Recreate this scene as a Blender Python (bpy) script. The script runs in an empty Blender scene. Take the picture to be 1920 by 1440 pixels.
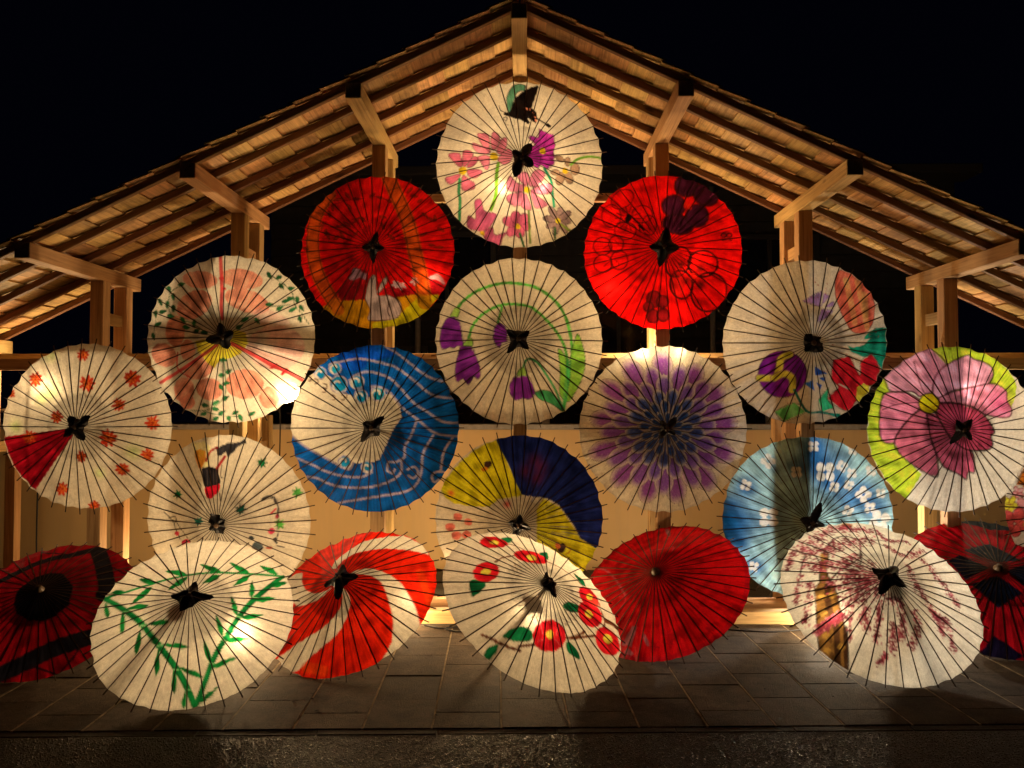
import bpy, bmesh, math, random
import numpy as np
from mathutils import Matrix, Vector

sc = bpy.context.scene
COL = sc.collection
rad = math.radians

# ------------------------------------------------------------------ camera, night sky, exposure
cam_data = bpy.data.cameras.new("camera")
cam = bpy.data.objects.new("camera", cam_data)
COL.objects.link(cam)
cam.location = (0, 0, 1.62)
cam.rotation_euler = (rad(90 + 1.718), 0, rad(0.955))
cam_data.sensor_width = 36
cam_data.lens = 28.125
cam_data.clip_end = 500
cam_data.clip_start = 0.05
sc.camera = cam

world = bpy.data.worlds.new("World")
sc.world = world
world.use_nodes = True
bg = world.node_tree.nodes["Background"]
bg.inputs[0].default_value = (0.25, 0.3, 1.0, 1)     # deep night, no moon
bg.inputs[1].default_value = 0.0016

sc.view_settings.view_transform = 'Standard'
sc.view_settings.look = 'None'
sc.view_settings.exposure = 0.0
sc.view_settings.gamma = 1.0
sc.cycles.use_denoising = True
sc.cycles.max_bounces = 8
sc.cycles.diffuse_bounces = 4
sc.cycles.transmission_bounces = 6
sc.cycles.glossy_bounces = 3
sc.cycles.caustics_reflective = False
sc.cycles.caustics_refractive = False
sc.cycles.sample_clamp_indirect = 6.0

LAMP_COL = (1.0, 0.62, 0.265)

# ------------------------------------------------------------------ helpers
def link(o, parent=None):
    COL.objects.link(o)
    if parent is not None:
        o.parent = parent
    return o

def tag(o, label=None, cat=None, group=None, kind=None):
    if label: o["label"] = label
    if cat: o["category"] = cat
    if group: o["group"] = group
    if kind: o["kind"] = kind
    return o

def empty(name, loc=(0, 0, 0), label=None, cat=None, group=None):
    o = bpy.data.objects.new(name, None)
    o.location = loc
    o.empty_display_size = 0.1
    link(o)
    return tag(o, label, cat, group)

def mesh_obj(name, bm, mat, parent=None, smooth=False):
    me = bpy.data.meshes.new(name)
    bm.to_mesh(me); bm.free()
    if smooth:
        for p in me.polygons: p.use_smooth = True
    me.materials.append(mat)
    return link(bpy.data.objects.new(name, me), parent)

def box_bm(sx, sy, sz, bev=0.003):
    bm = bmesh.new()
    bmesh.ops.create_cube(bm, size=1)
    bmesh.ops.scale(bm, vec=(sx, sy, sz), verts=bm.verts)
    if bev:
        bmesh.ops.bevel(bm, geom=bm.edges[:], offset=bev, segments=1, affect='EDGES')
    return bm

def add_box(bm, c, s):
    r = bmesh.ops.create_cube(bm, size=1)
    bmesh.ops.scale(bm, vec=s, verts=r['verts'])
    bmesh.ops.translate(bm, vec=c, verts=r['verts'])

def beam(name, p0, p1, w, h, mat, parent, up=(0, 0, 1), bev=0.004, twist=0.0):
    """squared timber, its length along local X"""
    p0 = Vector(p0); p1 = Vector(p1)
    d = p1 - p0; L = d.length; x = d.normalized()
    z = Vector(up); z = (z - x * z.dot(x)).normalized(); y = z.cross(x)
    o = mesh_obj(name, box_bm(L, w, h, bev), mat, parent)
    M = Matrix((x, y, z)).transposed().to_4x4()
    M.translation = (p0 + p1) / 2
    if twist: M = M @ Matrix.Rotation(twist, 4, 'X')
    o.matrix_local = M
    return o

def tube_bm(bm, pts, r, n=8, cap=True):
    pts = [Vector(p) for p in pts]
    rings = []
    for i, p in enumerate(pts):
        d = (pts[min(i + 1, len(pts) - 1)] - pts[max(i - 1, 0)]).normalized()
        a = d.orthogonal().normalized() if i == 0 else (prev - d * prev.dot(d)).normalized()
        prev = a
        b = d.cross(a)
        rr = r[i] if isinstance(r, (list, tuple)) else r
        rings.append([bm.verts.new(p + (a * math.cos(t) + b * math.sin(t)) * rr) for t in [2 * math.pi * k / n for k in range(n)]])
    for q, s in zip(rings, rings[1:]):
        for k in range(n):
            bm.faces.new((q[k], q[(k + 1) % n], s[(k + 1) % n], s[k]))
    if cap:
        bm.faces.new(rings[0][::-1]); bm.faces.new(rings[-1])
    return bm

def smooth_path(pts, n=6):
    pts = [Vector(p) for p in pts]
    out = []
    for i in range(len(pts) - 1):
        p0 = pts[max(i - 1, 0)]; p1 = pts[i]; p2 = pts[i + 1]; p3 = pts[min(i + 2, len(pts) - 1)]
        for k in range(n):
            t = k / n
            out.append(0.5 * ((2 * p1) + (p2 - p0) * t + (2 * p0 - 5 * p1 + 4 * p2 - p3) * t * t + (3 * p1 - p0 - 3 * p2 + p3) * t ** 3))
    out.append(pts[-1])
    return out

# ------------------------------------------------------------------ materials
class NT:
    def __init__(self, name):
        self.m = bpy.data.materials.new(name); self.m.use_nodes = True
        self.t = self.m.node_tree; self.t.nodes.clear()
        self.out = self.n('ShaderNodeOutputMaterial')
    def n(self, typ, **kw):
        nd = self.t.nodes.new(typ)
        for k, v in kw.items():
            if k.startswith('i_'):
                key = k[2:]
                nd.inputs[int(key) if key.isdigit() else key].default_value = v
            else:
                setattr(nd, k, v)
        return nd
    def l(self, a, b): self.t.links.new(a, b)
    def ramp(self, src, stops):
        r = self.n('ShaderNodeValToRGB')
        el = r.color_ramp.elements
        while len(el) < len(stops): el.new(0.5)
        for e, (p, c) in zip(el, stops):
            e.position = p; e.color = (*c, 1) if len(c) == 3 else c
        self.l(src, r.inputs[0]); return r.outputs[0]
    def mapping(self, src, scale, loc=None):
        m = self.n('ShaderNodeMapping'); m.inputs['Scale'].default_value = scale
        self.l(src, m.inputs['Vector'])
        if loc is not None: self.l(loc, m.inputs['Location'])
        return m.outputs[0]
    def noise(self, vec, scale, detail=4, rough=0.55, dist=0.0):
        n = self.n('ShaderNodeTexNoise'); n.inputs['Scale'].default_value = scale
        n.inputs['Detail'].default_value = detail; n.inputs['Roughness'].default_value = rough
        n.inputs['Distortion'].default_value = dist
        self.l(vec, n.inputs['Vector']); return n.outputs['Fac']
    def mixc(self, fac, a, b, mode='MIX'):
        m = self.n('ShaderNodeMix', data_type='RGBA', blend_type=mode)
        for s, k in ((fac, 0), (a, 6), (b, 7)):
            if isinstance(s, (int, float)): m.inputs[k].default_value = s
            elif isinstance(s, tuple): m.inputs[k].default_value = (*s, 1)
            else: self.l(s, m.inputs[k])
        return m.outputs[2]
    def math(self, op, a, b=0.0):
        m = self.n('ShaderNodeMath', operation=op)
        for s, k in ((a, 0), (b, 1)):
            if isinstance(s, (int, float)): m.inputs[k].default_value = s
            else: self.l(s, m.inputs[k])
        return m.outputs[0]
    def bump(self, h, strength, dist):
        b = self.n('ShaderNodeBump'); b.inputs['Strength'].default_value = strength; b.inputs['Distance'].default_value = dist
        self.l(h, b.inputs['Height']); return b.outputs[0]
    def principled(self, col, rough=0.6, spec=0.3, normal=None, **kw):
        p = self.n('ShaderNodeBsdfPrincipled')
        for s, k in ((col, 'Base Color'), (rough, 'Roughness'), (spec, 'Specular IOR Level')):
            if isinstance(s, (int, float)): p.inputs[k].default_value = s
            elif isinstance(s, tuple): p.inputs[k].default_value = (*s, 1)
            else: self.l(s, p.inputs[k])
        if normal is not None: self.l(normal, p.inputs['Normal'])
        for k, v in kw.items(): p.inputs[k.replace('_', ' ')].default_value = v
        return p.outputs[0]
    def done(self, sh): self.l(sh, self.out.inputs['Surface']); return self.m

def wood_mat(name, light, mid, dark, var=0.25, stain=0.0, knots=True):
    k = NT(name)
    tc = k.n('ShaderNodeTexCoord').outputs['Object']
    oi = k.n('ShaderNodeObjectInfo').outputs['Random']
    cmb = k.n('ShaderNodeCombineXYZ')
    for i, f in enumerate((37.0, 11.0, 23.0)): k.l(k.math('MULTIPLY', oi, f), cmb.inputs[i])
    base = k.mapping(tc, (1, 1, 1), cmb.outputs[0])
    g1 = k.noise(k.mapping(base, (1.1, 26, 26)), 1.6, 5, 0.6, 0.6)
    g2 = k.noise(k.mapping(base, (2.5, 130, 130)), 1.0, 3, 0.6)
    col = k.ramp(g1, [(0.30, dark), (0.46, mid), (0.66, light)])
    col = k.mixc(k.math('MULTIPLY', k.ramp(g2, [(0.42, (1, 1, 1)), (0.6, (0, 0, 0))]), 0.28), col, dark)
    if knots:
        v = k.n('ShaderNodeTexVoronoi', feature='F1'); v.inputs['Scale'].default_value = 1.0
        k.l(k.mapping(base, (2.3, 6.5, 6.5)), v.inputs['Vector'])
        col = k.mixc(k.ramp(v.outputs['Distance'], [(0.05, (0.9, 0.9, 0.9)), (0.13, (0, 0, 0))]), col, (dark[0] * .35, dark[1] * .3, dark[2] * .3))
    if stain:
        s = k.noise(k.mapping(base, (4, 4, 4)), 1.3, 5, 0.65, 0.4)
        col = k.mixc(k.math('MULTIPLY', k.ramp(s, [(0.48, (0, 0, 0)), (0.68, (1, 1, 1))]), stain), col, (0.10, 0.055, 0.025))
    hsv = k.n('ShaderNodeHueSaturation')
    k.l(col, hsv.inputs['Color'])
    k.l(k.math('ADD', k.math('MULTIPLY', oi, 2 * var), 1 - var), hsv.inputs['Value'])
    rnd2 = k.math('FRACT', k.math('MULTIPLY', oi, 17.31))
    k.l(k.math('ADD', k.math('MULTIPLY', rnd2, 0.03), 0.485), hsv.inputs['Hue'])
    nrm = k.bump(k.math('ADD', k.math('MULTIPLY', g2, 0.5), g1), 0.25, 0.004)
    return k.done(k.principled(hsv.outputs[0], 0.62, 0.25, nrm))

M_TIMBER = wood_mat("cedar_timber", (0.64, 0.42, 0.19), (0.53, 0.335, 0.145), (0.33, 0.185, 0.075), 0.14, 0.10)
M_BOARD = wood_mat("cedar_roof_board", (0.68, 0.43, 0.175), (0.54, 0.33, 0.128), (0.29, 0.155, 0.058), 0.36, 0.6, False)
M_RAFTER = wood_mat("shade_dark_rafter", (0.24, 0.125, 0.055), (0.19, 0.095, 0.042), (0.11, 0.055, 0.025), 0.16, 0.15)  # same wood, with the shade of the front faces put into the colour
M_BAMBOO = wood_mat("shade_dark_bamboo_rib", (0.10, 0.055, 0.028), (0.065, 0.036, 0.018), (0.035, 0.02, 0.01), 0.2, 0, False)  # darker than bamboo: the ribs' backlit shadow lines put into the colour
M_SHAFT = wood_mat("bamboo_shaft", (0.30, 0.19, 0.09), (0.22, 0.13, 0.06), (0.12, 0.07, 0.03), 0.15, 0, False)

def paper_mat(name, tr=0.66, fw=0.06):
    k = NT(name)
    at = k.n('ShaderNodeAttribute', attribute_name='paint').outputs['Color']
    pol = k.n('ShaderNodeAttribute', attribute_name='pol').outputs['Vector']
    tc = k.n('ShaderNodeTexCoord').outputs['Object']
    fib = k.noise(k.mapping(pol, (34, 5, 1)), 3.0, 4, 0.65)
    mot = k.noise(tc, 26, 5, 0.7)
    wash = k.noise(k.mapping(tc, (1, 1, 1)), 7, 4, 0.6)
    sp = k.noise(tc, 140, 2, 0.6)
    f = k.ramp(fib, [(0.25, (0.82, 0.82, 0.82)), (0.7, (1.06, 1.06, 1.06))])
    m = k.ramp(mot, [(0.25, (0.80, 0.80, 0.80)), (0.7, (1.05, 1.05, 1.05))])
    w = k.ramp(wash, [(0.3, (0.84, 0.84, 0.84)), (0.65, (1.05, 1.05, 1.05))])
    s = k.ramp(sp, [(0.3, (0.86, 0.86, 0.86)), (0.7, (1.06, 1.06, 1.06))])
    col = k.mixc(1.0, k.mixc(1.0, k.mixc(1.0, k.mixc(1.0, at, f, 'MULTIPLY'), m, 'MULTIPLY'), w, 'MULTIPLY'), s, 'MULTIPLY')
    cr = k.noise(k.mapping(pol, (10, 7, 1)), 2.0, 4, 0.6, 1.0)
    nrm = k.bump(k.math('ADD', k.math('MULTIPLY', fib, 0.35), cr), 0.5, 0.012)
    front = k.principled(col, 0.5, 0.22, nrm)
    trn = k.n('ShaderNodeBsdfTranslucent'); k.l(col, trn.inputs['Color']); k.l(nrm, trn.inputs['Normal'])
    fwd = k.n('ShaderNodeBsdfRefraction', distribution='GGX'); k.l(col, fwd.inputs['Color'])
    fwd.inputs['IOR'].default_value = 1.22; fwd.inputs['Roughness'].default_value = 0.72
    m1 = k.n('ShaderNodeMixShader'); m1.inputs[0].default_value = tr / (1 - fw)
    k.l(front, m1.inputs[1]); k.l(trn.outputs[0], m1.inputs[2])
    m2 = k.n('ShaderNodeMixShader'); m2.inputs[0].default_value = fw
    k.l(m1.outputs[0], m2.inputs[1]); k.l(fwd.outputs[0], m2.inputs[2])
    return k.done(m2.outputs[0])
M_PAPER = paper_mat("oiled_paper")

def plain(name, col, rough=0.6, spec=0.3, var=0.15, scale=40, bump=0.0):
    k = NT(name)
    tc = k.n('ShaderNodeTexCoord').outputs['Object']
    n = k.noise(tc, scale, 5, 0.6)
    lo = tuple(c * (1 - var) for c in col); hi = tuple(min(1, c * (1 + var)) for c in col)
    c = k.ramp(n, [(0.3, lo), (0.7, hi)])
    return k.done(k.principled(c, rough, spec, k.bump(n, bump, 0.01) if bump else None))
M_CAP = plain("black_lacquer_cloth", (0.012, 0.011, 0.012), 0.42, 0.4, 0.4, 60, 0.4)
M_KNOB = plain("knob_wood", (0.16, 0.10, 0.06), 0.45, 0.4)
M_THREAD = plain("dark_thread", (0.10, 0.05, 0.03), 0.7)
M_BLACKPLASTIC = plain("black_plastic", (0.012, 0.012, 0.013), 0.4)
M_METAL = plain("dull_metal", (0.25, 0.24, 0.22), 0.4, 0.5)
M_CABLE = plain("black_cable", (0.012, 0.011, 0.011), 0.5)
M_LEAFLITTER = plain("dead_leaf", (0.03, 0.018, 0.01), 0.7)

def bulb_mat(strength, tint):
    k = NT("lit_bulb")
    e = k.n('ShaderNodeEmission'); e.inputs[0].default_value = (*tint, 1); e.inputs[1].default_value = strength
    return k.done(e.outputs[0])

def wall_mat():
    k = NT("white_render")
    tc = k.n('ShaderNodeTexCoord').outputs['Object']
    n1 = k.noise(k.mapping(tc, (1, 1, 0.5)), 1.4, 4, 0.6); n2 = k.noise(tc, 90, 3, 0.6)
    st = k.noise(k.mapping(tc, (9, 1, 0.8)), 1.0, 4, 0.65)
    c = k.ramp(n1, [(0.3, (0.56, 0.40, 0.20)), (0.7, (0.64, 0.46, 0.24))])
    c = k.mixc(k.math('MULTIPLY', k.ramp(st, [(0.5, (0, 0, 0)), (0.75, (1, 1, 1))]), 0.25), c, (0.42, 0.34, 0.25))
    return k.done(k.principled(c, 0.85, 0.15, k.bump(n2, 0.3, 0.003)))
M_WALL = wall_mat()
M_COPING = plain("grey_coping", (0.30, 0.29, 0.28), 0.6, 0.3, 0.2, 20)
M_DARKWALL = plain("dark_siding", (0.026, 0.024, 0.025), 0.7, 0.2, 0.25, 6)
M_DARKFRAME = plain("dark_frame", (0.03, 0.028, 0.028), 0.5)
def glass_mat():
    k = NT("dark_window_glass")
    return k.done(k.principled((0.01, 0.01, 0.012), 0.08, 0.5))
M_GLASS = glass_mat()

def slab_mat():
    k = NT("worn_paving_slab")
    tc = k.n('ShaderNodeTexCoord').outputs['Object']
    oi = k.n('ShaderNodeObjectInfo').outputs['Random']
    cmb = k.n('ShaderNodeCombineXYZ')
    for i, f in enumerate((31.0, 17.0, 5.0)): k.l(k.math('MULTIPLY', oi, f), cmb.inputs[i])
    b = k.mapping(tc, (1, 1, 1), cmb.outputs[0])
    n1 = k.noise(b, 7, 7, 0.72, 0.5); n2 = k.noise(b, 70, 4, 0.75); n3 = k.noise(b, 190, 2, 0.6)
    c = k.ramp(n1, [(0.3, (0.042, 0.029, 0.019)), (0.68, (0.130, 0.094, 0.064))])
    c = k.mixc(k.math('MULTIPLY', k.ramp(n2, [(0.3, (1, 1, 1)), (0.52, (0, 0, 0))]), 0.55), c, (0.026, 0.021, 0.016))
    c = k.mixc(k.math('MULTIPLY', k.ramp(n3, [(0.62, (0, 0, 0)), (0.74, (1, 1, 1))]), 0.4), c, (0.26, 0.20, 0.145))
    h = k.n('ShaderNodeHueSaturation'); k.l(c, h.inputs['Color']); k.l(k.math('ADD', k.math('MULTIPLY', oi, 0.5), 0.75), h.inputs['Value'])
    return k.done(k.principled(h.outputs[0], 0.85, 0.12, k.bump(k.math('ADD', n2, n3), 1.0, 0.009)))
M_SLAB = slab_mat()
def sand_mat():
    k = NT("sandy_joint")
    tc = k.n('ShaderNodeTexCoord').outputs['Object']
    n1 = k.noise(tc, 9, 5, 0.7); n2 = k.noise(tc, 260, 3, 0.7)
    c = k.ramp(n1, [(0.3, (0.06, 0.045, 0.03)), (0.45, (0.22, 0.165, 0.10)), (0.7, (0.40, 0.31, 0.19))])
    return k.done(k.principled(c, 0.9, 0.1, k.bump(n2, 0.6, 0.004)))
M_SAND = sand_mat()
M_KERB = plain("dark_kerb", (0.035, 0.027, 0.02), 0.85, 0.2, 0.4, 60, 0.5)
M_BED = plain("dark_joint_bed", (0.035, 0.03, 0.024), 0.95, 0.1, 0.3, 50)
def asphalt_mat():
    k = NT("asphalt")
    tc = k.n('ShaderNodeTexCoord').outputs['Object']
    n1 = k.noise(tc, 3, 4, 0.6); n2 = k.noise(tc, 160, 4, 0.7)
    c = k.ramp(n1, [(0.3, (0.028, 0.026, 0.024)), (0.7, (0.05, 0.047, 0.042))])
    return k.done(k.principled(c, 0.65, 0.4, k.bump(n2, 0.8, 0.01)))
M_ASPHALT = asphalt_mat()
def stone_mat():
    k = NT("asphalt_aggregate")
    tc = k.n('ShaderNodeTexCoord').outputs['Object']
    n1 = k.noise(tc, 70, 2, 0.6)
    c = k.ramp(n1, [(0.35, (0.03, 0.028, 0.025)), (0.6, (0.07, 0.062, 0.052)), (0.72, (0.2, 0.17, 0.13))])
    return k.done(k.principled(c, 0.32, 0.5))
M_STONE = stone_mat()
# ------------------------------------------------------------------ ground
me = bpy.data.meshes.new("road")
me.from_pydata([(-60, -20, -0.006), (60, -20, -0.006), (60, 90, -0.006), (-60, 90, -0.006)], [], [(0, 1, 2, 3)])
me.materials.append(M_ASPHALT)
road = tag(link(bpy.data.objects.new("road", me)), kind="structure")

rng = np.random.default_rng(3)
def stones(n, x0, x1, y0, y1):
    base = np.array([(1, 0, 0), (-1, 0, 0), (0, 1, 0), (0, -1, 0), (0, 0, 1), (0.6, 0.6, 0.55), (-0.6, 0.55, 0.6), (-.5, -.65, .5), (.6, -.6, .6)], float)
    f = np.array([(0, 5, 8), (0, 2, 5), (2, 1, 6), (2, 6, 5), (1, 3, 7), (1, 7, 6), (3, 0, 8), (3, 8, 7), (4, 5, 6), (4, 6, 7), (4, 7, 8), (4, 8, 5)])
    s = rng.uniform(0.0028, 0.0068, (n, 1, 3)) * np.array([1, 1, 0.75])
    v = base[None] * s + rng.normal(0, 0.0006, (n, 9, 3))
    a = rng.uniform(0, 6.283, n); c, si = np.cos(a)[:, None], np.sin(a)[:, None]
    v = np.stack([v[..., 0] * c - v[..., 1] * si, v[..., 0] * si + v[..., 1] * c, v[..., 2]], -1)
    tl = rng.normal(0, 0.35, (n, 1)); v[..., 2] += v[..., 0] * tl
    p = np.stack([rng.uniform(x0, x1, n), rng.uniform(y0, y1, n), np.full(n, -0.0068)], -1)
    # denser near the pavement edge, never on it (edge runs at 2 degrees)
    v = v + p[:, None]
    F = (f[None] + 9 * np.arange(n)[:, None, None]).reshape(-1, 3)
    m = bpy.data.meshes.new("asphalt_aggregate")
    m.vertices.add(n * 9); m.vertices.foreach_set("co", v.reshape(-1))
    m.loops.add(len(F) * 3); m.loops.foreach_set("vertex_index", F.reshape(-1).astype(np.int32))
    m.polygons.add(len(F)); m.polygons.foreach_set("loop_start", np.arange(0, len(F) * 3, 3, dtype=np.int32))
    m.update(); m.validate()
    m.materials.append(M_STONE)
    return m
agg = link(bpy.data.objects.new("asphalt_aggregate", stones(36000, -3.3, 3.3, 3.35, 4.03)))
agg.rotation_euler[2] = rad(2.0)
tag(agg, "coarse dark glinting asphalt chippings along the front edge", "asphalt", kind="stuff")

# pavement: a bed with separate slabs in staggered columns, turned about two degrees
pav_rot = Matrix.Rotation(rad(2.0), 4, 'Z')
bm = bmesh.new(); add_box(bm, (0, 5.06, -0.023), (12.6, 1.98, 0.032))
pavement = mesh_obj("pavement", bm, M_BED)
pavement.matrix_world = pav_rot
tag(pavement, kind="structure")
PW, PL, GAP = 0.351, 0.400, 0.011
slab_meshes = {}
def slab_mesh(w, l, v):
    key = (round(w, 3), round(l, 3), v)
    if key not in slab_meshes:
        bm = box_bm(w, l, 0.024, 0.0025)
        m = bpy.data.meshes.new("paving_slab"); bm.to_mesh(m); bm.free(); m.materials.append(M_KERB if v else M_SLAB)
        slab_meshes[key] = m
    return slab_meshes[key]
rs = random.Random(12)
YF = 4.105; YB = 6.02
for i in range(-17, 18):
    xc = 0.02 + (i + 0.5) * PW
    y = YF + (0.21 if i % 2 else 0.40) - 0.0
    ys = [YF]
    while y < YB: ys.append(y); y += PL
    ys.append(YB)
    for a, b in zip(ys, ys[1:]):
        if b - a < 0.05: continue
        o = bpy.data.objects.new("paving_slab", slab_mesh(PW - GAP, b - a - 0.006, 0))
        link(o, pavement)
        o.location = (xc + rs.uniform(-.001, .001), (a + b) / 2, -0.0115 + rs.uniform(-.002, .002))
        o.rotation_euler = (rs.uniform(-.004, .004), rs.uniform(-.004, .004), rs.uniform(-.003, .003))
    # sand-filled joint beside the column
    bm = bmesh.new(); add_box(bm, (0, 0, 0), (GAP - 0.001, YB - YF, 0.024))
    o = mesh_obj("sand_joint", bm, M_SAND, pavement)
    o.location = (xc + PW / 2, (YF + YB) / 2, -0.0118)
for i in range(-10, 11):
    o = bpy.data.objects.new("kerb_stone", slab_mesh(0.594, 0.058, 1)); link(o, pavement)
    o.location = (i * 0.6, YF - 0.034, -0.0150 + rs.uniform(-.002, .002))

# ------------------------------------------------------------------ background: rendered wall and dark house
wall = empty("garden_wall", (0, 8.15, 0), "low cream rendered wall running behind the timber frame", "wall")
bm = bmesh.new(); add_box(bm, (0, 0, 0.695), (15, 0.12, 1.41)); mesh_obj("wall_face", bm, M_WALL, wall)
o = mesh_obj("coping", box_bm(15, 0.17, 0.055, 0.006), M_COPING, wall); o.location = (0, -0.005, 1.43)

house = empty("dark_house", (0, 11.2, 0), "dark two storey house dimly visible behind the wall", "house")
bm = bmesh.new(); add_box(bm, (1.2, 0.5, 2.4), (9.6, 1.0, 4.8)); mesh_obj("facade", bm, M_DARKWALL, house)
sd = mesh_obj("siding_board", box_bm(9.58, 0.02, 0.215, 0.004), M_DARKWALL, house); sd.location = (1.2, -0.012, 0.12); sd.rotation_euler[0] = rad(2.0)
for i in range(1, 20):
    c = sd.copy(); link(c, house); c.location = (1.2, -0.012, 0.12 + i * 0.235)
o = mesh_obj("eaves", box_bm(9.9, 0.5, 0.12, 0.01), M_DARKFRAME, house); o.location = (1.2, -0.2, 4.85)
for wx, wz, ww, wh in ((-1.1, 3.55, 1.3, 1.0), (1.3, 2.65, 1.4, 1.0), (3.4, 3.5, 1.3, 1.0), (-2.0, 2.0, 1.2, .9)):
    bm = bmesh.new()
    for s in (-1, 1):
        add_box(bm, (wx + s * ww / 2, -0.05, wz), (0.07, 0.08, wh)); add_box(bm, (wx, -0.052, wz + s * wh / 2), (ww + .07, 0.08, 0.07))
    add_box(bm, (wx, -0.049, wz), (0.05, 0.07, wh))
    w = mesh_obj("window", bm, M_DARKFRAME, house)
    bm = bmesh.new(); add_box(bm, (wx, -0.04, wz), (ww - .06, 0.02, wh - .06)); mesh_obj("pane", bm, M_GLASS, w)
for dx in (-1.5, 2.6):
    bm = bmesh.new(); tube_bm(bm, [(dx, -0.09, 0), (dx, -0.09, 4.7)], 0.04, 10); mesh_obj("downpipe", bm, M_COPING, house, True)

shed = empty("low_lean_to", (0, 9.6, 0), "low dark lean-to roof just above the cream wall", "lean-to")
o = mesh_obj("roof", box_bm(12.5, 1.2, 0.05, 0.008), M_DARKFRAME, shed); o.location = (0.3, 0.3, 2.0); o.rotation_euler[0] = rad(9)
o = mesh_obj("gutter", box_bm(12.5, 0.09, 0.07, 0.015), M_COPING, shed); o.location = (0.3, -0.35, 1.83)
for i in range(9):
    o = mesh_obj("post", box_bm(0.09, 0.09, 1.83, 0.005), M_COPING, shed); o.location = (-5 + i * 1.31, -0.2, 0.915)

# ------------------------------------------------------------------ the timber frame with its shingled gable roof
pav = empty("timber_frame", (-0.04, 6.3, 0), "open cedar post frame with a gabled board roof", "pavilion")
OX, OY = -0.04, 6.3
def fb(name, p0, p1, w, h, up=(0, 0, 1), mat=None, **k):
    return beam(name, (p0[0], p0[1] - OY, p0[2]), (p1[0], p1[1] - OY, p1[2]), w, h, mat or M_TIMBER, pav, up, **k)
S, SL, RB = 1.085, 0.481, 4.166
T = 0.105
Y0, Y1 = 5.155, 6.675
YA, YB_ = 6.128, 6.482
cols = list(range(-4, 5))
for i in cols:
    zb = RB - abs(i) * S * SL
    nm = "ridge_beam" if i == 0 else "purlin"
    fb(nm, (i * S, Y0, zb + T / 2), (i * S, Y1, zb + T / 2), T, T)
    for y in (YA, YB_):
        fb("post", (i * S, y, 0.105 - 0.012), (i * S, y, zb), T, T, (0, -1, 0))
for y in (YA, YB_):
    fb("sill_beam", (-5.0, y, 0.0405), (5.0, y, 0.0405), T, T)
# rails
fb("rail", (-S + T / 2, YA + .01, 3.24), (-T / 2, YA + .01, 3.24), 0.045, 0.062)
fb("rail", (T / 2, YA + .01, 3.24), (S - T / 2, YA + .01, 3.24), 0.045, 0.062)
for a, b in zip(cols, cols[1:]):
    fb("rail", (a * S + T / 2, YA + .015, 1.958), (b * S - T / 2, YA + .015, 1.958), 0.045, 0.09)
    fb("rail", (a * S + T / 2, YB_, 2.01), (b * S - T / 2, YB_, 2.01), 0.06, 0.105)
    fb("rail", (a * S + T / 2, YB_, 0.55), (b * S - T / 2, YB_, 0.55), 0.045, 0.09) if abs(a) == 9 else None
# ties between the two posts of each column, above head height
for i in cols:
    zb = RB - abs(i) * S * SL
    fb("tie", (i * S, YA + T / 2, zb - 0.28), (i * S, YB_ - T / 2, zb - 0.28), 0.045, 0.09)
# stakes at the back that carry the lamp brackets
for i in (-4, -2, 2, 4):
    fb("stake", (i * S, 6.79, -0.012), (i * S, 6.79, 1.56), 0.09, 0.09, (0, -1, 0))
    fb("stay", (i * S, YB_ + T / 2, 1.30), (i * S, 6.745, 1.30), 0.045, 0.09)
# rafters
th = math.atan(SL)
RY = [5.20, 5.53, 5.885, 6.225, 6.585]
RH = 0.047
for sgn in (-1, 1):
    nrm = Vector((sgn * math.sin(th), 0, math.cos(th)))
    for y in RY:
        off = nrm * (RH / 2)
        def pt(x): return Vector((sgn * x, y, RB + 0.085 - x * SL)) + off
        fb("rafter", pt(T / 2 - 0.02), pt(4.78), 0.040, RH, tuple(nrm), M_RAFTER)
# lapped roof boards, one piece per bay
rb = random.Random(77)
edges = [5.135, 5.53, 5.885, 6.225, 6.715]
PITCH = 0.184
board_mesh = {}
for sgn in (-1, 1):
    for r in range(26):
        xm = 0.02 + (r + 0.5) * PITCH
        jit = [rb.uniform(-.002, .002)] + [rb.uniform(-.012, .012) for _ in edges[1:]]
        for b in range(4):
            y0 = edges[b] + jit[b]; y1 = edges[b + 1] + jit[b + 1]
            L = y1 - y0 - 0.003
            Lq = round(L / 0.01) * 0.01
            vv = rb.randrange(3)
            key = (round(Lq, 2), vv)
            if key not in board_mesh:
                bm = box_bm(L, 0.232 + (vv - 1) * .006, 0.013, 0.0015)
                m = bpy.data.meshes.new("roof_board"); bm.to_mesh(m); bm.free(); m.materials.append(M_BOARD)
                board_mesh[key] = m
            o = bpy.data.objects.new("roof_board", board_mesh[key]); link(o, pav)
            lap = math.atan2(0.0145, 0.2)
            ang = th - lap + rb.uniform(-.008, .008)
            x = Vector((0, 1, 0)); ysl = Vector((sgn * math.cos(ang), 0, -math.sin(ang))); z = x.cross(ysl)
            if z.z < 0: ysl = -ysl; z = -z
            M = Matrix((x, ysl, z)).transposed().to_4x4()
            hz = RB + 0.085 - xm * SL + (RH + 0.016) / math.cos(th) + rb.uniform(0, .003)
            M.translation = (sgn * (xm + rb.uniform(-.004, .004)), (y0 + y1) / 2 - OY, hz)
            o.matrix_local = M
# carpenter's mark on the king post, as on the photo
bm = bmesh.new()
for c, s in (((-.012, -.0535, 3.99), (.004, .001, .03)), ((.014, -.0535, 3.985), (.004, .001, .02)), ((0, -.0535, 3.955), (.035, .001, .004))):
    add_box(bm, (c[0], YA - OY + c[1], c[2]), s)
mesh_obj("carpenter_mark", bm, M_CAP, pav)

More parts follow.
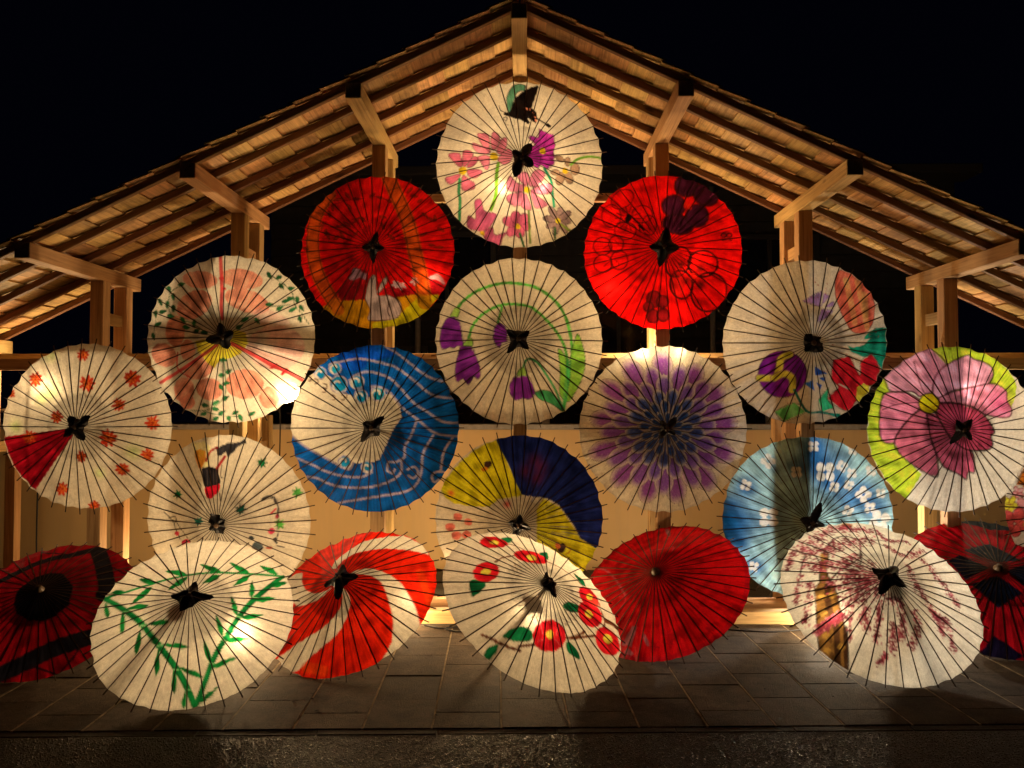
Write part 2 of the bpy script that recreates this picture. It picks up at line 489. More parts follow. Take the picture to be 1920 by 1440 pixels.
# umbrella poses: x, y, z of the rim centre, tilt, heading, rim radius; and the painted designs in each
# umbrella's own disc units (thousandths of the rim radius): op, colour, opacity, width, coordinates
POSE = {
    'U1': (-0.037, 5.8, 3.399, -1.2, 3.8, 0.612, 1.0),
    'U2': (-1.081, 5.8, 2.759, 2.0, -0.1, 0.567, 1.0),
    'U3': (0.996, 5.8, 2.754, 1.6, -5.3, 0.569, 1.0),
    'U4': (-2.149, 5.8, 2.123, -0.6, 2.1, 0.613, 1.0),
    'U5': (-0.048, 5.8, 2.106, -0.2, -0.3, 0.61, 1.0),
    'U6': (2.017, 5.8, 2.09, -4.8, 0.3, 0.594, 1.0),
    'U7': (-3.198, 5.8, 1.486, -0.5, 2.8, 0.608, 1.0),
    'U8': (-1.092, 5.8, 1.475, 0.7, 2.7, 0.609, 1.0),
    'U9': (0.993, 5.8, 1.471, 1.1, -0.8, 0.604, 1.0),
    'U10': (3.056, 5.8, 1.468, 0.1, -2.4, 0.595, 1.0),
    'U11': (-2.159, 5.8, 0.812, -5.1, -3.8, 0.616, 1.0),
    'U12': (-0.048, 5.8, 0.819, -6.1, -0.3, 0.609, 1.0),
    'U13': (2.017, 5.8, 0.831, -4.5, -6.5, 0.592, 1.0),
    'U14': (4.018, 5.8, 0.913, 1.2, -0.6, 0.589, 1.0),
    'G1': (-3.071, 5.135, 0.335, 52.2, 7.1, 0.544, 1.2),
    'G2': (-1.938, 4.701, 0.388, 46.4, 10.7, 0.562, 1.36),
    'G3': (-1.134, 5.241, 0.377, 49.7, -21.3, 0.58, 1.2),
    'G4': (0.053, 4.99, 0.398, 50.0, 43.2, 0.614, 1.15),
    'G5': (0.946, 5.56, 0.378, 50.6, -36.3, 0.593, 1.05),
    'G6': (2.244, 5.16, 0.417, 46.8, -0.6, 0.606, 1.29),
    'G7': (3.26, 5.669, 0.387, 50.0, -14.9, 0.6, 1.11),
}
ART = {
'U1': (None, (235,212,165), None, False, [
('q',(95,150,110),1,6,[-5,973,63,945,46,876,-14,866,-60,806,-123,605,-152,605,-165,747,-142,848,-81,942]),
('t',(20,13,10),0.8,6,[-5,973,63,945,46,876,-14,866,-60,806,-123,605,-152,605,-165,747,-142,848,-81,942]),
('p',(20,13,10),1,6,[207,963,221,926,137,669,124,648,183,588,196,514,172,443,77,509,105,452,83,432,31,458,-13,490,-87,505,-160,534,-202,556,-192,589,-130,588,-99,680,-68,772,23,859,130,931]),
('s',(20,13,10),1,19,[181,513,271,462,323,434]),
('e',(20,13,10),1,6,[327,429,34,-10,-8,-23]),
('e',(235,140,100),1,6,[109,626,10,-9,-6,-8]),
('e',(235,140,100),1,6,[145,583,10,-9,-6,-8]),
('e',(235,140,100),1,6,[170,529,10,-9,-6,-8]),
('e',(235,140,100),1,6,[178,485,10,-9,-6,-8]),
('e',(235,140,100),1,6,[72,636,10,-9,-6,-8]),
('s',(20,13,10),1,6,[-255,673,-241,614,-193,584]),
('o',(20,13,10),1,6,[-183,501,21,0,0,-23]),
('s',(20,13,10),0.6,4,[-161,514,-184,433,-147,416]),
('s',(20,13,10),0.6,4,[-87,497,-73,432,-103,399]),
('q',(218,104,122),1,6,[-693,-61,-738,-50,-805,22,-850,78,-843,107,-768,109,-716,93,-701,29]),
('t',(110,45,60),0.8,6,[-693,-61,-738,-50,-805,22,-850,78,-843,107,-768,109,-716,93,-701,29]),
('q',(218,104,122),1,6,[-678,-62,-686,103,-634,133,-575,103,-567,50,-619,-21]),
('t',(110,45,60),0.8,6,[-678,-62,-686,103,-634,133,-575,103,-567,50,-619,-21]),
('q',(218,104,122),1,6,[-634,-65,-567,42,-516,38,-513,-14,-574,-69]),
('t',(110,45,60),0.8,6,[-634,-65,-567,42,-516,38,-513,-14,-574,-69]),
('q',(218,104,122),1,6,[-634,-123,-597,-99,-486,-111,-456,-142,-515,-196,-596,-191]),
('t',(110,45,60),0.8,6,[-634,-123,-597,-99,-486,-111,-456,-142,-515,-196,-596,-191]),
('q',(218,104,122),1,6,[-678,-164,-604,-220,-545,-259,-544,-317,-619,-342,-686,-331,-700,-250]),
('t',(110,45,60),0.8,6,[-678,-164,-604,-220,-545,-259,-544,-317,-619,-342,-686,-331,-700,-250]),
('q',(218,104,122),1,6,[-715,-147,-790,-157,-888,-180,-865,-240,-812,-255,-730,-198]),
('t',(110,45,60),0.8,6,[-715,-147,-790,-157,-888,-180,-865,-240,-812,-255,-730,-198]),
('e',(252,190,35),1,6,[-683,-110,49,-3,0,-48]),
('s',(60,140,85),1,30,[-720,-206,-730,-350,-715,-452,-726,-681]),
('q',(224,120,132),1,6,[-369,81,-457,178,-508,305,-479,327,-383,297,-369,172]),
('t',(110,45,60),0.8,6,[-369,81,-457,178,-508,305,-479,327,-383,297,-369,172]),
('q',(224,120,132),1,6,[-354,171,-346,295,-302,332,-251,259,-281,151,-325,108]),
('t',(110,45,60),0.8,6,[-354,171,-346,295,-302,332,-251,259,-281,151,-325,108]),
('q',(224,120,132),1,6,[-288,91,-266,166,-222,250,-171,240,-179,130,-237,58]),
('t',(110,45,60),0.8,6,[-288,91,-266,166,-222,250,-171,240,-179,130,-237,58]),
('q',(224,120,132),1,6,[-369,81,-471,73,-553,139,-572,209,-516,197,-427,145]),
('t',(110,45,60),0.8,6,[-369,81,-471,73,-553,139,-572,209,-516,197,-427,145]),
('q',(224,120,132),1,6,[-361,21,-442,-18,-493,0,-501,45,-413,54]),
('t',(110,45,60),0.8,6,[-361,21,-442,-18,-493,0,-501,45,-413,54]),
('q',(224,120,132),1,6,[-369,-8,-383,-102,-420,-107,-449,-62,-471,-16,-398,8]),
('t',(110,45,60),0.8,6,[-369,-8,-383,-102,-420,-107,-449,-62,-471,-16,-398,8]),
('q',(224,120,132),1,6,[-266,15,-164,114,-106,65,-121,-24,-193,-70,-259,-30]),
('t',(110,45,60),0.8,6,[-266,15,-164,114,-106,65,-121,-24,-193,-70,-259,-30]),
('e',(252,190,35),1,6,[-317,33,50,-3,0,-51]),
('s',(120,170,40),1,33,[-269,-51,-288,-186,-293,-397,-351,-564]),
('p',(198,55,160),1,6,[209,377,313,329,389,312,391,218,402,188,379,94,394,-24,310,-98,234,-61,189,-100,99,-65,69,35,55,127,175,167,87,257,117,282,199,264,215,313]),
('s',(110,20,80),0.8,6,[209,377,313,329,389,312,391,218,402,188,379,94,394,-24,310,-98,234,-61,189,-100,99,-65,69,35,55,127,175,167,87,257,117,282,199,264,215,313,209,377]),
('s',(150,25,110),0.6,15,[250,112,313,321]),
('s',(150,25,110),0.6,15,[250,112,387,217]),
('s',(150,25,110),0.6,15,[250,112,378,-11]),
('s',(150,25,110),0.6,15,[234,80,219,-62]),
('s',(150,25,110),0.6,15,[219,109,94,257]),
('s',(150,25,110),0.6,15,[219,94,69,35]),
('e',(252,190,35),1,6,[250,104,41,4,0,-41]),
('s',(30,140,95),1,27,[272,-101,358,-244,376,-385,397,-519]),
('e',(172,133,98),1,6,[455,34,50,-29,-19,-29]),
('o',(80,60,45),0.8,6,[455,34,50,-29,-19,-29]),
('e',(172,133,98),1,6,[555,6,37,4,0,-54]),
('o',(80,60,45),0.8,6,[555,6,37,4,0,-54]),
('e',(172,133,98),1,6,[646,-74,56,5,0,-68]),
('o',(80,60,45),0.8,6,[646,-74,56,5,0,-68]),
('e',(172,133,98),1,6,[572,-184,46,20,26,-64]),
('o',(80,60,45),0.8,6,[572,-184,46,20,26,-64]),
('e',(172,133,98),1,6,[464,-200,52,-9,-20,-74]),
('o',(80,60,45),0.8,6,[464,-200,52,-9,-20,-74]),
('e',(172,133,98),1,6,[405,-133,55,5,0,-32]),
('o',(80,60,45),0.8,6,[405,-133,55,5,0,-32]),
('e',(252,190,35),1,6,[522,-104,39,4,0,-37]),
('s',(110,160,50),1,24,[594,-27,680,49,822,94,989,94]),
('q',(216,118,135),1,6,[44,-302,-45,-276,-134,-199,-163,-261,-162,-344,-73,-373,23,-365]),
('t',(110,45,60),0.8,6,[44,-302,-45,-276,-134,-199,-163,-261,-162,-344,-73,-373,23,-365]),
('q',(216,118,135),1,6,[59,-302,-16,-248,-47,-173,71,-164,95,-259]),
('t',(110,45,60),0.8,6,[59,-302,-16,-248,-47,-173,71,-164,95,-259]),
('q',(216,118,135),1,6,[96,-301,116,-189,175,-123,265,-137,266,-208,193,-297]),
('t',(110,45,60),0.8,6,[96,-301,116,-189,175,-123,265,-137,266,-208,193,-297]),
('q',(216,118,135),1,6,[119,-349,252,-280,358,-273,360,-358,270,-391,149,-382]),
('t',(110,45,60),0.8,6,[119,-349,252,-280,358,-273,360,-358,270,-391,149,-382]),
('q',(216,118,135),1,6,[119,-369,210,-422,318,-508,183,-549,136,-466]),
('t',(110,45,60),0.8,6,[119,-369,210,-422,318,-508,183,-549,136,-466]),
('q',(216,118,135),1,6,[60,-399,123,-550,79,-572,3,-525,16,-427]),
('t',(110,45,60),0.8,6,[60,-399,123,-550,79,-572,3,-525,16,-427]),
('q',(216,118,135),1,6,[31,-386,3,-511,-85,-525,-160,-469,-161,-414,-73,-386]),
('t',(110,45,60),0.8,6,[31,-386,3,-511,-85,-525,-160,-469,-161,-414,-73,-386]),
('e',(252,190,35),1,6,[67,-350,40,1,1,-37]),
('e',(205,90,115),1,6,[49,-751,73,-14,-12,-55]),
('o',(110,45,60),0.8,6,[49,-751,73,-14,-12,-55]),
('e',(205,90,115),1,6,[-9,-813,22,-68,-57,-16]),
('o',(110,45,60),0.8,6,[-9,-813,22,-68,-57,-16]),
('e',(205,90,115),1,6,[-94,-801,-52,-57,-46,37]),
('o',(110,45,60),0.8,6,[-94,-801,-52,-57,-46,37]),
('e',(205,90,115),1,6,[-131,-704,-84,27,18,53]),
('o',(110,45,60),0.8,6,[-131,-704,-84,27,18,53]),
('e',(205,90,115),1,6,[-55,-655,-18,70,58,13]),
('o',(110,45,60),0.8,6,[-55,-655,-18,70,58,13]),
('e',(205,90,115),1,6,[28,-675,54,52,43,-39]),
('o',(110,45,60),0.8,6,[28,-675,54,52,43,-39]),
('e',(252,190,35),1,6,[-34,-759,33,0,1,-31]),
('q',(190,85,115),1,6,[-544,-474,-470,-448,-425,-577,-306,-608,-291,-650,-365,-762,-454,-817,-514,-802,-626,-770,-618,-628,-529,-659]),
('t',(110,45,60),0.8,6,[-544,-474,-470,-448,-425,-577,-306,-608,-291,-650,-365,-762,-454,-817,-514,-802,-626,-770,-618,-628,-529,-659]),
('q',(190,85,115),1,6,[-439,-831,-335,-762,-297,-848,-155,-820,-214,-891,-236,-969,-363,-961,-431,-889]),
('t',(110,45,60),0.8,6,[-439,-831,-335,-762,-297,-848,-155,-820,-214,-891,-236,-969,-363,-961,-431,-889]),
('e',(252,190,35),1,6,[-454,-834,30,-1,0,-28]),
('e',(165,130,115),1,6,[536,-678,76,-5,-4,-37]),
('o',(70,55,50),0.8,6,[536,-678,76,-5,-4,-37]),
('e',(165,130,115),1,6,[517,-749,60,-67,-31,-24]),
('o',(70,55,50),0.8,6,[517,-749,60,-67,-31,-24]),
('e',(165,130,115),1,6,[428,-768,-18,-83,-39,7]),
('o',(70,55,50),0.8,6,[428,-768,-18,-83,-39,7]),
('e',(165,130,115),1,6,[375,-720,-64,-41,-22,30]),
('o',(70,55,50),0.8,6,[375,-720,-64,-41,-22,30]),
('e',(165,130,115),1,6,[350,-663,-86,8,5,37]),
('o',(70,55,50),0.8,6,[350,-663,-86,8,5,37]),
('e',(165,130,115),1,6,[389,-593,-52,69,33,22]),
('o',(70,55,50),0.8,6,[389,-593,-52,69,33,22]),
('e',(165,130,115),1,6,[467,-593,16,69,39,-7]),
('o',(70,55,50),0.8,6,[467,-593,16,69,39,-7]),
('e',(165,130,115),1,6,[531,-615,72,50,23,-30]),
('o',(70,55,50),0.8,6,[531,-615,72,50,23,-30]),
('e',(252,190,35),1,6,[449,-679,34,2,1,-31]),
('s',(50,110,60),1,21,[416,-766,420,-895]),
('s',(140,160,60),1,21,[491,-720,633,-807]),
('s',(50,110,60),1,21,[-6,-833,46,-989]),
('s',(120,140,60),1,21,[94,-579,120,-945])]),
'U2': ((186,8,5), (235,190,140), None, False, [
('p',(115,5,10),1,6,[-479,-645,-475,-529,-262,-236,-81,-285,-81,-639]),
('p',(115,72,72),0.9,6,[-329,-377,-262,-236,-186,-268,-143,-319,-90,-313,-116,-397,-190,-360,-260,-401]),
('p',(130,8,12),1,6,[27,-540,206,-467,408,-505,552,-529,699,-334,901,-441,842,-547,259,-623]),
('q',(150,95,90),0.9,6,[670,-357,772,-293,844,-341,887,-427,771,-374]),
('e',(170,120,110),1,6,[290,-460,22,-7,-5,-14]),
('e',(170,120,110),1,6,[263,-478,-1,-23,-14,0]),
('e',(170,120,110),1,6,[233,-459,-28,-6,-3,14]),
('e',(170,120,110),1,6,[250,-429,-13,20,12,8]),
('e',(170,120,110),1,6,[285,-429,18,20,11,-9]),
('e',(170,120,110),1,6,[366,-476,25,-10,-6,-13]),
('e',(170,120,110),1,6,[335,-493,-2,-25,-14,0]),
('e',(170,120,110),1,6,[308,-472,-25,-7,-3,14]),
('e',(170,120,110),1,6,[320,-443,-14,19,12,9]),
('e',(170,120,110),1,6,[354,-444,15,17,11,-9]),
('e',(170,120,110),1,6,[526,-408,25,-6,-4,-14]),
('e',(170,120,110),1,6,[496,-431,0,-26,-14,-1]),
('e',(170,120,110),1,6,[469,-410,-24,-8,-4,14]),
('e',(170,120,110),1,6,[484,-378,-11,20,13,8]),
('e',(170,120,110),1,6,[513,-379,15,20,11,-8]),
('p',(172,100,8),1,6,[-704,-709,-448,-646,-81,-639,259,-609,551,-558,827,-562,558,-876,245,-989,-55,-1026,-386,-943,-584,-859]),
('p',(165,140,12),0.8,6,[-50,-925,250,-867,551,-587,827,-562,558,-876,245,-989,-55,-1026]),
('q',(190,90,12),1,6,[-605,-640,-463,-631,-416,-791,-503,-817,-587,-757]),
('s',(150,58,8),0.7,149,[-634,745,-785,488,-829,238,-821,-8,-755,-282,-632,-523,-499,-731]),
('s',(50,15,0),0.8,13,[-714,742,-867,485,-911,236,-903,-11,-837,-286,-713,-528,-578,-737]),
('s',(50,15,0),0.8,13,[-555,750,-704,491,-747,241,-739,-5,-674,-278,-553,-518,-421,-724]),
('s',(150,58,8),0.7,149,[119,1016,273,680,420,329,499,-5,570,-296,622,-657]),
('s',(50,15,0),0.8,13,[44,1005,200,668,349,315,428,-19,498,-308,549,-668]),
('s',(50,15,0),0.8,13,[193,1027,346,692,492,343,570,8,642,-284,695,-646]),
('s',(60,25,0),0.8,12,[-817,530,-658,470]),
('s',(60,25,0),0.8,12,[-913,339,-754,326]),
('s',(60,25,0),0.8,12,[-902,167,-744,154]),
('s',(60,25,0),0.8,12,[-883,-86,-725,-83]),
('s',(60,25,0),0.8,12,[-778,-390,-623,-357]),
('s',(60,25,0),0.8,12,[-680,-600,-525,-536]),
('s',(60,25,0),0.8,12,[136,786,276,838]),
('s',(60,25,0),0.8,12,[254,539,392,592]),
('s',(60,25,0),0.8,12,[353,278,490,316]),
('s',(60,25,0),0.8,12,[423,-2,560,21]),
('s',(60,25,0),0.8,12,[487,-234,625,-213]),
('q',(158,118,100),1,6,[-125,-610,-79,-426,-39,-356,13,-342,23,-455,33,-582,158,-582,288,-637,328,-737,250,-867,-48,-897,-107,-867,-72,-767,-113,-667]),
('t',(70,30,20),0.8,9,[-125,-610,-79,-426,-39,-356,13,-342,23,-455,33,-582,158,-582,288,-637,328,-737,250,-867,-48,-897,-107,-867,-72,-767,-113,-667]),
('q',(158,118,100),1,6,[27,-540,106,-398,166,-354,149,-433,64,-540]),
('t',(70,30,20),0.8,7,[27,-540,106,-398,166,-354,149,-433,64,-540]),
('s',(70,30,20),1,9,[169,-681,150,-782,177,-839]),
('q',(105,28,4),0.75,6,[-468,689,-503,701,-537,691,-568,670,-529,662,-492,665]),
('t',(40,8,0),0.8,4,[-468,689,-503,701,-537,691,-568,670,-529,662,-492,665]),
('q',(105,28,4),0.75,6,[-425,775,-410,731,-376,696,-335,667,-356,714,-385,754]),
('t',(40,8,0),0.8,4,[-425,775,-410,731,-376,696,-335,667,-356,714,-385,754]),
('q',(105,28,4),0.75,6,[-307,678,-273,657,-235,657,-198,669,-236,687,-275,693]),
('t',(40,8,0),0.8,4,[-307,678,-273,657,-235,657,-198,669,-236,687,-275,693]),
('q',(105,28,4),0.75,6,[-90,690,-59,692,-39,715,-25,747,-56,739,-81,722]),
('t',(40,8,0),0.8,4,[-90,690,-59,692,-39,715,-25,747,-56,739,-81,722]),
('q',(105,28,4),0.75,6,[103,664,76,693,38,704,-3,705,31,676,67,659]),
('t',(40,8,0),0.8,4,[103,664,76,693,38,704,-3,705,31,676,67,659]),
('q',(105,28,4),0.75,6,[49,425,75,400,109,394,145,399,114,422,81,435]),
('t',(40,8,0),0.8,4,[49,425,75,400,109,394,145,399,114,422,81,435]),
('q',(105,28,4),0.75,6,[122,231,126,267,111,303,87,335,87,294,96,256]),
('t',(40,8,0),0.8,4,[122,231,126,267,111,303,87,335,87,294,96,256]),
('q',(105,28,4),0.75,6,[-605,442,-594,473,-605,506,-627,539,-633,504,-629,470]),
('t',(40,8,0),0.8,4,[-605,442,-594,473,-605,506,-627,539,-633,504,-629,470]),
('q',(105,28,4),0.75,6,[-580,616,-593,587,-585,554,-566,521,-557,554,-558,588]),
('t',(40,8,0),0.8,4,[-580,616,-593,587,-585,554,-566,521,-557,554,-558,588]),
('q',(105,28,4),0.75,6,[-380,296,-419,317,-465,319,-511,310,-465,291,-418,282]),
('t',(40,8,0),0.8,4,[-380,296,-419,317,-465,319,-511,310,-465,291,-418,282]),
('q',(105,28,4),0.75,6,[-314,292,-338,328,-377,351,-422,366,-391,329,-355,300]),
('t',(40,8,0),0.8,4,[-314,292,-338,328,-377,351,-422,366,-391,329,-355,300]),
('q',(105,28,4),0.75,6,[-205,410,-242,400,-268,369,-288,331,-249,347,-217,372]),
('t',(40,8,0),0.8,4,[-205,410,-242,400,-268,369,-288,331,-249,347,-217,372]),
('q',(105,28,4),0.75,6,[-196,415,-181,381,-150,361,-114,350,-136,384,-162,409]),
('t',(40,8,0),0.8,4,[-196,415,-181,381,-150,361,-114,350,-136,384,-162,409]),
('q',(105,28,4),0.75,6,[-393,121,-396,161,-420,198,-453,231,-444,187,-426,147]),
('t',(40,8,0),0.8,4,[-393,121,-396,161,-420,198,-453,231,-444,187,-426,147]),
('q',(105,28,4),0.75,6,[-462,169,-495,174,-521,158,-542,133,-506,133,-477,142]),
('t',(40,8,0),0.8,4,[-462,169,-495,174,-521,158,-542,133,-506,133,-477,142]),
('q',(105,28,4),0.75,6,[-647,287,-666,262,-665,228,-653,192,-636,223,-631,255]),
('t',(40,8,0),0.8,4,[-647,287,-666,262,-665,228,-653,192,-636,223,-631,255]),
('q',(105,28,4),0.75,6,[-693,383,-716,351,-719,308,-712,262,-691,300,-681,341]),
('t',(40,8,0),0.8,4,[-693,383,-716,351,-719,308,-712,262,-691,300,-681,341]),
('q',(105,28,4),0.75,6,[-639,252,-641,211,-622,169,-593,129,-595,175,-608,219]),
('t',(40,8,0),0.8,4,[-639,252,-641,211,-622,169,-593,129,-595,175,-608,219]),
('q',(105,28,4),0.75,6,[-266,166,-235,170,-217,192,-205,223,-236,214,-260,196]),
('t',(40,8,0),0.8,4,[-266,166,-235,170,-217,192,-205,223,-236,214,-260,196]),
('q',(105,28,4),0.75,6,[450,844,417,832,394,800,379,760,413,779,440,806]),
('t',(40,8,0),0.8,4,[450,844,417,832,394,800,379,760,413,779,440,806]),
('q',(105,28,4),0.75,6,[428,727,456,705,491,705,527,716,493,734,459,742]),
('t',(40,8,0),0.8,4,[428,727,456,705,491,705,527,716,493,734,459,742]),
('q',(105,28,4),0.75,6,[519,631,549,633,571,656,588,688,556,680,530,662]),
('t',(40,8,0),0.8,4,[519,631,549,633,571,656,588,688,556,680,530,662]),
('q',(105,28,4),0.75,6,[654,444,641,474,614,488,582,493,601,464,624,444]),
('t',(40,8,0),0.8,4,[654,444,641,474,614,488,582,493,601,464,624,444]),
('q',(105,28,4),0.75,6,[746,383,721,415,682,431,639,437,671,405,707,383]),
('t',(40,8,0),0.8,4,[746,383,721,415,682,431,639,437,671,405,707,383]),
('q',(105,28,4),0.75,6,[738,471,730,440,742,413,763,389,766,423,760,453]),
('t',(40,8,0),0.8,4,[738,471,730,440,742,413,763,389,766,423,760,453]),
('q',(105,28,4),0.75,6,[781,302,800,272,834,258,872,254,846,283,816,303]),
('t',(40,8,0),0.8,4,[781,302,800,272,834,258,872,254,846,283,816,303]),
('q',(105,28,4),0.75,6,[672,71,695,54,724,56,755,68,727,82,698,87]),
('t',(40,8,0),0.8,4,[672,71,695,54,724,56,755,68,727,82,698,87]),
('q',(105,28,4),0.75,6,[860,51,824,64,782,57,740,40,783,30,825,31]),
('t',(40,8,0),0.8,4,[860,51,824,64,782,57,740,40,783,30,825,31]),
('q',(105,28,4),0.75,6,[652,228,619,226,592,203,569,173,604,181,635,197]),
('t',(40,8,0),0.8,4,[652,228,619,226,592,203,569,173,604,181,635,197]),
('q',(105,28,4),0.75,6,[-321,533,-328,566,-353,591,-385,609,-372,573,-352,544]),
('t',(40,8,0),0.8,4,[-321,533,-328,566,-353,591,-385,609,-372,573,-352,544]),
('q',(105,28,4),0.75,6,[197,620,180,650,150,663,116,667,139,637,166,618]),
('t',(40,8,0),0.8,4,[197,620,180,650,150,663,116,667,139,637,166,618]),
('q',(105,28,4),0.75,6,[259,106,240,143,205,167,164,183,190,145,221,115]),
('t',(40,8,0),0.8,4,[259,106,240,143,205,167,164,183,190,145,221,115]),
('q',(105,28,4),0.75,6,[-994,69,-966,40,-925,27,-881,24,-916,52,-955,71]),
('t',(40,8,0),0.8,4,[-994,69,-966,40,-925,27,-881,24,-916,52,-955,71]),
('s',(60,10,0),0.7,9,[-591,602,-406,656,-145,678]),
('s',(60,10,0),0.7,9,[-88,719,81,676,248,596]),
('s',(60,10,0),0.7,9,[-737,356,-492,290,-309,389,-126,397]),
('s',(60,10,0),0.7,9,[567,213,769,196,914,238])]),
'U3': ((246,8,3), (255,215,170), None, False, [
('e',(66,14,34),1,6,[309,844,152,0,-6,-158]),
('o',(30,3,5),0.8,24,[309,844,152,0,-6,-158]),
('e',(66,14,34),1,6,[556,724,154,-58,-57,-151]),
('o',(30,3,5),0.8,24,[556,724,154,-58,-57,-151]),
('e',(66,14,34),1,6,[137,557,149,-1,-5,-149]),
('o',(30,3,5),0.8,24,[137,557,149,-1,-5,-149]),
('e',(66,14,34),1,6,[180,301,188,-34,-25,-128]),
('o',(30,3,5),0.8,24,[180,301,188,-34,-25,-128]),
('e',(66,14,34),1,6,[426,424,143,4,-5,-153]),
('o',(30,3,5),0.8,24,[426,424,143,4,-5,-153]),
('e',(235,30,10),1,6,[283,564,26,0,-2,-44]),
('e',(235,30,10),1,6,[337,545,29,1,-2,-42]),
('s',(30,3,5),1,9,[313,760,321,661]),
('s',(30,3,5),1,9,[239,759,294,661]),
('s',(30,3,5),1,9,[191,645,248,596]),
('s',(30,3,5),1,9,[240,371,207,276]),
('s',(30,3,5),1,9,[375,469,448,439]),
('o',(70,3,4),0.9,13,[-503,689,128,87,62,-106]),
('o',(70,3,4),0.9,13,[-646,468,121,-12,-1,-156]),
('o',(70,3,4),0.9,13,[-258,458,127,-9,-2,-120]),
('o',(70,3,4),0.9,13,[-472,247,134,-12,-1,-116]),
('o',(70,3,4),0.9,13,[-175,301,89,-6,-3,-134]),
('e',(30,3,5),1,6,[-433,413,38,-14,-16,-60]),
('s',(30,3,5),0.8,13,[-361,406,-274,399]),
('s',(30,3,5),0.8,13,[-368,365,-291,328]),
('s',(30,3,5),0.8,13,[-389,334,-336,274]),
('s',(30,3,5),0.8,13,[-418,319,-400,249]),
('s',(30,3,5),0.8,13,[-451,322,-471,255]),
('s',(30,3,5),0.8,13,[-480,343,-535,293]),
('s',(30,3,5),0.8,13,[-500,378,-579,355]),
('s',(30,3,5),0.8,13,[-506,420,-594,429]),
('s',(30,3,5),0.8,13,[-498,460,-577,500]),
('s',(30,3,5),0.8,13,[-477,492,-531,554]),
('s',(30,3,5),0.8,13,[-447,507,-465,580]),
('s',(30,3,5),0.8,13,[-415,504,-393,573]),
('s',(30,3,5),0.8,13,[-386,482,-330,534]),
('s',(30,3,5),0.8,13,[-367,447,-287,471]),
('s',(30,3,5),1,21,[-304,310,-240,242]),
('s',(30,3,5),1,15,[-297,294,-291,223]),
('o',(70,3,4),0.9,16,[-759,74,115,-11,0,-115]),
('o',(70,3,4),0.9,16,[-586,89,91,-8,-1,-109]),
('o',(70,3,4),0.9,16,[-755,-151,115,-9,0,-113]),
('o',(70,3,4),0.9,16,[-549,-123,105,-8,0,-121]),
('s',(90,5,5),0.8,10,[-751,43,-677,82]),
('s',(90,5,5),0.8,10,[-737,-183,-671,-129]),
('s',(90,5,5),0.8,10,[-603,136,-553,70]),
('s',(90,5,5),0.8,10,[-604,-105,-546,-183]),
('e',(125,6,14),1,6,[-118,-626,90,-2,1,-102]),
('o',(30,3,5),0.8,18,[-118,-626,90,-2,1,-102]),
('e',(125,6,14),1,6,[-9,-656,75,-1,1,-74]),
('o',(30,3,5),0.8,18,[-9,-656,75,-1,1,-74]),
('e',(125,6,14),1,6,[-186,-716,61,-1,1,-60]),
('o',(30,3,5),0.8,18,[-186,-716,61,-1,1,-60]),
('e',(125,6,14),1,6,[-127,-832,76,-1,1,-83]),
('o',(30,3,5),0.8,18,[-127,-832,76,-1,1,-83]),
('e',(125,6,14),1,6,[1,-819,76,-1,1,-78]),
('o',(30,3,5),0.8,18,[1,-819,76,-1,1,-78]),
('o',(30,3,5),0.95,21,[180,-177,132,-57,-82,-175]),
('o',(30,3,5),0.95,21,[489,-191,189,7,0,-162]),
('o',(30,3,5),0.95,21,[220,-453,136,24,34,-169]),
('o',(30,3,5),0.95,21,[574,-539,227,-34,-39,-237]),
('e',(140,10,8),0.5,6,[158,-214,93,-40,-60,-129]),
('e',(140,20,15),0.5,6,[176,-453,78,14,27,-138]),
('g',(80,3,5),0.95,67,[451,-258]),
('g',(80,3,5),0.95,71,[468,-450]),
('g',(80,3,5),0.95,48,[284,-410]),
('g',(80,3,5),0.95,48,[216,-214]),
('g',(80,3,5),0.95,39,[-272,-373]),
('e',(235,20,8),1,6,[379,-359,55,-18,-15,-40]),
('o',(120,5,5),1,10,[379,-359,44,1,0,-31]),
('e',(205,6,3),0.55,6,[-308,-371,144,-7,1,-135]),
('e',(120,5,5),0.6,6,[798,162,83,4,-2,-76]),
('o',(30,3,5),1,13,[761,183,33,2,-1,-27]),
('o',(30,3,5),1,13,[832,186,33,2,-1,-27]),
('s',(30,3,5),1,13,[737,114,797,139,857,120])]),
'U4': (None, (220,190,140), None, False, [
('e',(232,126,90),0.92,6,[-356,703,223,-23,3,-109]),
('e',(232,126,90),0.92,6,[139,710,252,-34,-4,-121]),
('e',(232,126,90),0.92,6,[-396,396,197,110,96,-140]),
('e',(232,126,90),0.92,6,[227,440,256,-83,-29,-132]),
('e',(232,126,90),0.92,6,[-620,85,130,-3,5,-182]),
('e',(232,126,90),0.92,6,[-770,-194,155,-82,-78,-114]),
('e',(232,126,90),0.92,6,[-454,-140,98,-1,-3,-125]),
('e',(232,126,90),0.92,6,[-218,-597,155,-41,-47,-125]),
('e',(232,126,90),0.92,6,[-532,-611,131,0,-14,-156]),
('e',(232,126,90),0.92,6,[-505,-752,98,0,-9,-90]),
('e',(232,126,90),0.92,6,[199,-538,217,1,-13,-174]),
('e',(232,126,90),0.92,6,[466,-700,113,0,-8,-131]),
('e',(232,126,90),0.92,6,[-322,-361,182,59,35,-110]),
('e',(236,156,126),0.85,6,[565,-107,315,6,-2,-259]),
('e',(236,156,126),0.6,6,[506,219,210,-76,-29,-100]),
('p',(228,182,30),0.95,6,[-353,-39,-176,-6,-49,14,117,90,239,63,264,-69,182,-187,81,-234,-67,-275,-134,-347,-221,-289,-332,-156]),
('s',(202,48,46),0.92,33,[-134,992,-106,809,-73,575,-59,375,-29,223]),
('s',(202,48,46),0.92,39,[91,-72,305,-185,520,-314,684,-387,848,-490]),
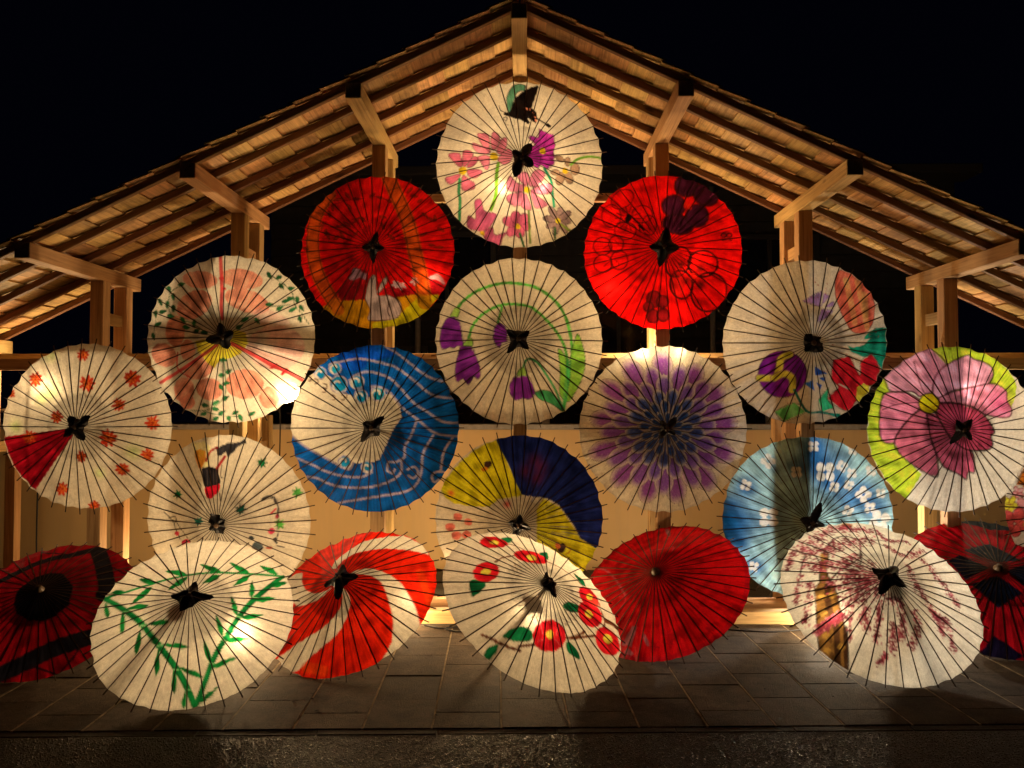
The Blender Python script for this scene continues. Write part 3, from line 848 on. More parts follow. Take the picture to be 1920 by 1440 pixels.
('s',(202,48,46),0.92,33,[-835,-521,-595,-396,-311,-230,-83,-87]),
('s',(202,48,46),0.92,16,[-585,-167,-593,-359,-439,-463]),
('e',(202,48,46),1,6,[-88,715,33,0,2,-22]),
('e',(202,48,46),1,6,[-51,583,27,0,2,-19]),
('s',(202,48,46),1,21,[547,-329,505,-344,569,-306]),
('s',(202,48,46),1,27,[627,-417,678,-364]),
('s',(38,92,46),0.9,9,[-592,630,-707,556,-727,404,-668,266,-524,210,-392,169,-225,62]),
('s',(38,92,46),0.9,9,[-892,227,-903,47]),
('s',(38,92,46),0.9,9,[460,762,594,681,720,569,762,409,850,290,929,179]),
('s',(38,92,46),0.9,9,[500,377,707,407]),
('s',(38,92,46),0.9,9,[-16,-232,-14,-420,-45,-685,-240,-834,-475,-857]),
('s',(38,92,46),0.9,9,[-318,-849,-126,-909,110,-924]),
('s',(38,92,46),0.9,9,[191,226,353,275]),
('q',(38,92,46),1,6,[-629,640,-590,619,-556,630,-527,657,-569,672,-607,671]),
('q',(38,92,46),1,6,[-760,640,-770,602,-748,570,-711,543,-708,584,-720,619]),
('q',(38,92,46),1,6,[-677,548,-703,519,-695,483,-671,446,-650,481,-647,516]),
('q',(38,92,46),1,6,[-862,483,-873,445,-852,414,-814,387,-810,427,-822,462]),
('q',(38,92,46),1,6,[-746,455,-773,426,-766,391,-741,354,-720,388,-716,423]),
('q',(38,92,46),1,6,[-659,406,-686,378,-679,342,-655,306,-634,340,-630,375]),
('q',(38,92,46),1,6,[-894,350,-922,321,-916,286,-892,250,-869,283,-864,318]),
('q',(38,92,46),1,6,[-850,314,-811,294,-774,305,-743,331,-786,345,-825,345]),
('q',(38,92,46),1,6,[-739,273,-708,243,-669,244,-629,260,-667,285,-705,294]),
('q',(38,92,46),1,6,[-557,257,-557,218,-527,193,-486,177,-494,217,-515,248]),
('q',(38,92,46),1,6,[-901,151,-857,141,-826,162,-805,196,-850,198,-887,187]),
('q',(38,92,46),1,6,[-377,218,-403,190,-397,155,-374,120,-353,153,-348,187]),
('q',(38,92,46),1,6,[-528,132,-498,104,-459,104,-420,120,-457,145,-494,154]),
('q',(38,92,46),1,6,[-385,56,-344,47,-314,68,-293,101,-336,103,-371,92]),
('q',(38,92,46),1,6,[-294,65,-265,36,-227,37,-189,53,-224,77,-261,86]),
('q',(38,92,46),1,6,[-933,79,-947,42,-927,11,-891,-15,-884,25,-893,59]),
('q',(38,92,46),1,6,[421,797,423,756,449,732,486,718,477,759,458,790]),
('q',(38,92,46),1,6,[529,719,566,712,590,735,607,772,569,772,539,758]),
('q',(38,92,46),1,6,[572,670,574,630,599,606,635,592,628,633,609,664]),
('q',(38,92,46),1,6,[670,599,703,580,733,594,760,622,724,634,691,631]),
('q',(38,92,46),1,6,[439,406,465,378,497,381,530,399,499,422,467,430]),
('q',(38,92,46),1,6,[618,440,651,421,681,435,708,463,672,475,639,472]),
('q',(38,92,46),1,6,[561,336,597,328,622,351,639,386,602,386,572,373]),
('q',(38,92,46),1,6,[671,487,698,459,730,462,763,481,732,504,700,511]),
('q',(38,92,46),1,6,[785,514,761,484,767,448,786,413,805,448,809,484]),
('q',(38,92,46),1,6,[700,325,736,318,761,340,779,376,742,376,712,362]),
('q',(38,92,46),1,6,[806,407,806,367,831,344,866,330,860,371,843,401]),
('q',(38,92,46),1,6,[806,281,795,243,812,213,841,189,846,229,838,263]),
('q',(38,92,46),1,6,[187,190,223,183,247,204,264,239,227,240,198,227]),
('q',(38,92,46),1,6,[327,238,327,199,352,175,386,162,380,201,362,231]),
('q',(38,92,46),1,6,[131,104,166,96,190,118,207,152,171,153,141,140]),
('q',(38,92,46),1,6,[-67,-256,-43,-283,-8,-282,28,-265,-1,-242,-34,-234]),
('q',(38,92,46),1,6,[-11,-414,25,-422,54,-402,76,-368,38,-367,5,-379]),
('q',(38,92,46),1,6,[-101,-445,-68,-463,-35,-452,-3,-426,-39,-413,-74,-415]),
('q',(38,92,46),1,6,[-57,-540,-25,-559,8,-547,40,-521,4,-508,-31,-510]),
('q',(38,92,46),1,6,[-99,-544,-104,-582,-81,-606,-45,-620,-47,-581,-62,-551]),
('q',(38,92,46),1,6,[-77,-724,-39,-732,-10,-711,14,-677,-26,-675,-60,-687]),
('q',(38,92,46),1,6,[-200,-780,-162,-788,-132,-767,-108,-733,-148,-732,-182,-744]),
('q',(38,92,46),1,6,[-335,-785,-310,-813,-274,-811,-235,-794,-266,-771,-300,-762]),
('q',(38,92,46),1,6,[-213,-829,-189,-858,-154,-856,-115,-839,-145,-816,-179,-807]),
('q',(38,92,46),1,6,[-139,-900,-101,-908,-71,-887,-47,-852,-87,-851,-121,-863]),
('q',(38,92,46),1,6,[-363,-918,-324,-926,-293,-905,-268,-871,-309,-869,-345,-882]),
('q',(38,92,46),1,6,[22,-900,59,-908,89,-887,112,-852,73,-851,39,-863]),
('q',(38,92,46),1,6,[-219,-971,-181,-979,-151,-958,-126,-923,-167,-922,-201,-934]),
('q',(38,92,46),1,6,[-32,-908,-48,-945,-34,-976,-5,-1001,5,-961,1,-927]),
('q',(38,92,46),1,6,[107,-893,91,-930,105,-961,134,-986,144,-946,139,-912]),
('q',(38,92,46),1,6,[215,-911,251,-919,280,-898,303,-863,264,-862,231,-874])]),
'U5': (None, (182,147,98), None, False, [
('s',(72,130,40),1,30,[-718,398,-658,472,-493,590,-253,669,-44,677,194,628,401,492,534,313,607,75,629,-191,579,-575,529,-828]),
('s',(72,130,40),1,27,[-585,32,-533,180,-413,312,-220,406,-43,419,149,381,340,218,487,28,554,-133,578,-353,536,-798]),
('s',(72,130,40),1,21,[-193,382,-241,202]),
('s',(52,105,50),1,22,[60,-313,90,-241,148,-226,236,-283,340,-429,445,-605,529,-828]),
('q',(132,168,52),1,6,[-809,295,-756,392,-702,382,-699,336,-732,277]),
('t',(40,50,25),0.8,6,[-809,295,-756,392,-702,382,-699,336,-732,277]),
('q',(132,168,52),1,6,[-653,-55,-592,18,-544,16,-547,-72]),
('t',(40,50,25),0.8,6,[-653,-55,-592,18,-544,16,-547,-72]),
('q',(132,168,52),1,6,[-21,-415,23,-335,67,-328,89,-415]),
('t',(40,50,25),0.8,6,[-21,-415,23,-335,67,-328,89,-415]),
('p',(98,26,86),1,6,[-855,274,-763,286,-693,215,-677,95,-653,-40,-669,-70,-730,-61,-768,-90,-822,-73,-884,-102,-931,-78,-939,42,-916,177]),
('s',(50,10,40),0.8,7,[-855,274,-763,286,-693,215,-677,95,-653,-40,-669,-70,-730,-61,-768,-90,-822,-73,-884,-102,-931,-78,-939,42,-916,177,-855,274]),
('p',(98,26,86),1,6,[-691,-69,-562,-72,-495,-191,-458,-309,-447,-412,-482,-456,-527,-426,-573,-500,-604,-522,-656,-447,-725,-484,-755,-424,-746,-276]),
('s',(50,10,40),0.8,7,[-691,-69,-562,-72,-495,-191,-458,-309,-447,-412,-482,-456,-527,-426,-573,-500,-604,-522,-656,-447,-725,-484,-755,-424,-746,-276,-691,-69]),
('p',(98,26,86),1,6,[-226,202,-159,155,-137,95,-129,-23,-188,-36,-218,-94,-270,-49,-299,40,-278,143]),
('s',(50,10,40),0.8,7,[-226,202,-159,155,-137,95,-129,-23,-188,-36,-218,-94,-270,-49,-299,40,-278,143,-226,202]),
('p',(98,26,86),1,6,[-58,-437,104,-422,163,-517,190,-620,163,-672,104,-694,44,-679,-30,-708,-96,-635,-110,-546]),
('s',(50,10,40),0.8,7,[-58,-437,104,-422,163,-517,190,-620,163,-672,104,-694,44,-679,-30,-708,-96,-635,-110,-546,-58,-437]),
('q',(118,162,40),1,6,[697,77,750,-40,785,-203,773,-366,699,-559,596,-723,565,-649,608,-427,607,-206,652,-28]),
('t',(40,50,25),0.8,7,[697,77,750,-40,785,-203,773,-366,699,-559,596,-723,565,-649,608,-427,607,-206,652,-28]),
('q',(118,162,40),1,6,[465,-105,547,-192,563,-354,579,-575,535,-693,482,-605,488,-354]),
('t',(40,50,25),0.8,7,[465,-105,547,-192,563,-354,579,-575,535,-693,482,-605,488,-354]),
('q',(58,120,58),1,6,[200,-612,341,-590,460,-693,522,-843,401,-753,252,-694]),
('t',(40,50,25),0.8,7,[200,-612,341,-590,460,-693,522,-843,401,-753,252,-694]),
('s',(40,130,60),0.5,45,[592,-250,564,-545,536,-798])]),
'U8': ((0,76,130), (225,192,132), None, False, [
('e',(0,62,160),0.7,6,[-128,903,377,-1,5,-93]),
('e',(0,62,160),0.7,6,[-255,764,166,-1,5,-92]),
('g',(0,66,112),0.8,300,[630,344]),
('g',(0,66,112),0.8,300,[267,-545]),
('g',(0,66,112),0.8,270,[-633,-623]),
('g',(0,66,112),0.8,240,[778,-403]),
('p',(228,196,136),1,6,[-757,661,-600,644,-504,598,-482,462,-403,417,-264,386,-200,312,-111,312,-25,371,64,341,192,416,312,283,337,120,246,-12,188,-143,83,-364,-36,-409,-228,-409,-291,-484,-441,-426,-577,-338,-779,-236,-1002,-88,-1036,46,-1009,271,-936,436,-878,556]),
('e',(176,150,136),1,6,[-655,653,84,-1,5,-82]),
('e',(18,128,186),1,6,[-655,653,66,-1,4,-64]),
('s',(228,200,150),0.95,19,[-670,588,-704,623,-704,663,-679,684,-652,681,-640,665]),
('e',(176,150,136),1,6,[-473,712,83,-1,5,-82]),
('e',(18,128,186),1,6,[-472,712,65,-1,4,-64]),
('s',(228,200,150),0.95,19,[-498,651,-525,691,-519,729,-491,746,-465,739,-456,721]),
('e',(176,150,136),1,6,[-416,515,113,-1,6,-111]),
('e',(18,128,186),1,6,[-415,515,95,-1,5,-93]),
('s',(228,200,150),0.95,19,[-398,418,-462,447,-484,501,-465,544,-429,555,-403,539]),
('e',(176,150,136),1,6,[-197,543,90,0,5,-90]),
('e',(18,128,186),1,6,[-197,543,72,0,4,-72]),
('s',(228,200,150),0.95,19,[-246,489,-262,539,-241,578,-205,586,-180,570,-176,548]),
('e',(176,150,136),1,6,[-144,371,86,0,4,-86]),
('e',(18,128,186),1,6,[-143,371,69,0,3,-68]),
('s',(228,200,150),0.95,19,[-172,307,-200,350,-192,391,-162,409,-135,400,-126,381]),
('e',(176,150,136),1,6,[54,401,91,0,4,-92]),
('e',(18,128,186),1,6,[54,401,73,0,3,-74]),
('s',(228,200,150),0.95,19,[2,346,-11,399,11,438,48,445,73,428,76,405]),
('e',(176,150,136),1,6,[-334,-395,82,1,-3,-80]),
('e',(18,128,186),1,6,[-334,-395,64,1,-2,-63]),
('s',(228,200,150),0.95,19,[-378,-446,-391,-402,-371,-368,-340,-358,-318,-371,-315,-390]),
('e',(176,150,136),1,6,[-67,-454,74,0,-3,-75]),
('e',(18,128,186),1,6,[-67,-453,56,0,-2,-57]),
('s',(228,200,150),0.95,19,[-68,-513,-102,-491,-109,-457,-92,-432,-69,-428,-57,-439]),
('s',(158,134,122),0.88,22,[109,995,247,903,384,796,535,676,670,594,818,561]),
('s',(158,134,122),0.88,22,[-545,758,-423,788,-197,824,29,786,254,718,450,576,599,449,732,375,924,358]),
('s',(158,134,122),0.88,22,[-289,566,-187,641,-39,664,171,596,307,477,471,298,646,180,808,75,985,57]),
('s',(158,134,122),0.88,22,[-31,490,73,483,207,401,342,239,531,91,720,-59,1000,-106]),
('s',(158,134,122),0.88,22,[510,91,446,-86,373,-219,365,-337,270,-396,183,-402,166,-499]),
('s',(158,134,122),0.88,22,[328,-381,325,-516,206,-620,-1,-687,-239,-702,-481,-674,-678,-594,-803,-581]),
('s',(158,134,122),0.88,22,[699,-88,619,-221,574,-340,558,-520,497,-670,349,-758,84,-801,-185,-846,-429,-894]),
('s',(158,134,122),0.88,22,[926,-120,823,-284,785,-524]),
('s',(158,134,122),0.88,22,[-940,-357,-736,-429,-582,-502,-370,-560,-145,-573,-10,-513]),
('s',(158,134,122),0.88,22,[-1002,-88,-779,-236,-501,-382,-291,-484,-228,-409]),
('s',(158,134,122),0.88,22,[398,-487,486,-458,521,-534,469,-593,412,-562]),
('s',(158,134,122),0.88,22,[837,-533,734,-523,682,-582,718,-651,770,-614]),
('s',(158,134,122),0.88,22,[166,-499,223,-530,254,-485]),
('s',(125,92,60),0.9,13,[-802,619,-765,604,-766,561,-794,562]),
('s',(125,92,60),0.9,13,[-713,585,-677,569,-677,527,-706,527]),
('s',(125,92,60),0.9,13,[-614,481,-578,466,-579,424,-607,424]),
('s',(125,92,60),0.9,13,[-493,391,-457,375,-459,334,-486,334]),
('s',(125,92,60),0.9,13,[-378,390,-342,375,-344,333,-371,333]),
('s',(125,92,60),0.9,13,[-601,526,-564,511,-565,469,-593,469]),
('s',(125,92,60),0.9,13,[-349,420,-314,405,-315,363,-342,363])]),
'U9': (None, (192,157,107), None, True, [
]),
'U7': (None, (226,200,142), None, False, [
('g',(196,206,105),0.7,90,[-374,418]),
('g',(196,206,105),0.7,83,[-445,858]),
('g',(196,206,105),0.7,90,[-823,-1]),
('g',(196,206,105),0.7,90,[591,-300]),
('g',(196,206,105),0.7,60,[206,-552]),
('g',(196,206,105),0.7,75,[-478,329]),
('p',(152,6,22),1,6,[-66,-17,-994,-123,-954,-274,-832,-545,-613,-768,-38,-98]),
('s',(185,20,30),0.5,24,[-168,-84,-786,-422]),
('s',(185,20,30),0.5,24,[-136,-99,-633,-602]),
('s',(185,20,30),0.5,24,[-200,-55,-897,-197]),
('e',(196,52,22),1,6,[-11,832,27,-22,-9,-12]),
('e',(196,52,22),1,6,[-22,813,17,-38,-15,-5]),
('e',(196,52,22),1,6,[-57,819,-13,-33,-16,9]),
('e',(196,52,22),1,6,[-77,840,-31,-15,-9,15]),
('e',(196,52,22),1,6,[-83,871,-37,12,3,16]),
('e',(196,52,22),1,6,[-70,891,-25,30,12,10]),
('e',(196,52,22),1,6,[-43,901,-2,39,17,-2]),
('e',(196,52,22),1,6,[-10,886,27,25,12,-13]),
('e',(196,52,22),1,6,[-2,858,35,1,3,-17]),
('e',(188,40,16),1,6,[-42,857,41,0,7,-42]),
('e',(225,110,40),1,6,[-17,849,22,-7,-1,-5]),
('e',(225,110,40),1,6,[-24,832,15,-22,-4,-3]),
('e',(225,110,40),1,6,[-46,831,-4,-23,-5,2]),
('e',(225,110,40),1,6,[-66,846,-21,-9,-3,5]),
('e',(225,110,40),1,6,[-68,866,-23,8,1,5]),
('e',(225,110,40),1,6,[-59,881,-15,21,4,3]),
('e',(225,110,40),1,6,[-38,885,3,24,5,-2]),
('e',(225,110,40),1,6,[-16,868,22,9,3,-5]),
('e',(150,25,10),1,6,[-41,857,11,0,2,-12]),
('e',(196,52,22),1,6,[-538,552,48,-8,-1,-18]),
('e',(196,52,22),1,6,[-551,523,37,-34,-14,-12]),
('e',(196,52,22),1,6,[-586,512,6,-43,-21,0]),
('e',(196,52,22),1,6,[-622,520,-25,-37,-18,11]),
('e',(196,52,22),1,6,[-640,556,-40,-5,-6,18]),
('e',(196,52,22),1,6,[-645,586,-45,21,8,16]),
('e',(196,52,22),1,6,[-621,605,-24,38,18,7]),
('e',(196,52,22),1,6,[-584,611,8,43,21,-6]),
('e',(196,52,22),1,6,[-551,589,37,24,14,-16]),
('e',(188,40,16),1,6,[-594,562,52,0,7,-47]),
('e',(225,110,40),1,6,[-555,550,33,-10,-1,-6]),
('e',(225,110,40),1,6,[-577,532,15,-26,-6,-2]),
('e',(225,110,40),1,6,[-603,529,-8,-29,-7,2]),
('e',(225,110,40),1,6,[-624,550,-27,-11,-3,5]),
('e',(225,110,40),1,6,[-627,571,-29,8,1,6]),
('e',(225,110,40),1,6,[-610,589,-15,23,6,2]),
('e',(225,110,40),1,6,[-584,589,8,24,6,-2]),
('e',(225,110,40),1,6,[-564,573,26,9,3,-6]),
('e',(150,25,10),1,6,[-594,562,14,0,2,-13]),
('e',(196,52,22),1,6,[101,474,38,-30,-11,-16]),
('e',(196,52,22),1,6,[76,454,16,-47,-19,-4]),
('e',(196,52,22),1,6,[41,464,-15,-38,-19,10]),
('e',(196,52,22),1,6,[14,486,-38,-19,-11,19]),
('e',(196,52,22),1,6,[6,528,-45,18,5,20]),
('e',(196,52,22),1,6,[19,554,-34,40,15,12]),
('e',(196,52,22),1,6,[59,565,1,50,21,-4]),
('e',(196,52,22),1,6,[90,547,28,34,16,-15]),
('e',(196,52,22),1,6,[109,513,44,5,5,-21]),
('e',(188,40,16),1,6,[57,508,51,0,8,-53]),
('e',(225,110,40),1,6,[90,498,28,-9,-1,-6]),
('e',(225,110,40),1,6,[74,478,14,-26,-6,-2]),
('e',(225,110,40),1,6,[50,471,-7,-32,-6,2]),
('e',(225,110,40),1,6,[31,492,-23,-13,-4,6]),
('e',(225,110,40),1,6,[24,522,-29,12,2,6]),
('e',(225,110,40),1,6,[41,537,-14,26,6,3]),
('e',(225,110,40),1,6,[63,539,5,27,6,-2]),
('e',(225,110,40),1,6,[84,521,23,11,3,-6]),
('e',(150,25,10),1,6,[58,508,14,0,2,-14]),
('e',(196,52,22),1,6,[-885,376,33,-18,-8,-12]),
('e',(196,52,22),1,6,[-910,366,12,-27,-15,-4]),
('e',(196,52,22),1,6,[-940,370,-15,-24,-15,7]),
('e',(196,52,22),1,6,[-961,382,-33,-13,-8,13]),
('e',(196,52,22),1,6,[-959,406,-31,8,3,13]),
('e',(196,52,22),1,6,[-944,425,-18,25,14,6]),
('e',(196,52,22),1,6,[-924,430,-1,29,17,-1]),
('e',(196,52,22),1,6,[-893,421,26,21,12,-11]),
('e',(196,52,22),1,6,[-885,400,34,3,3,-14]),
('e',(188,40,16),1,6,[-924,397,41,0,4,-35]),
('e',(225,110,40),1,6,[-896,390,24,-6,-1,-4]),
('e',(225,110,40),1,6,[-910,373,12,-20,-5,-2]),
('e',(225,110,40),1,6,[-933,374,-9,-20,-5,2]),
('e',(225,110,40),1,6,[-950,388,-23,-8,-2,4]),
('e',(225,110,40),1,6,[-949,404,-22,7,1,4]),
('e',(225,110,40),1,6,[-936,418,-11,18,5,2]),
('e',(225,110,40),1,6,[-918,419,5,20,5,-1]),
('e',(225,110,40),1,6,[-901,405,20,7,2,-4]),
('e',(150,25,10),1,6,[-924,397,11,0,1,-10]),
('e',(196,52,22),1,6,[594,555,45,-20,-6,-22]),
('e',(196,52,22),1,6,[578,520,30,-50,-18,-12]),
('e',(196,52,22),1,6,[538,518,-4,-52,-21,5]),
('e',(196,52,22),1,6,[508,546,-30,-28,-15,19]),
('e',(196,52,22),1,6,[494,581,-43,3,-1,24]),
('e',(196,52,22),1,6,[503,611,-35,29,12,19]),
('e',(196,52,22),1,6,[529,631,-12,46,21,4]),
('e',(196,52,22),1,6,[568,628,22,43,19,-14]),
('e',(196,52,22),1,6,[599,592,50,13,7,-23]),
('e',(188,40,16),1,6,[542,578,54,0,6,-60]),
('e',(225,110,40),1,6,[575,562,28,-14,-2,-7]),
('e',(225,110,40),1,6,[561,543,16,-30,-6,-3]),
('e',(225,110,40),1,6,[533,538,-8,-34,-7,3]),
('e',(225,110,40),1,6,[508,561,-30,-14,-3,7]),
('e',(225,110,40),1,6,[507,590,-31,10,1,7]),
('e',(225,110,40),1,6,[526,610,-15,28,6,3]),
('e',(225,110,40),1,6,[548,617,5,34,7,-2]),
('e',(225,110,40),1,6,[575,599,28,18,4,-7]),
('e',(150,25,10),1,6,[543,578,15,0,2,-16]),
('e',(196,52,22),1,6,[471,258,31,-4,0,-18]),
('e',(196,52,22),1,6,[462,232,23,-26,-11,-12]),
('e',(196,52,22),1,6,[438,218,2,-38,-16,0]),
('e',(196,52,22),1,6,[413,226,-20,-31,-13,11]),
('e',(196,52,22),1,6,[394,251,-36,-9,-5,17]),
('e',(196,52,22),1,6,[399,288,-32,23,8,15]),
('e',(196,52,22),1,6,[418,303,-15,36,14,6]),
('e',(196,52,22),1,6,[445,298,8,32,15,-6]),
('e',(196,52,22),1,6,[468,285,28,20,9,-15]),
('e',(188,40,16),1,6,[435,262,39,0,3,-44]),
('e',(225,110,40),1,6,[459,254,20,-7,-1,-5]),
('e',(225,110,40),1,6,[447,235,10,-24,-4,-2]),
('e',(225,110,40),1,6,[427,230,-7,-27,-5,2]),
('e',(225,110,40),1,6,[413,250,-20,-10,-2,5]),
('e',(225,110,40),1,6,[411,274,-21,11,2,5]),
('e',(225,110,40),1,6,[420,289,-14,24,4,3]),
('e',(225,110,40),1,6,[441,289,5,24,5,-2]),
('e',(225,110,40),1,6,[461,274,22,10,2,-5]),
('e',(150,25,10),1,6,[435,262,11,0,1,-12]),
('e',(196,52,22),1,6,[-208,114,42,0,2,-17]),
('e',(196,52,22),1,6,[-219,88,32,-23,-12,-13]),
('e',(196,52,22),1,6,[-246,76,8,-33,-20,-3]),
('e',(196,52,22),1,6,[-276,77,-18,-32,-18,8]),
('e',(196,52,22),1,6,[-297,104,-37,-9,-6,17]),
('e',(196,52,22),1,6,[-299,130,-38,14,6,16]),
('e',(196,52,22),1,6,[-282,151,-23,32,17,8]),
('e',(196,52,22),1,6,[-250,160,4,40,20,-3]),
('e',(196,52,22),1,6,[-224,140,27,22,14,-13]),
('e',(188,40,16),1,6,[-256,114,50,0,4,-44]),
('e',(225,110,40),1,6,[-226,107,26,-6,-1,-5]),
('e',(225,110,40),1,6,[-240,85,13,-25,-6,-2]),
('e',(225,110,40),1,6,[-268,85,-11,-25,-6,2]),
('e',(225,110,40),1,6,[-285,99,-26,-13,-3,5]),
('e',(225,110,40),1,6,[-290,126,-30,10,2,5]),
('e',(225,110,40),1,6,[-271,140,-14,23,5,2]),
('e',(225,110,40),1,6,[-246,144,8,26,6,-2]),
('e',(225,110,40),1,6,[-227,128,25,12,3,-5]),
('e',(150,25,10),1,6,[-255,114,14,0,1,-12]),
('e',(196,52,22),1,6,[836,21,38,-19,-7,-18]),
('e',(196,52,22),1,6,[815,-5,19,-42,-15,-9]),
('e',(196,52,22),1,6,[788,-3,-4,-40,-17,3]),
('e',(196,52,22),1,6,[763,13,-26,-26,-12,15]),
('e',(196,52,22),1,6,[748,42,-39,-1,-1,20]),
('e',(196,52,22),1,6,[760,78,-29,30,12,14]),
('e',(196,52,22),1,6,[787,87,-6,38,17,3]),
('e',(196,52,22),1,6,[815,92,19,43,16,-9]),
('e',(196,52,22),1,6,[831,62,34,17,7,-18]),
('e',(188,40,16),1,6,[793,43,44,0,1,-50]),
('e',(225,110,40),1,6,[819,34,22,-8,-1,-6]),
('e',(225,110,40),1,6,[806,7,11,-31,-5,-2]),
('e',(225,110,40),1,6,[783,14,-8,-25,-5,2]),
('e',(225,110,40),1,6,[768,29,-21,-12,-3,6]),
('e',(225,110,40),1,6,[764,56,-25,12,2,6]),
('e',(225,110,40),1,6,[779,74,-12,27,5,3]),
('e',(225,110,40),1,6,[801,76,7,29,5,-2]),
('e',(225,110,40),1,6,[822,56,26,11,2,-6]),
('e',(150,25,10),1,6,[793,43,12,0,0,-14]),
('e',(196,52,22),1,6,[-564,-122,49,-2,-2,-18]),
('e',(196,52,22),1,6,[-577,-152,37,-29,-15,-14]),
('e',(196,52,22),1,6,[-615,-167,4,-42,-21,-2]),
('e',(196,52,22),1,6,[-654,-163,-30,-38,-18,10]),
('e',(196,52,22),1,6,[-673,-130,-47,-10,-5,18]),
('e',(196,52,22),1,6,[-669,-104,-43,13,8,17]),
('e',(196,52,22),1,6,[-647,-79,-24,35,19,10]),
('e',(196,52,22),1,6,[-605,-79,13,35,20,-5]),
('e',(196,52,22),1,6,[-577,-92,38,24,12,-15]),
('e',(188,40,16),1,6,[-620,-119,54,1,-1,-46]),
('e',(225,110,40),1,6,[-584,-129,32,-9,-2,-6]),
('e',(225,110,40),1,6,[-607,-150,11,-27,-6,-2]),
('e',(225,110,40),1,6,[-635,-152,-13,-29,-6,2]),
('e',(225,110,40),1,6,[-655,-134,-31,-13,-3,5]),
('e',(225,110,40),1,6,[-656,-107,-32,10,3,5]),
('e',(225,110,40),1,6,[-632,-92,-11,24,6,2]),
('e',(225,110,40),1,6,[-607,-90,12,25,6,-2]),
('e',(225,110,40),1,6,[-582,-104,33,13,3,-5]),
('e',(150,25,10),1,6,[-620,-119,15,0,0,-13]),
('e',(196,52,22),1,6,[380,-152,40,-18,-8,-21]),
('e',(196,52,22),1,6,[353,-189,16,-51,-19,-9]),
('e',(196,52,22),1,6,[316,-190,-16,-51,-19,7]),
('e',(196,52,22),1,6,[289,-171,-40,-34,-12,18]),
('e',(196,52,22),1,6,[283,-123,-44,7,3,23]),
('e',(196,52,22),1,6,[299,-84,-30,42,15,15]),
('e',(196,52,22),1,6,[328,-70,-6,53,20,3]),
('e',(196,52,22),1,6,[363,-90,25,36,16,-14]),
('e',(196,52,22),1,6,[384,-119,44,10,4,-22]),
('e',(188,40,16),1,6,[334,-131,50,-1,-2,-57]),
('e',(225,110,40),1,6,[369,-144,31,-11,-2,-7]),
('e',(225,110,40),1,6,[350,-167,13,-31,-6,-3]),
('e',(225,110,40),1,6,[322,-166,-11,-30,-6,3]),
('e',(225,110,40),1,6,[303,-147,-28,-14,-2,7]),
('e',(225,110,40),1,6,[298,-118,-32,12,2,7]),
('e',(225,110,40),1,6,[321,-101,-12,26,6,3]),
('e',(225,110,40),1,6,[348,-92,12,35,6,-3]),
('e',(225,110,40),1,6,[368,-115,30,14,2,-7]),
('e',(150,25,10),1,6,[334,-131,14,0,-1,-16]),
('e',(196,52,22),1,6,[770,-357,30,-14,-6,-17]),
('e',(196,52,22),1,6,[755,-379,17,-33,-14,-9]),
('e',(196,52,22),1,6,[730,-381,-4,-35,-16,2]),
('e',(196,52,22),1,6,[706,-366,-26,-22,-9,14]),
('e',(196,52,22),1,6,[693,-339,-37,2,1,18]),
('e',(196,52,22),1,6,[704,-311,-27,26,10,14]),
('e',(196,52,22),1,6,[731,-292,-4,42,16,2]),
('e',(196,52,22),1,6,[752,-305,15,32,14,-8]),
('e',(196,52,22),1,6,[772,-325,32,14,5,-17]),
('e',(188,40,16),1,6,[735,-341,40,-1,-2,-45]),
('e',(225,110,40),1,6,[757,-350,19,-8,-2,-5]),
('e',(225,110,40),1,6,[746,-373,10,-28,-5,-2]),
('e',(225,110,40),1,6,[725,-370,-9,-25,-5,2]),
('e',(225,110,40),1,6,[711,-354,-21,-11,-2,5]),
('e',(225,110,40),1,6,[712,-329,-20,11,2,5]),
('e',(225,110,40),1,6,[725,-313,-8,25,5,2]),
('e',(225,110,40),1,6,[747,-309,10,28,5,-2]),
('e',(225,110,40),1,6,[761,-325,23,14,2,-5]),
('e',(150,25,10),1,6,[735,-341,11,0,0,-12]),
('e',(196,52,22),1,6,[500,-523,37,-11,-5,-18]),
('e',(196,52,22),1,6,[478,-547,18,-32,-14,-11]),
('e',(196,52,22),1,6,[450,-552,-6,-36,-17,2]),
('e',(196,52,22),1,6,[427,-542,-27,-28,-11,13]),
('e',(196,52,22),1,6,[412,-516,-40,-5,-1,19]),
('e',(196,52,22),1,6,[424,-482,-29,25,11,15]),
('e',(196,52,22),1,6,[447,-469,-8,36,16,6]),
('e',(196,52,22),1,6,[475,-470,15,35,15,-7]),
('e',(196,52,22),1,6,[499,-485,37,22,7,-16]),
('e',(188,40,16),1,6,[457,-510,42,-1,-4,-47]),
('e',(225,110,40),1,6,[486,-520,25,-9,-2,-6]),
('e',(225,110,40),1,6,[467,-538,9,-24,-5,-3]),
('e',(225,110,40),1,6,[447,-537,-9,-24,-5,2]),
('e',(225,110,40),1,6,[433,-522,-22,-11,-2,5]),
('e',(225,110,40),1,6,[433,-499,-21,9,2,6]),
('e',(225,110,40),1,6,[448,-477,-8,29,5,2]),
('e',(225,110,40),1,6,[469,-479,11,27,5,-2]),
('e',(225,110,40),1,6,[483,-499,23,9,1,-6]),
('e',(150,25,10),1,6,[457,-510,11,0,-1,-13]),
('e',(196,52,22),1,6,[57,-354,29,-1,-2,-15]),
('e',(196,52,22),1,6,[45,-379,19,-23,-12,-11]),
('e',(196,52,22),1,6,[23,-393,0,-35,-15,-2]),
('e',(196,52,22),1,6,[-2,-388,-22,-30,-12,8]),
('e',(196,52,22),1,6,[-12,-362,-31,-8,-2,15]),
('e',(196,52,22),1,6,[-6,-336,-26,14,8,14]),
('e',(196,52,22),1,6,[13,-314,-9,34,14,6]),
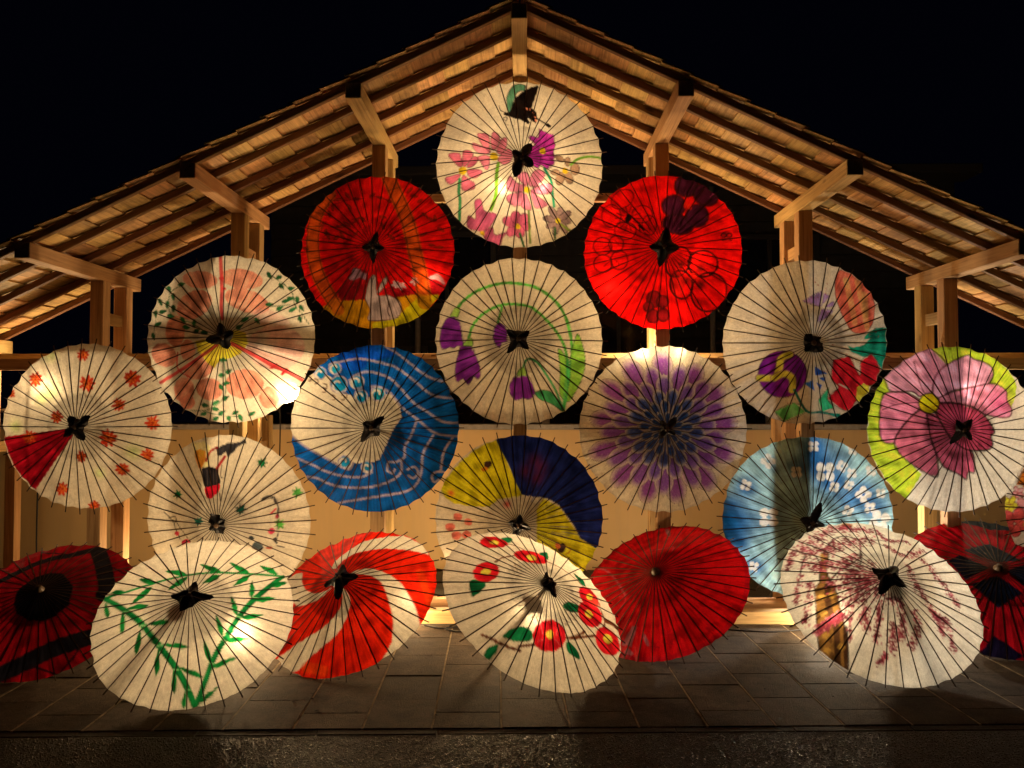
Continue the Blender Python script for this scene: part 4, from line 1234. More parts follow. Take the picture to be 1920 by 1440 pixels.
('e',(196,52,22),1,6,[37,-314,12,34,14,-4]),
('e',(196,52,22),1,6,[59,-332,30,18,6,-13]),
('e',(188,40,16),1,6,[23,-353,37,0,-5,-38]),
('e',(225,110,40),1,6,[47,-364,21,-10,-2,-4]),
('e',(225,110,40),1,6,[30,-379,5,-23,-5,-2]),
('e',(225,110,40),1,6,[11,-375,-11,-20,-4,2]),
('e',(225,110,40),1,6,[-2,-364,-22,-10,-1,4]),
('e',(225,110,40),1,6,[1,-345,-19,7,2,5]),
('e',(225,110,40),1,6,[14,-327,-9,22,4,2]),
('e',(225,110,40),1,6,[34,-328,9,21,4,-2]),
('e',(225,110,40),1,6,[46,-344,19,8,1,-5]),
('e',(150,25,10),1,6,[24,-353,10,0,-1,-10]),
('e',(196,52,22),1,6,[-224,-767,27,-21,-13,-16]),
('e',(196,52,22),1,6,[-252,-788,3,-40,-20,-4]),
('e',(196,52,22),1,6,[-290,-788,-31,-39,-15,10]),
('e',(196,52,22),1,6,[-303,-759,-42,-14,-4,18]),
('e',(196,52,22),1,6,[-296,-729,-36,12,9,18]),
('e',(196,52,22),1,6,[-272,-702,-15,36,19,9]),
('e',(196,52,22),1,6,[-243,-693,11,43,19,-2]),
('e',(196,52,22),1,6,[-218,-710,32,28,12,-14]),
('e',(196,52,22),1,6,[-212,-744,37,-1,-4,-19]),
('e',(188,40,16),1,6,[-255,-743,49,0,-7,-48]),
('e',(225,110,40),1,6,[-227,-751,24,-8,-3,-6]),
('e',(225,110,40),1,6,[-245,-771,9,-25,-6,-3]),
('e',(225,110,40),1,6,[-269,-773,-12,-27,-6,2]),
('e',(225,110,40),1,6,[-285,-757,-26,-13,-2,5]),
('e',(225,110,40),1,6,[-284,-732,-25,10,3,6]),
('e',(225,110,40),1,6,[-266,-711,-10,28,6,3]),
('e',(225,110,40),1,6,[-243,-714,11,25,6,-2]),
('e',(225,110,40),1,6,[-223,-730,28,11,1,-6]),
('e',(150,25,10),1,6,[-255,-743,13,0,-2,-13]),
('e',(196,52,22),1,6,[120,-980,27,-17,-9,-15]),
('e',(196,52,22),1,6,[94,-999,4,-33,-16,-4]),
('e',(196,52,22),1,6,[68,-999,-19,-34,-13,7]),
('e',(196,52,22),1,6,[48,-983,-36,-20,-6,14]),
('e',(196,52,22),1,6,[52,-953,-32,7,5,16]),
('e',(196,52,22),1,6,[71,-929,-16,27,14,10]),
('e',(196,52,22),1,6,[98,-919,8,37,15,-1]),
('e',(196,52,22),1,6,[119,-930,26,27,10,-11]),
('e',(196,52,22),1,6,[132,-957,38,3,-1,-17]),
('e',(188,40,16),1,6,[89,-961,39,0,-6,-41]),
('e',(225,110,40),1,6,[111,-972,20,-10,-3,-5]),
('e',(225,110,40),1,6,[97,-986,7,-22,-5,-2]),
('e',(225,110,40),1,6,[79,-985,-9,-21,-5,1]),
('e',(225,110,40),1,6,[65,-969,-21,-8,-1,5]),
('e',(225,110,40),1,6,[65,-948,-21,11,3,5]),
('e',(225,110,40),1,6,[84,-937,-5,21,5,2]),
('e',(225,110,40),1,6,[102,-932,11,25,4,-2]),
('e',(225,110,40),1,6,[111,-948,19,11,2,-5]),
('e',(150,25,10),1,6,[89,-961,11,0,-2,-11])]),
'U6': (None, (178,143,100), None, False, [
('q',(212,72,48),1,6,[438,886,575,811,743,677,836,557,816,301,736,151,618,114,501,150,392,328,327,537,329,733,370,839]),
('t',(60,20,20),0.8,8,[438,886,575,811,743,677,836,557,816,301,736,151,618,114,501,150,392,328,327,537,329,733,370,839]),
('s',(225,130,60),0.4,61,[617,736,720,181]),
('s',(225,130,60),0.4,61,[472,749,552,240]),
('s',(225,130,60),0.4,61,[703,585,706,330]),
('p',(22,108,76),1,6,[987,189,839,181,711,106,677,47,754,47,671,-28,537,-57,461,-35,505,-102,643,-162,763,-178,852,-224,946,-330,1002,-119]),
('p',(172,20,26),1,6,[274,-204,492,-161,569,-296,654,-403,647,-222,786,-133,869,-224,922,-345,876,-497,795,-541,724,-648,634,-723,597,-815,502,-829,258,-672,383,-536,274,-429]),
('s',(60,20,20),0.8,8,[274,-204,492,-161,569,-296,654,-403,647,-222,786,-133,869,-224,922,-345,876,-497,795,-541,724,-648,634,-723,597,-815,502,-829,258,-672,383,-536,274,-429,274,-204]),
('p',(226,176,32),1,6,[627,-539,706,-494,812,-534,809,-588,700,-724,640,-708]),
('s',(210,170,130),1,12,[386,-498,523,-560]),
('e',(98,20,90),1,6,[-310,-378,275,2,22,-283]),
('o',(60,20,20),0.8,8,[-310,-378,275,2,22,-283]),
('s',(120,70,60),1,76,[-248,-137,-341,-190,-354,-309,-402,-415,-569,-424]),
('s',(205,168,42),1,58,[-248,-137,-341,-190,-354,-309,-402,-415,-569,-424]),
('s',(120,70,60),1,76,[-401,-422,-294,-369,-196,-428,-182,-565]),
('s',(205,168,42),1,58,[-401,-422,-294,-369,-196,-428,-182,-565]),
('p',(140,92,150),1,6,[-84,498,148,611,126,438]),
('s',(90,50,90),0.8,6,[-84,498,148,611,126,438,-84,498]),
('p',(140,92,150),1,6,[184,581,236,559,159,476]),
('s',(90,50,90),0.8,6,[184,581,236,559,159,476,184,581]),
('p',(140,92,150),1,6,[179,431,284,491,280,439]),
('s',(90,50,90),0.8,6,[179,431,284,491,280,439,179,431]),
('p',(140,92,150),1,6,[138,401,268,379,152,282,73,253]),
('s',(90,50,90),0.8,6,[138,401,268,379,152,282,73,253,138,401]),
('p',(38,66,130),1,6,[56,-278,212,-368,69,-390]),
('p',(38,66,130),1,6,[118,-420,209,-406,192,-459]),
('p',(38,66,130),1,6,[-53,-488,46,-443,93,-579]),
('p',(38,66,130),1,6,[95,-473,175,-504,151,-557]),
('p',(92,158,68),1,6,[-356,-835,-142,-725,12,-833,-233,-959]),
('s',(20,60,30),0.8,8,[-356,-835,-142,-725,12,-833,-233,-959,-356,-835]),
('p',(42,138,82),1,6,[257,-542,152,-687,211,-842,351,-781,260,-688]),
('s',(20,60,30),0.8,8,[257,-542,152,-687,211,-842,351,-781,260,-688,257,-542]),
('s',(20,78,60),1,24,[-160,-564,19,-826,188,-842,446,-891]),
('p',(22,108,76),1,6,[268,-858,442,-860,465,-907,369,-906]),
('e',(140,40,30),0.7,6,[215,-327,8,0,1,-7]),
('e',(140,40,30),0.7,6,[197,33,8,0,0,-7]),
('e',(140,40,30),0.7,6,[-215,-646,7,0,1,-8]),
('e',(140,40,30),0.7,6,[93,-165,8,0,1,-7]),
('e',(140,40,30),0.7,6,[-214,-728,7,0,1,-8]),
('e',(140,40,30),0.7,6,[297,80,8,0,0,-7]),
('e',(140,40,30),0.7,6,[204,-181,8,0,1,-7]),
('e',(140,40,30),0.7,6,[448,-136,8,0,0,-7]),
('e',(140,40,30),0.7,6,[24,546,7,0,-1,-7]),
('e',(140,40,30),0.7,6,[686,167,8,0,0,-7]),
('e',(140,40,30),0.7,6,[260,-22,8,0,0,-7]),
('e',(140,40,30),0.7,6,[-200,-639,7,0,1,-8]),
('e',(140,40,30),0.7,6,[687,159,8,0,0,-7]),
('e',(140,40,30),0.7,6,[663,-220,8,0,1,-7]),
('e',(140,40,30),0.7,6,[232,711,8,0,-1,-8]),
('e',(140,40,30),0.7,6,[872,76,9,0,0,-7]),
('e',(140,40,30),0.7,6,[311,-50,8,0,0,-7]),
('e',(140,40,30),0.7,6,[754,53,9,0,0,-7]),
('e',(140,40,30),0.7,6,[202,590,8,0,-1,-8]),
('e',(140,40,30),0.7,6,[522,-335,8,0,1,-8]),
('e',(140,40,30),0.7,6,[-136,-672,7,0,1,-8]),
('e',(140,40,30),0.7,6,[210,630,8,0,-1,-8]),
('e',(140,40,30),0.7,6,[825,169,9,0,0,-7]),
('e',(140,40,30),0.7,6,[173,-343,8,0,1,-7]),
('e',(140,40,30),0.7,6,[811,238,9,0,0,-7]),
('e',(140,40,30),0.7,6,[756,93,9,0,0,-7]),
('e',(140,40,30),0.7,6,[209,653,8,0,-1,-8]),
('e',(140,40,30),0.7,6,[643,246,8,0,0,-7]),
('e',(140,40,30),0.7,6,[837,127,9,0,0,-7]),
('e',(140,40,30),0.7,6,[118,695,8,0,-1,-8]),
('e',(140,40,30),0.7,6,[86,729,8,0,-1,-8]),
('e',(140,40,30),0.7,6,[210,-339,8,0,1,-7]),
('e',(140,40,30),0.7,6,[168,-231,8,0,1,-7]),
('e',(140,40,30),0.7,6,[96,540,8,0,-1,-7]),
('e',(140,40,30),0.7,6,[766,56,9,0,0,-7]),
('e',(140,40,30),0.7,6,[228,-42,8,0,0,-7]),
('e',(140,40,30),0.7,6,[757,229,9,0,0,-7]),
('e',(140,40,30),0.7,6,[64,531,7,0,-1,-7]),
('e',(140,40,30),0.7,6,[-129,-686,7,0,1,-8]),
('e',(140,40,30),0.7,6,[289,-246,8,0,1,-7])]),
'U10': (None, (222,192,152), None, False, [
('p',(186,194,44),1,6,[-236,1014,-32,1020,205,1004,410,935,583,827,738,667,770,515,714,363,630,213,159,362,-111,513,-220,742]),
('p',(186,194,44),1,6,[-752,671,-917,457,-990,212,-1002,-63,-953,-322,-845,-534,-683,-746,-550,-867,-400,-539,-545,-389,-710,-165,-736,364]),
('p',(222,136,142),1,6,[-427,393,-502,454,-716,456,-778,609,-760,656,-481,884,-273,960,-227,983,-72,772,-247,544,-287,438]),
('s',(52,18,18),0.8,18,[-427,393,-502,454,-716,456,-778,609,-760,656,-481,884,-273,960,-227,983,-72,772,-247,544,-287,438,-427,393]),
('p',(226,138,146),1,6,[-275,423,-241,589,-153,711,8,818,201,895,254,849,372,810,471,742,472,650,391,543,180,497,-32,467,-213,377]),
('s',(52,18,18),0.8,18,[-275,423,-241,589,-153,711,8,818,201,895,254,849,372,810,471,742,472,650,391,543,180,497,-32,467,-213,377,-275,423]),
('p',(222,120,132),1,6,[-213,377,-34,452,391,543,518,529,615,453,608,333,659,243,626,153,489,146,293,183,145,273,-68,317,-220,317]),
('s',(52,18,18),0.8,18,[-213,377,-34,452,391,543,518,529,615,453,608,333,659,243,626,153,489,146,293,183,145,273,-68,317,-220,317,-213,377]),
('p',(214,108,122),1,6,[-430,363,-557,439,-771,441,-822,365,-848,243,-862,0,-842,-122,-789,-166,-704,-165,-658,-29,-523,153,-425,258]),
('s',(52,18,18),0.8,18,[-430,363,-557,439,-771,441,-822,365,-848,243,-862,0,-842,-122,-789,-166,-704,-165,-658,-29,-523,153,-425,258,-430,363]),
('p',(196,90,102),1,6,[-413,243,-363,198,-333,-85,-257,-309,-221,-551,-319,-537,-489,-434,-641,-300,-704,-165,-658,-29,-523,153]),
('s',(52,18,18),0.8,18,[-413,243,-363,198,-333,-85,-257,-309,-221,-551,-319,-537,-489,-434,-641,-300,-704,-165,-658,-29,-523,153,-413,243]),
('p',(186,76,92),1,6,[-363,198,-259,183,-139,-83,68,-216,153,-291,193,-503,117,-503,107,-594,18,-534,-163,-444,-258,-294,-333,-70]),
('s',(52,18,18),0.8,18,[-363,198,-259,183,-139,-83,68,-216,153,-291,193,-503,117,-503,107,-594,18,-534,-163,-444,-258,-294,-333,-70,-363,198]),
('p',(192,66,86),1,6,[-220,317,1,302,218,228,336,109,414,-25,364,-69,392,-166,354,-233,179,-247,24,-216,-139,-68,-259,183]),
('s',(52,18,18),0.8,18,[-220,317,1,302,218,228,336,109,414,-25,364,-69,392,-166,354,-233,179,-247,24,-216,-139,-68,-259,183,-220,317]),
('g',(215,60,110),0.6,138,[521,303]),
('g',(205,70,100),0.3,184,[-276,743]),
('s',(52,18,18),0.85,11,[-822,235,-673,296,-433,325]),
('s',(52,18,18),0.85,11,[-433,821,-406,590,-369,438]),
('e',(226,182,22),1,6,[-327,310,107,0,-11,-120]),
('o',(52,18,18),0.8,14,[-327,310,107,0,-11,-120])]),
'U11': (None, (206,168,113), None, False, [
('p',(224,188,92),0.8,5,[-416,901,-246,928,-172,858,-161,648,-237,624,-343,738]),
('q',(222,116,32),1,5,[-358,808,-233,822,-220,706,-263,623,-306,645]),
('q',(32,24,20),1,5,[-238,629,-69,627,-38,569,-5,489,-25,443,-111,418,-189,416,-234,531]),
('q',(192,20,30),1,5,[-188,405,-112,424,-19,448,-7,385,-51,328,-99,292,-151,291,-183,347]),
('s',(80,60,45),0.7,5,[-182,602,-159,440]),
('s',(80,60,45),0.7,5,[-143,602,-120,441]),
('s',(80,60,45),0.7,5,[-105,603,-82,442]),
('s',(80,60,45),0.7,5,[-73,603,-50,442]),
('p',(44,36,30),1,5,[-94,847,25,906,148,912,241,953,252,906,165,871,100,790,54,755,23,813,-22,766,-72,766]),
('s',(160,25,25),1,20,[-207,706,-167,811,-83,859]),
('s',(160,22,22),1,27,[-63,627,17,755]),
('s',(32,24,20),1,7,[-10,662,-10,535,42,512]),
('s',(32,24,20),1,7,[-4,351,17,260]),
('s',(32,24,20),1,5,[-289,483,-243,426,-252,380]),
('p',(20,80,36),1,5,[522,680,486,666,500,627,464,648,444,615,435,655,396,653,421,682,391,712,432,708,435,748,460,714,493,733,484,695]),
('p',(20,80,36),1,5,[-472,317,-513,300,-498,265,-539,281,-564,249,-572,286,-619,280,-588,310,-621,336,-575,336,-570,374,-542,344,-504,365,-515,328]),
('p',(20,62,40),1,5,[319,161,282,147,294,105,259,128,236,93,229,136,189,135,215,165,186,197,227,193,232,234,257,199,292,219,281,178]),
('p',(40,110,80),1,5,[-181,27,-222,11,-211,-24,-248,-8,-275,-41,-279,-5,-324,-11,-293,19,-322,44,-278,44,-271,81,-247,53,-209,73,-222,38]),
('p',(82,142,52),1,5,[925,329,887,314,900,272,864,296,841,261,834,304,794,303,821,334,792,367,833,362,839,405,863,368,898,388,887,347]),
('p',(82,142,42),1,5,[734,-29,696,-43,706,-86,672,-62,647,-98,643,-53,602,-54,631,-23,604,11,644,6,651,49,674,12,709,32,696,-10]),
('s',(70,58,45),1,17,[476,272,543,304,610,278,645,193,650,85]),
('s',(60,48,38),1,10,[477,254,577,279,623,218]),
('q',(200,70,60),1,5,[562,102,612,159,625,146,590,100]),
('e',(200,50,60),1,5,[639,68,20,-1,0,-29]),
('e',(200,50,60),1,5,[574,-103,35,-2,-2,-37]),
('e',(150,20,40),1,5,[579,-103,13,-1,-1,-15]),
('p',(50,50,42),1,5,[580,-205,636,-158,623,-264]),
('s',(32,24,20),1,12,[620,-282,697,-306]),
('s',(32,24,20),1,5,[650,85,637,-171]),
('e',(72,70,56),1,5,[411,-284,61,-3,-6,-66]),
('e',(50,48,40),1,5,[353,-174,27,-1,-2,-25]),
('e',(190,80,50),1,5,[534,-303,39,-2,-1,-18]),
('s',(32,24,20),1,10,[-746,100,-657,34,-600,-23,-575,-108,-524,-204]),
('s',(32,24,20),1,6,[-672,32,-582,52,-569,-9,-613,12]),
('s',(32,24,20),1,5,[-555,-20,-473,-124,-383,-230]),
('e',(170,40,40),1,5,[-563,-144,33,3,-2,-28]),
('e',(196,36,50),1,5,[-450,-248,58,5,-5,-44])]),
'U12': (None, (204,164,112), None, False, [
('p',(228,192,20),1,5,[-240,967,-350,930,-521,832,-693,684,-956,383,-866,255,-765,201,-565,178,-344,186,-223,280,54,325,-128,688]),
('p',(228,192,20),1,5,[282,290,476,186,648,-69,735,-214,950,-360,841,-588,668,-737,506,-726,210,-203,210,165]),
('p',(22,26,64),1,5,[-270,955,-154,1003,-32,1016,297,979,590,855,835,621,995,324,1021,15,999,-261,925,-358,723,-213,648,-57,476,198,330,288,42,330,-30,469,-128,688]),
('g',(70,16,26),0.8,74,[187,711]),
('g',(70,16,26),0.8,74,[271,628]),
('g',(70,16,26),0.8,74,[210,513]),
('g',(70,16,26),0.8,74,[90,596]),
('s',(45,52,104),0.35,11,[325,596,378,694]),
('s',(45,52,104),0.35,11,[330,67,458,94]),
('s',(45,52,104),0.35,11,[383,-125,569,-187]),
('s',(45,52,104),0.35,11,[383,288,513,388]),
('s',(45,52,104),0.35,11,[264,566,308,662]),
('s',(45,52,104),0.35,11,[148,257,211,371]),
('s',(45,52,104),0.35,11,[488,447,597,547]),
('s',(45,52,104),0.35,11,[115,374,179,595]),
('s',(45,52,104),0.35,11,[107,525,134,668]),
('s',(45,52,104),0.35,11,[423,122,611,177]),
('s',(45,52,104),0.35,11,[471,306,658,429]),
('s',(45,52,104),0.35,11,[325,146,419,189]),
('s',(45,52,104),0.35,11,[508,-116,633,-145]),
('s',(45,52,104),0.35,11,[546,-124,751,-173]),
('s',(45,52,104),0.35,11,[427,-47,577,-64]),
('s',(45,52,104),0.35,11,[363,-38,572,-60]),
('s',(45,52,104),0.35,11,[147,546,195,730]),
('s',(45,52,104),0.35,11,[658,-156,830,-198]),
('s',(45,52,104),0.35,11,[153,314,223,464]),
('s',(45,52,104),0.35,11,[277,170,464,287]),
('s',(45,52,104),0.35,11,[495,310,602,377]),
('s',(45,52,104),0.35,11,[151,252,221,373]),
('s',(45,52,104),0.35,11,[251,387,329,510]),
('s',(45,52,104),0.35,11,[686,-19,811,-24]),
('s',(45,52,104),0.35,11,[262,247,396,377]),
('s',(45,52,104),0.35,11,[383,-107,589,-166]),
('e',(226,84,58),0.9,5,[-716,45,57,4,0,-47]),
('g',(225,60,45),0.5,28,[-715,45]),
('e',(226,84,58),0.9,5,[-591,-7,52,4,0,-44]),
('g',(225,60,45),0.5,26,[-591,-7]),
('e',(226,84,58),0.9,5,[-611,-159,56,5,-1,-48]),
('g',(225,60,45),0.5,28,[-611,-159]),
('e',(226,84,58),0.9,5,[-737,-182,61,5,-1,-52]),
('g',(225,60,45),0.5,30,[-737,-182]),
('e',(226,84,58),0.9,5,[-811,-87,61,5,-1,-51]),
('g',(225,60,45),0.5,30,[-811,-87]),
('g',(222,60,30),0.9,42,[-797,320]),
('g',(190,40,30),0.9,42,[-132,225]),
('e',(60,32,22),1,5,[-359,666,42,25,21,-34]),
('e',(180,90,20),1,5,[-396,612,39,1,0,-26]),
('e',(50,25,18),1,5,[502,-312,49,-22,-20,-57]),
('e',(190,80,30),1,5,[459,-283,31,-2,0,-41]),
('s',(150,70,20),1,10,[539,-289,613,-346,564,-395])]),
'U13': ((158,194,202), (220,208,186), None, False, [
('g',(2,84,156),1,213,[144,626]),
('g',(2,84,156),1,160,[89,902]),
('g',(2,84,156),0.8,124,[207,452]),
('g',(2,84,156),1,133,[-722,378]),
('g',(2,84,156),1,231,[-939,-36]),
('g',(2,84,156),0.92,160,[-952,-242]),
('g',(2,84,156),0.57,213,[-739,-18]),
('g',(2,84,156),1,169,[626,326]),
('g',(2,84,156),0.8,133,[715,145]),
('g',(2,84,156),0.8,124,[343,479]),
('g',(2,84,156),1,128,[-612,-598]),
('g',(2,84,156),0.69,142,[469,229]),
('g',(2,84,156),0.46,160,[-472,4]),
('g',(2,84,156),0.46,142,[374,740]),
('g',(2,84,156),0.57,160,[857,183]),
('g',(2,84,156),0.57,142,[-159,623]),
('g',(2,84,156),0.92,124,[-792,-322]),
('g',(2,84,156),0.34,89,[-457,673]),
('g',(2,84,156),0.8,160,[-910,153]),
('g',(2,84,156),0.8,142,[51,756]),
('g',(2,84,156),0.46,160,[349,291]),
('g',(2,84,156),0.69,195,[-852,-122]),
('e',(226,214,196),1,6,[93,851,30,0,-2,-30]),
('e',(226,214,196),1,6,[34,850,30,0,-2,-30]),
('e',(226,214,196),1,6,[38,909,30,0,-2,-30]),
('e',(226,214,196),1,6,[97,910,30,0,-2,-30]),
('e',(226,214,196),1,6,[237,529,55,0,-3,-53]),
('e',(226,214,196),1,6,[129,529,54,0,-3,-53]),
('e',(226,214,196),1,6,[135,635,54,0,-3,-54]),
('e',(226,214,196),1,6,[244,635,55,0,-3,-54]),
('e',(226,214,196),1,6,[-465,642,36,1,-1,-38]),
('e',(226,214,196),1,6,[-515,693,37,1,-1,-38]),
('e',(226,214,196),1,6,[-461,748,37,1,-2,-38]),
('e',(226,214,196),1,6,[-412,696,37,1,-2,-38]),
('e',(226,214,196),1,6,[-119,549,30,1,-2,-31]),
('e',(226,214,196),1,6,[-179,548,30,1,-2,-31]),
('e',(226,214,196),1,6,[-176,609,30,1,-2,-31]),
('e',(226,214,196),1,6,[-116,610,30,1,-2,-31]),
('e',(226,214,196),1,6,[-705,363,29,2,-1,-30]),
('e',(226,214,196),1,6,[-759,380,29,2,-1,-31]),
('e',(226,214,196),1,6,[-738,439,29,2,-1,-30]),
('e',(226,214,196),1,6,[-684,421,29,2,-1,-30]),
('e',(226,214,196),1,6,[300,377,28,0,-1,-27]),
('e',(226,214,196),1,6,[246,387,27,0,-1,-27]),
('e',(226,214,196),1,6,[259,439,27,0,-2,-27]),
('e',(226,214,196),1,6,[312,429,28,0,-1,-27]),
('e',(226,214,196),1,6,[391,605,30,0,-2,-29]),
('e',(226,214,196),1,6,[341,635,30,0,-2,-29]),
('e',(226,214,196),1,6,[374,686,30,0,-2,-29]),
('e',(226,214,196),1,6,[425,656,30,0,-2,-29]),
('e',(226,214,196),1,6,[525,536,28,-1,-1,-27]),
('e',(226,214,196),1,6,[469,537,28,-1,-1,-27]),
('e',(226,214,196),1,6,[472,591,28,-1,-2,-27]),
('e',(226,214,196),1,6,[528,590,28,-1,-2,-27]),
('e',(226,214,196),1,6,[469,391,28,-1,-1,-27]),
('e',(226,214,196),1,6,[417,411,28,-1,-1,-27]),
('e',(226,214,196),1,6,[438,461,28,-1,-1,-27]),
('e',(226,214,196),1,6,[490,441,28,-1,-1,-27]),
('e',(226,214,196),1,6,[624,255,42,-2,-1,-40]),
('e',(226,214,196),1,6,[566,313,42,-1,-1,-40]),
('e',(226,214,196),1,6,[627,368,42,-1,-1,-40]),
('e',(226,214,196),1,6,[685,309,42,-2,-1,-40]),
('e',(226,214,196),1,6,[872,289,29,-1,-1,-27]),
('e',(226,214,196),1,6,[814,292,29,-1,-1,-27]),
('e',(226,214,196),1,6,[816,346,29,-1,-1,-27]),
('e',(226,214,196),1,6,[874,344,29,-1,-1,-27]),
('e',(226,214,196),1,6,[740,120,33,-1,0,-32]),
('e',(226,214,196),1,6,[675,123,33,-1,0,-32]),
('e',(226,214,196),1,6,[675,185,33,-1,0,-31]),
('e',(226,214,196),1,6,[741,183,33,-1,0,-31]),
('e',(226,214,196),1,6,[447,85,31,-1,0,-30]),
('e',(226,214,196),1,6,[393,117,31,-1,0,-30]),
('e',(226,214,196),1,6,[425,168,31,-1,-1,-30]),
('e',(226,214,196),1,6,[478,136,31,-1,0,-30]),
('e',(226,214,196),1,6,[-421,-18,51,4,0,-56]),
('e',(226,214,196),1,6,[-523,-26,52,4,0,-57]),
('e',(226,214,196),1,6,[-523,86,52,4,0,-56]),
('e',(226,214,196),1,6,[-421,93,51,4,0,-56]),
('e',(226,214,196),1,6,[-606,-635,27,2,1,-31]),
('e',(226,214,196),1,6,[-658,-624,27,3,1,-31]),
('e',(226,214,196),1,6,[-646,-564,26,3,1,-30]),
('e',(226,214,196),1,6,[-595,-575,26,2,1,-30]),
('e',(226,214,196),1,6,[862,-77,59,-3,1,-57]),
('e',(226,214,196),1,6,[752,-33,58,-3,1,-56]),
('e',(226,214,196),1,6,[791,70,58,-3,0,-56]),
('e',(226,214,196),1,6,[900,26,59,-3,1,-56]),
('e',(226,214,196),1,6,[557,806,28,0,-2,-27]),
('e',(226,214,196),1,6,[501,807,28,0,-2,-27]),
('e',(226,214,196),1,6,[505,861,28,0,-2,-27]),
('e',(226,214,196),1,6,[561,860,28,0,-2,-27]),
('e',(226,214,196),1,6,[769,555,33,-1,-2,-31]),
('e',(226,214,196),1,6,[703,557,33,-1,-2,-31]),
('e',(226,214,196),1,6,[707,619,33,-1,-2,-31]),
('e',(226,214,196),1,6,[772,617,33,-1,-2,-31])]),
'U14': (None, (210,160,115), None, False, [
('e',(222,92,24),1,7,[-698,362,53,-8,-13,-56]),
('o',(110,30,20),0.8,7,[-698,362,53,-8,-13,-56]),
('e',(222,92,24),1,7,[-759,292,0,-70,-48,-7]),
('o',(110,30,20),0.8,7,[-759,292,0,-70,-48,-7]),
('e',(222,92,24),1,7,[-823,330,-56,-36,-19,49]),
('o',(110,30,20),0.8,7,[-823,330,-56,-36,-19,49]),
('e',(222,92,24),1,7,[-803,427,-39,48,38,42]),
('o',(110,30,20),0.8,7,[-803,427,-39,48,38,42]),
('e',(222,92,24),1,7,[-718,445,36,64,40,-25]),
('o',(110,30,20),0.8,7,[-718,445,36,64,40,-25]),
('e',(200,150,32),1,7,[-900,20,39,-8,-7,-39]),
('o',(110,30,20),0.8,7,[-900,20,39,-8,-7,-39]),
('e',(200,150,32),1,7,[-937,-21,7,-44,-32,-9]),
('o',(110,30,20),0.8,7,[-937,-21,7,-44,-32,-9]),
('e',(200,150,32),1,7,[-988,-1,-38,-26,-15,34]),
('o',(110,30,20),0.8,7,[-988,-1,-38,-26,-15,34]),
('e',(200,150,32),1,7,[-980,72,-31,37,24,29]),
('o',(110,30,20),0.8,7,[-980,72,-31,37,24,29]),
('e',(200,150,32),1,7,[-919,84,23,48,28,-18]),
('o',(110,30,20),0.8,7,[-919,84,23,48,28,-18]),
('e',(228,112,92),1,7,[-726,-16,49,-13,-12,-52]),
('o',(110,30,20),0.8,7,[-726,-16,49,-13,-12,-52]),
('e',(228,112,92),1,7,[-770,-70,10,-60,-44,-13]),
('o',(110,30,20),0.8,7,[-770,-70,10,-60,-44,-13]),
('e',(228,112,92),1,7,[-842,-39,-53,-34,-19,47]),
('o',(110,30,20),0.8,7,[-842,-39,-53,-34,-19,47]),
('e',(228,112,92),1,7,[-822,54,-35,48,35,37]),
('o',(110,30,20),0.8,7,[-822,54,-35,48,35,37]),
('e',(228,112,92),1,7,[-749,58,29,51,37,-27]),
('o',(110,30,20),0.8,7,[-749,58,29,51,37,-27]),
('e',(200,62,50),1,7,[-827,-220,66,-16,-12,-67]),
('o',(110,30,20),0.8,7,[-827,-220,66,-16,-12,-67]),
('e',(200,62,50),1,7,[-895,-290,7,-77,-57,-8]),
('o',(110,30,20),0.8,7,[-895,-290,7,-77,-57,-8]),
('e',(200,62,50),1,7,[-985,-245,-72,-38,-22,63]),
('o',(110,30,20),0.8,7,[-985,-245,-72,-38,-22,63]),
('e',(200,62,50),1,7,[-957,-125,-47,67,44,45]),
('o',(110,30,20),0.8,7,[-957,-125,-47,67,44,45]),
('e',(200,62,50),1,7,[-863,-98,35,90,51,-27]),
('o',(110,30,20),0.8,7,[-863,-98,35,90,51,-27]),
('e',(225,80,50),1,7,[-608,169,53,-9,-12,-56]),
('o',(110,30,20),0.8,7,[-608,169,53,-9,-12,-56]),
('e',(225,80,50),1,7,[-666,97,4,-72,-47,-8]),
('o',(110,30,20),0.8,7,[-666,97,4,-72,-47,-8]),
('e',(225,80,50),1,7,[-729,144,-52,-31,-18,50]),
('o',(110,30,20),0.8,7,[-729,144,-52,-31,-18,50]),
('e',(225,80,50),1,7,[-718,235,-43,49,36,42]),
('o',(110,30,20),0.8,7,[-718,235,-43,49,36,42]),
('e',(225,80,50),1,7,[-635,247,31,59,40,-25]),
('o',(110,30,20),0.8,7,[-635,247,31,59,40,-25]),
('e',(210,150,40),1,7,[-592,-168,64,-10,-7,-56]),
('o',(110,30,20),0.8,7,[-592,-168,64,-10,-7,-56]),
('e',(210,150,40),1,7,[-656,-239,8,-72,-47,-8]),
('o',(110,30,20),0.8,7,[-656,-239,8,-72,-47,-8]),
('e',(210,150,40),1,7,[-725,-196,-52,-34,-22,50]),
('o',(110,30,20),0.8,7,[-725,-196,-52,-34,-22,50]),
('e',(210,150,40),1,7,[-712,-105,-41,45,33,43]),
('o',(110,30,20),0.8,7,[-712,-105,-41,45,33,43]),
('e',(210,150,40),1,7,[-636,-88,26,59,42,-25]),
('o',(110,30,20),0.8,7,[-636,-88,26,59,42,-25]),
('e',(228,110,92),1,7,[-826,152,26,-20,-12,-21]),
('o',(130,40,30),0.8,7,[-826,152,26,-20,-12,-21]),
('e',(228,110,92),1,7,[-865,138,-8,-31,-20,5]),
('o',(130,40,30),0.8,7,[-865,138,-8,-31,-20,5]),
('e',(228,110,92),1,7,[-891,168,-30,-5,-1,25]),
('o',(130,40,30),0.8,7,[-891,168,-30,-5,-1,25]),
('e',(228,110,92),1,7,[-872,215,-14,36,19,12]),
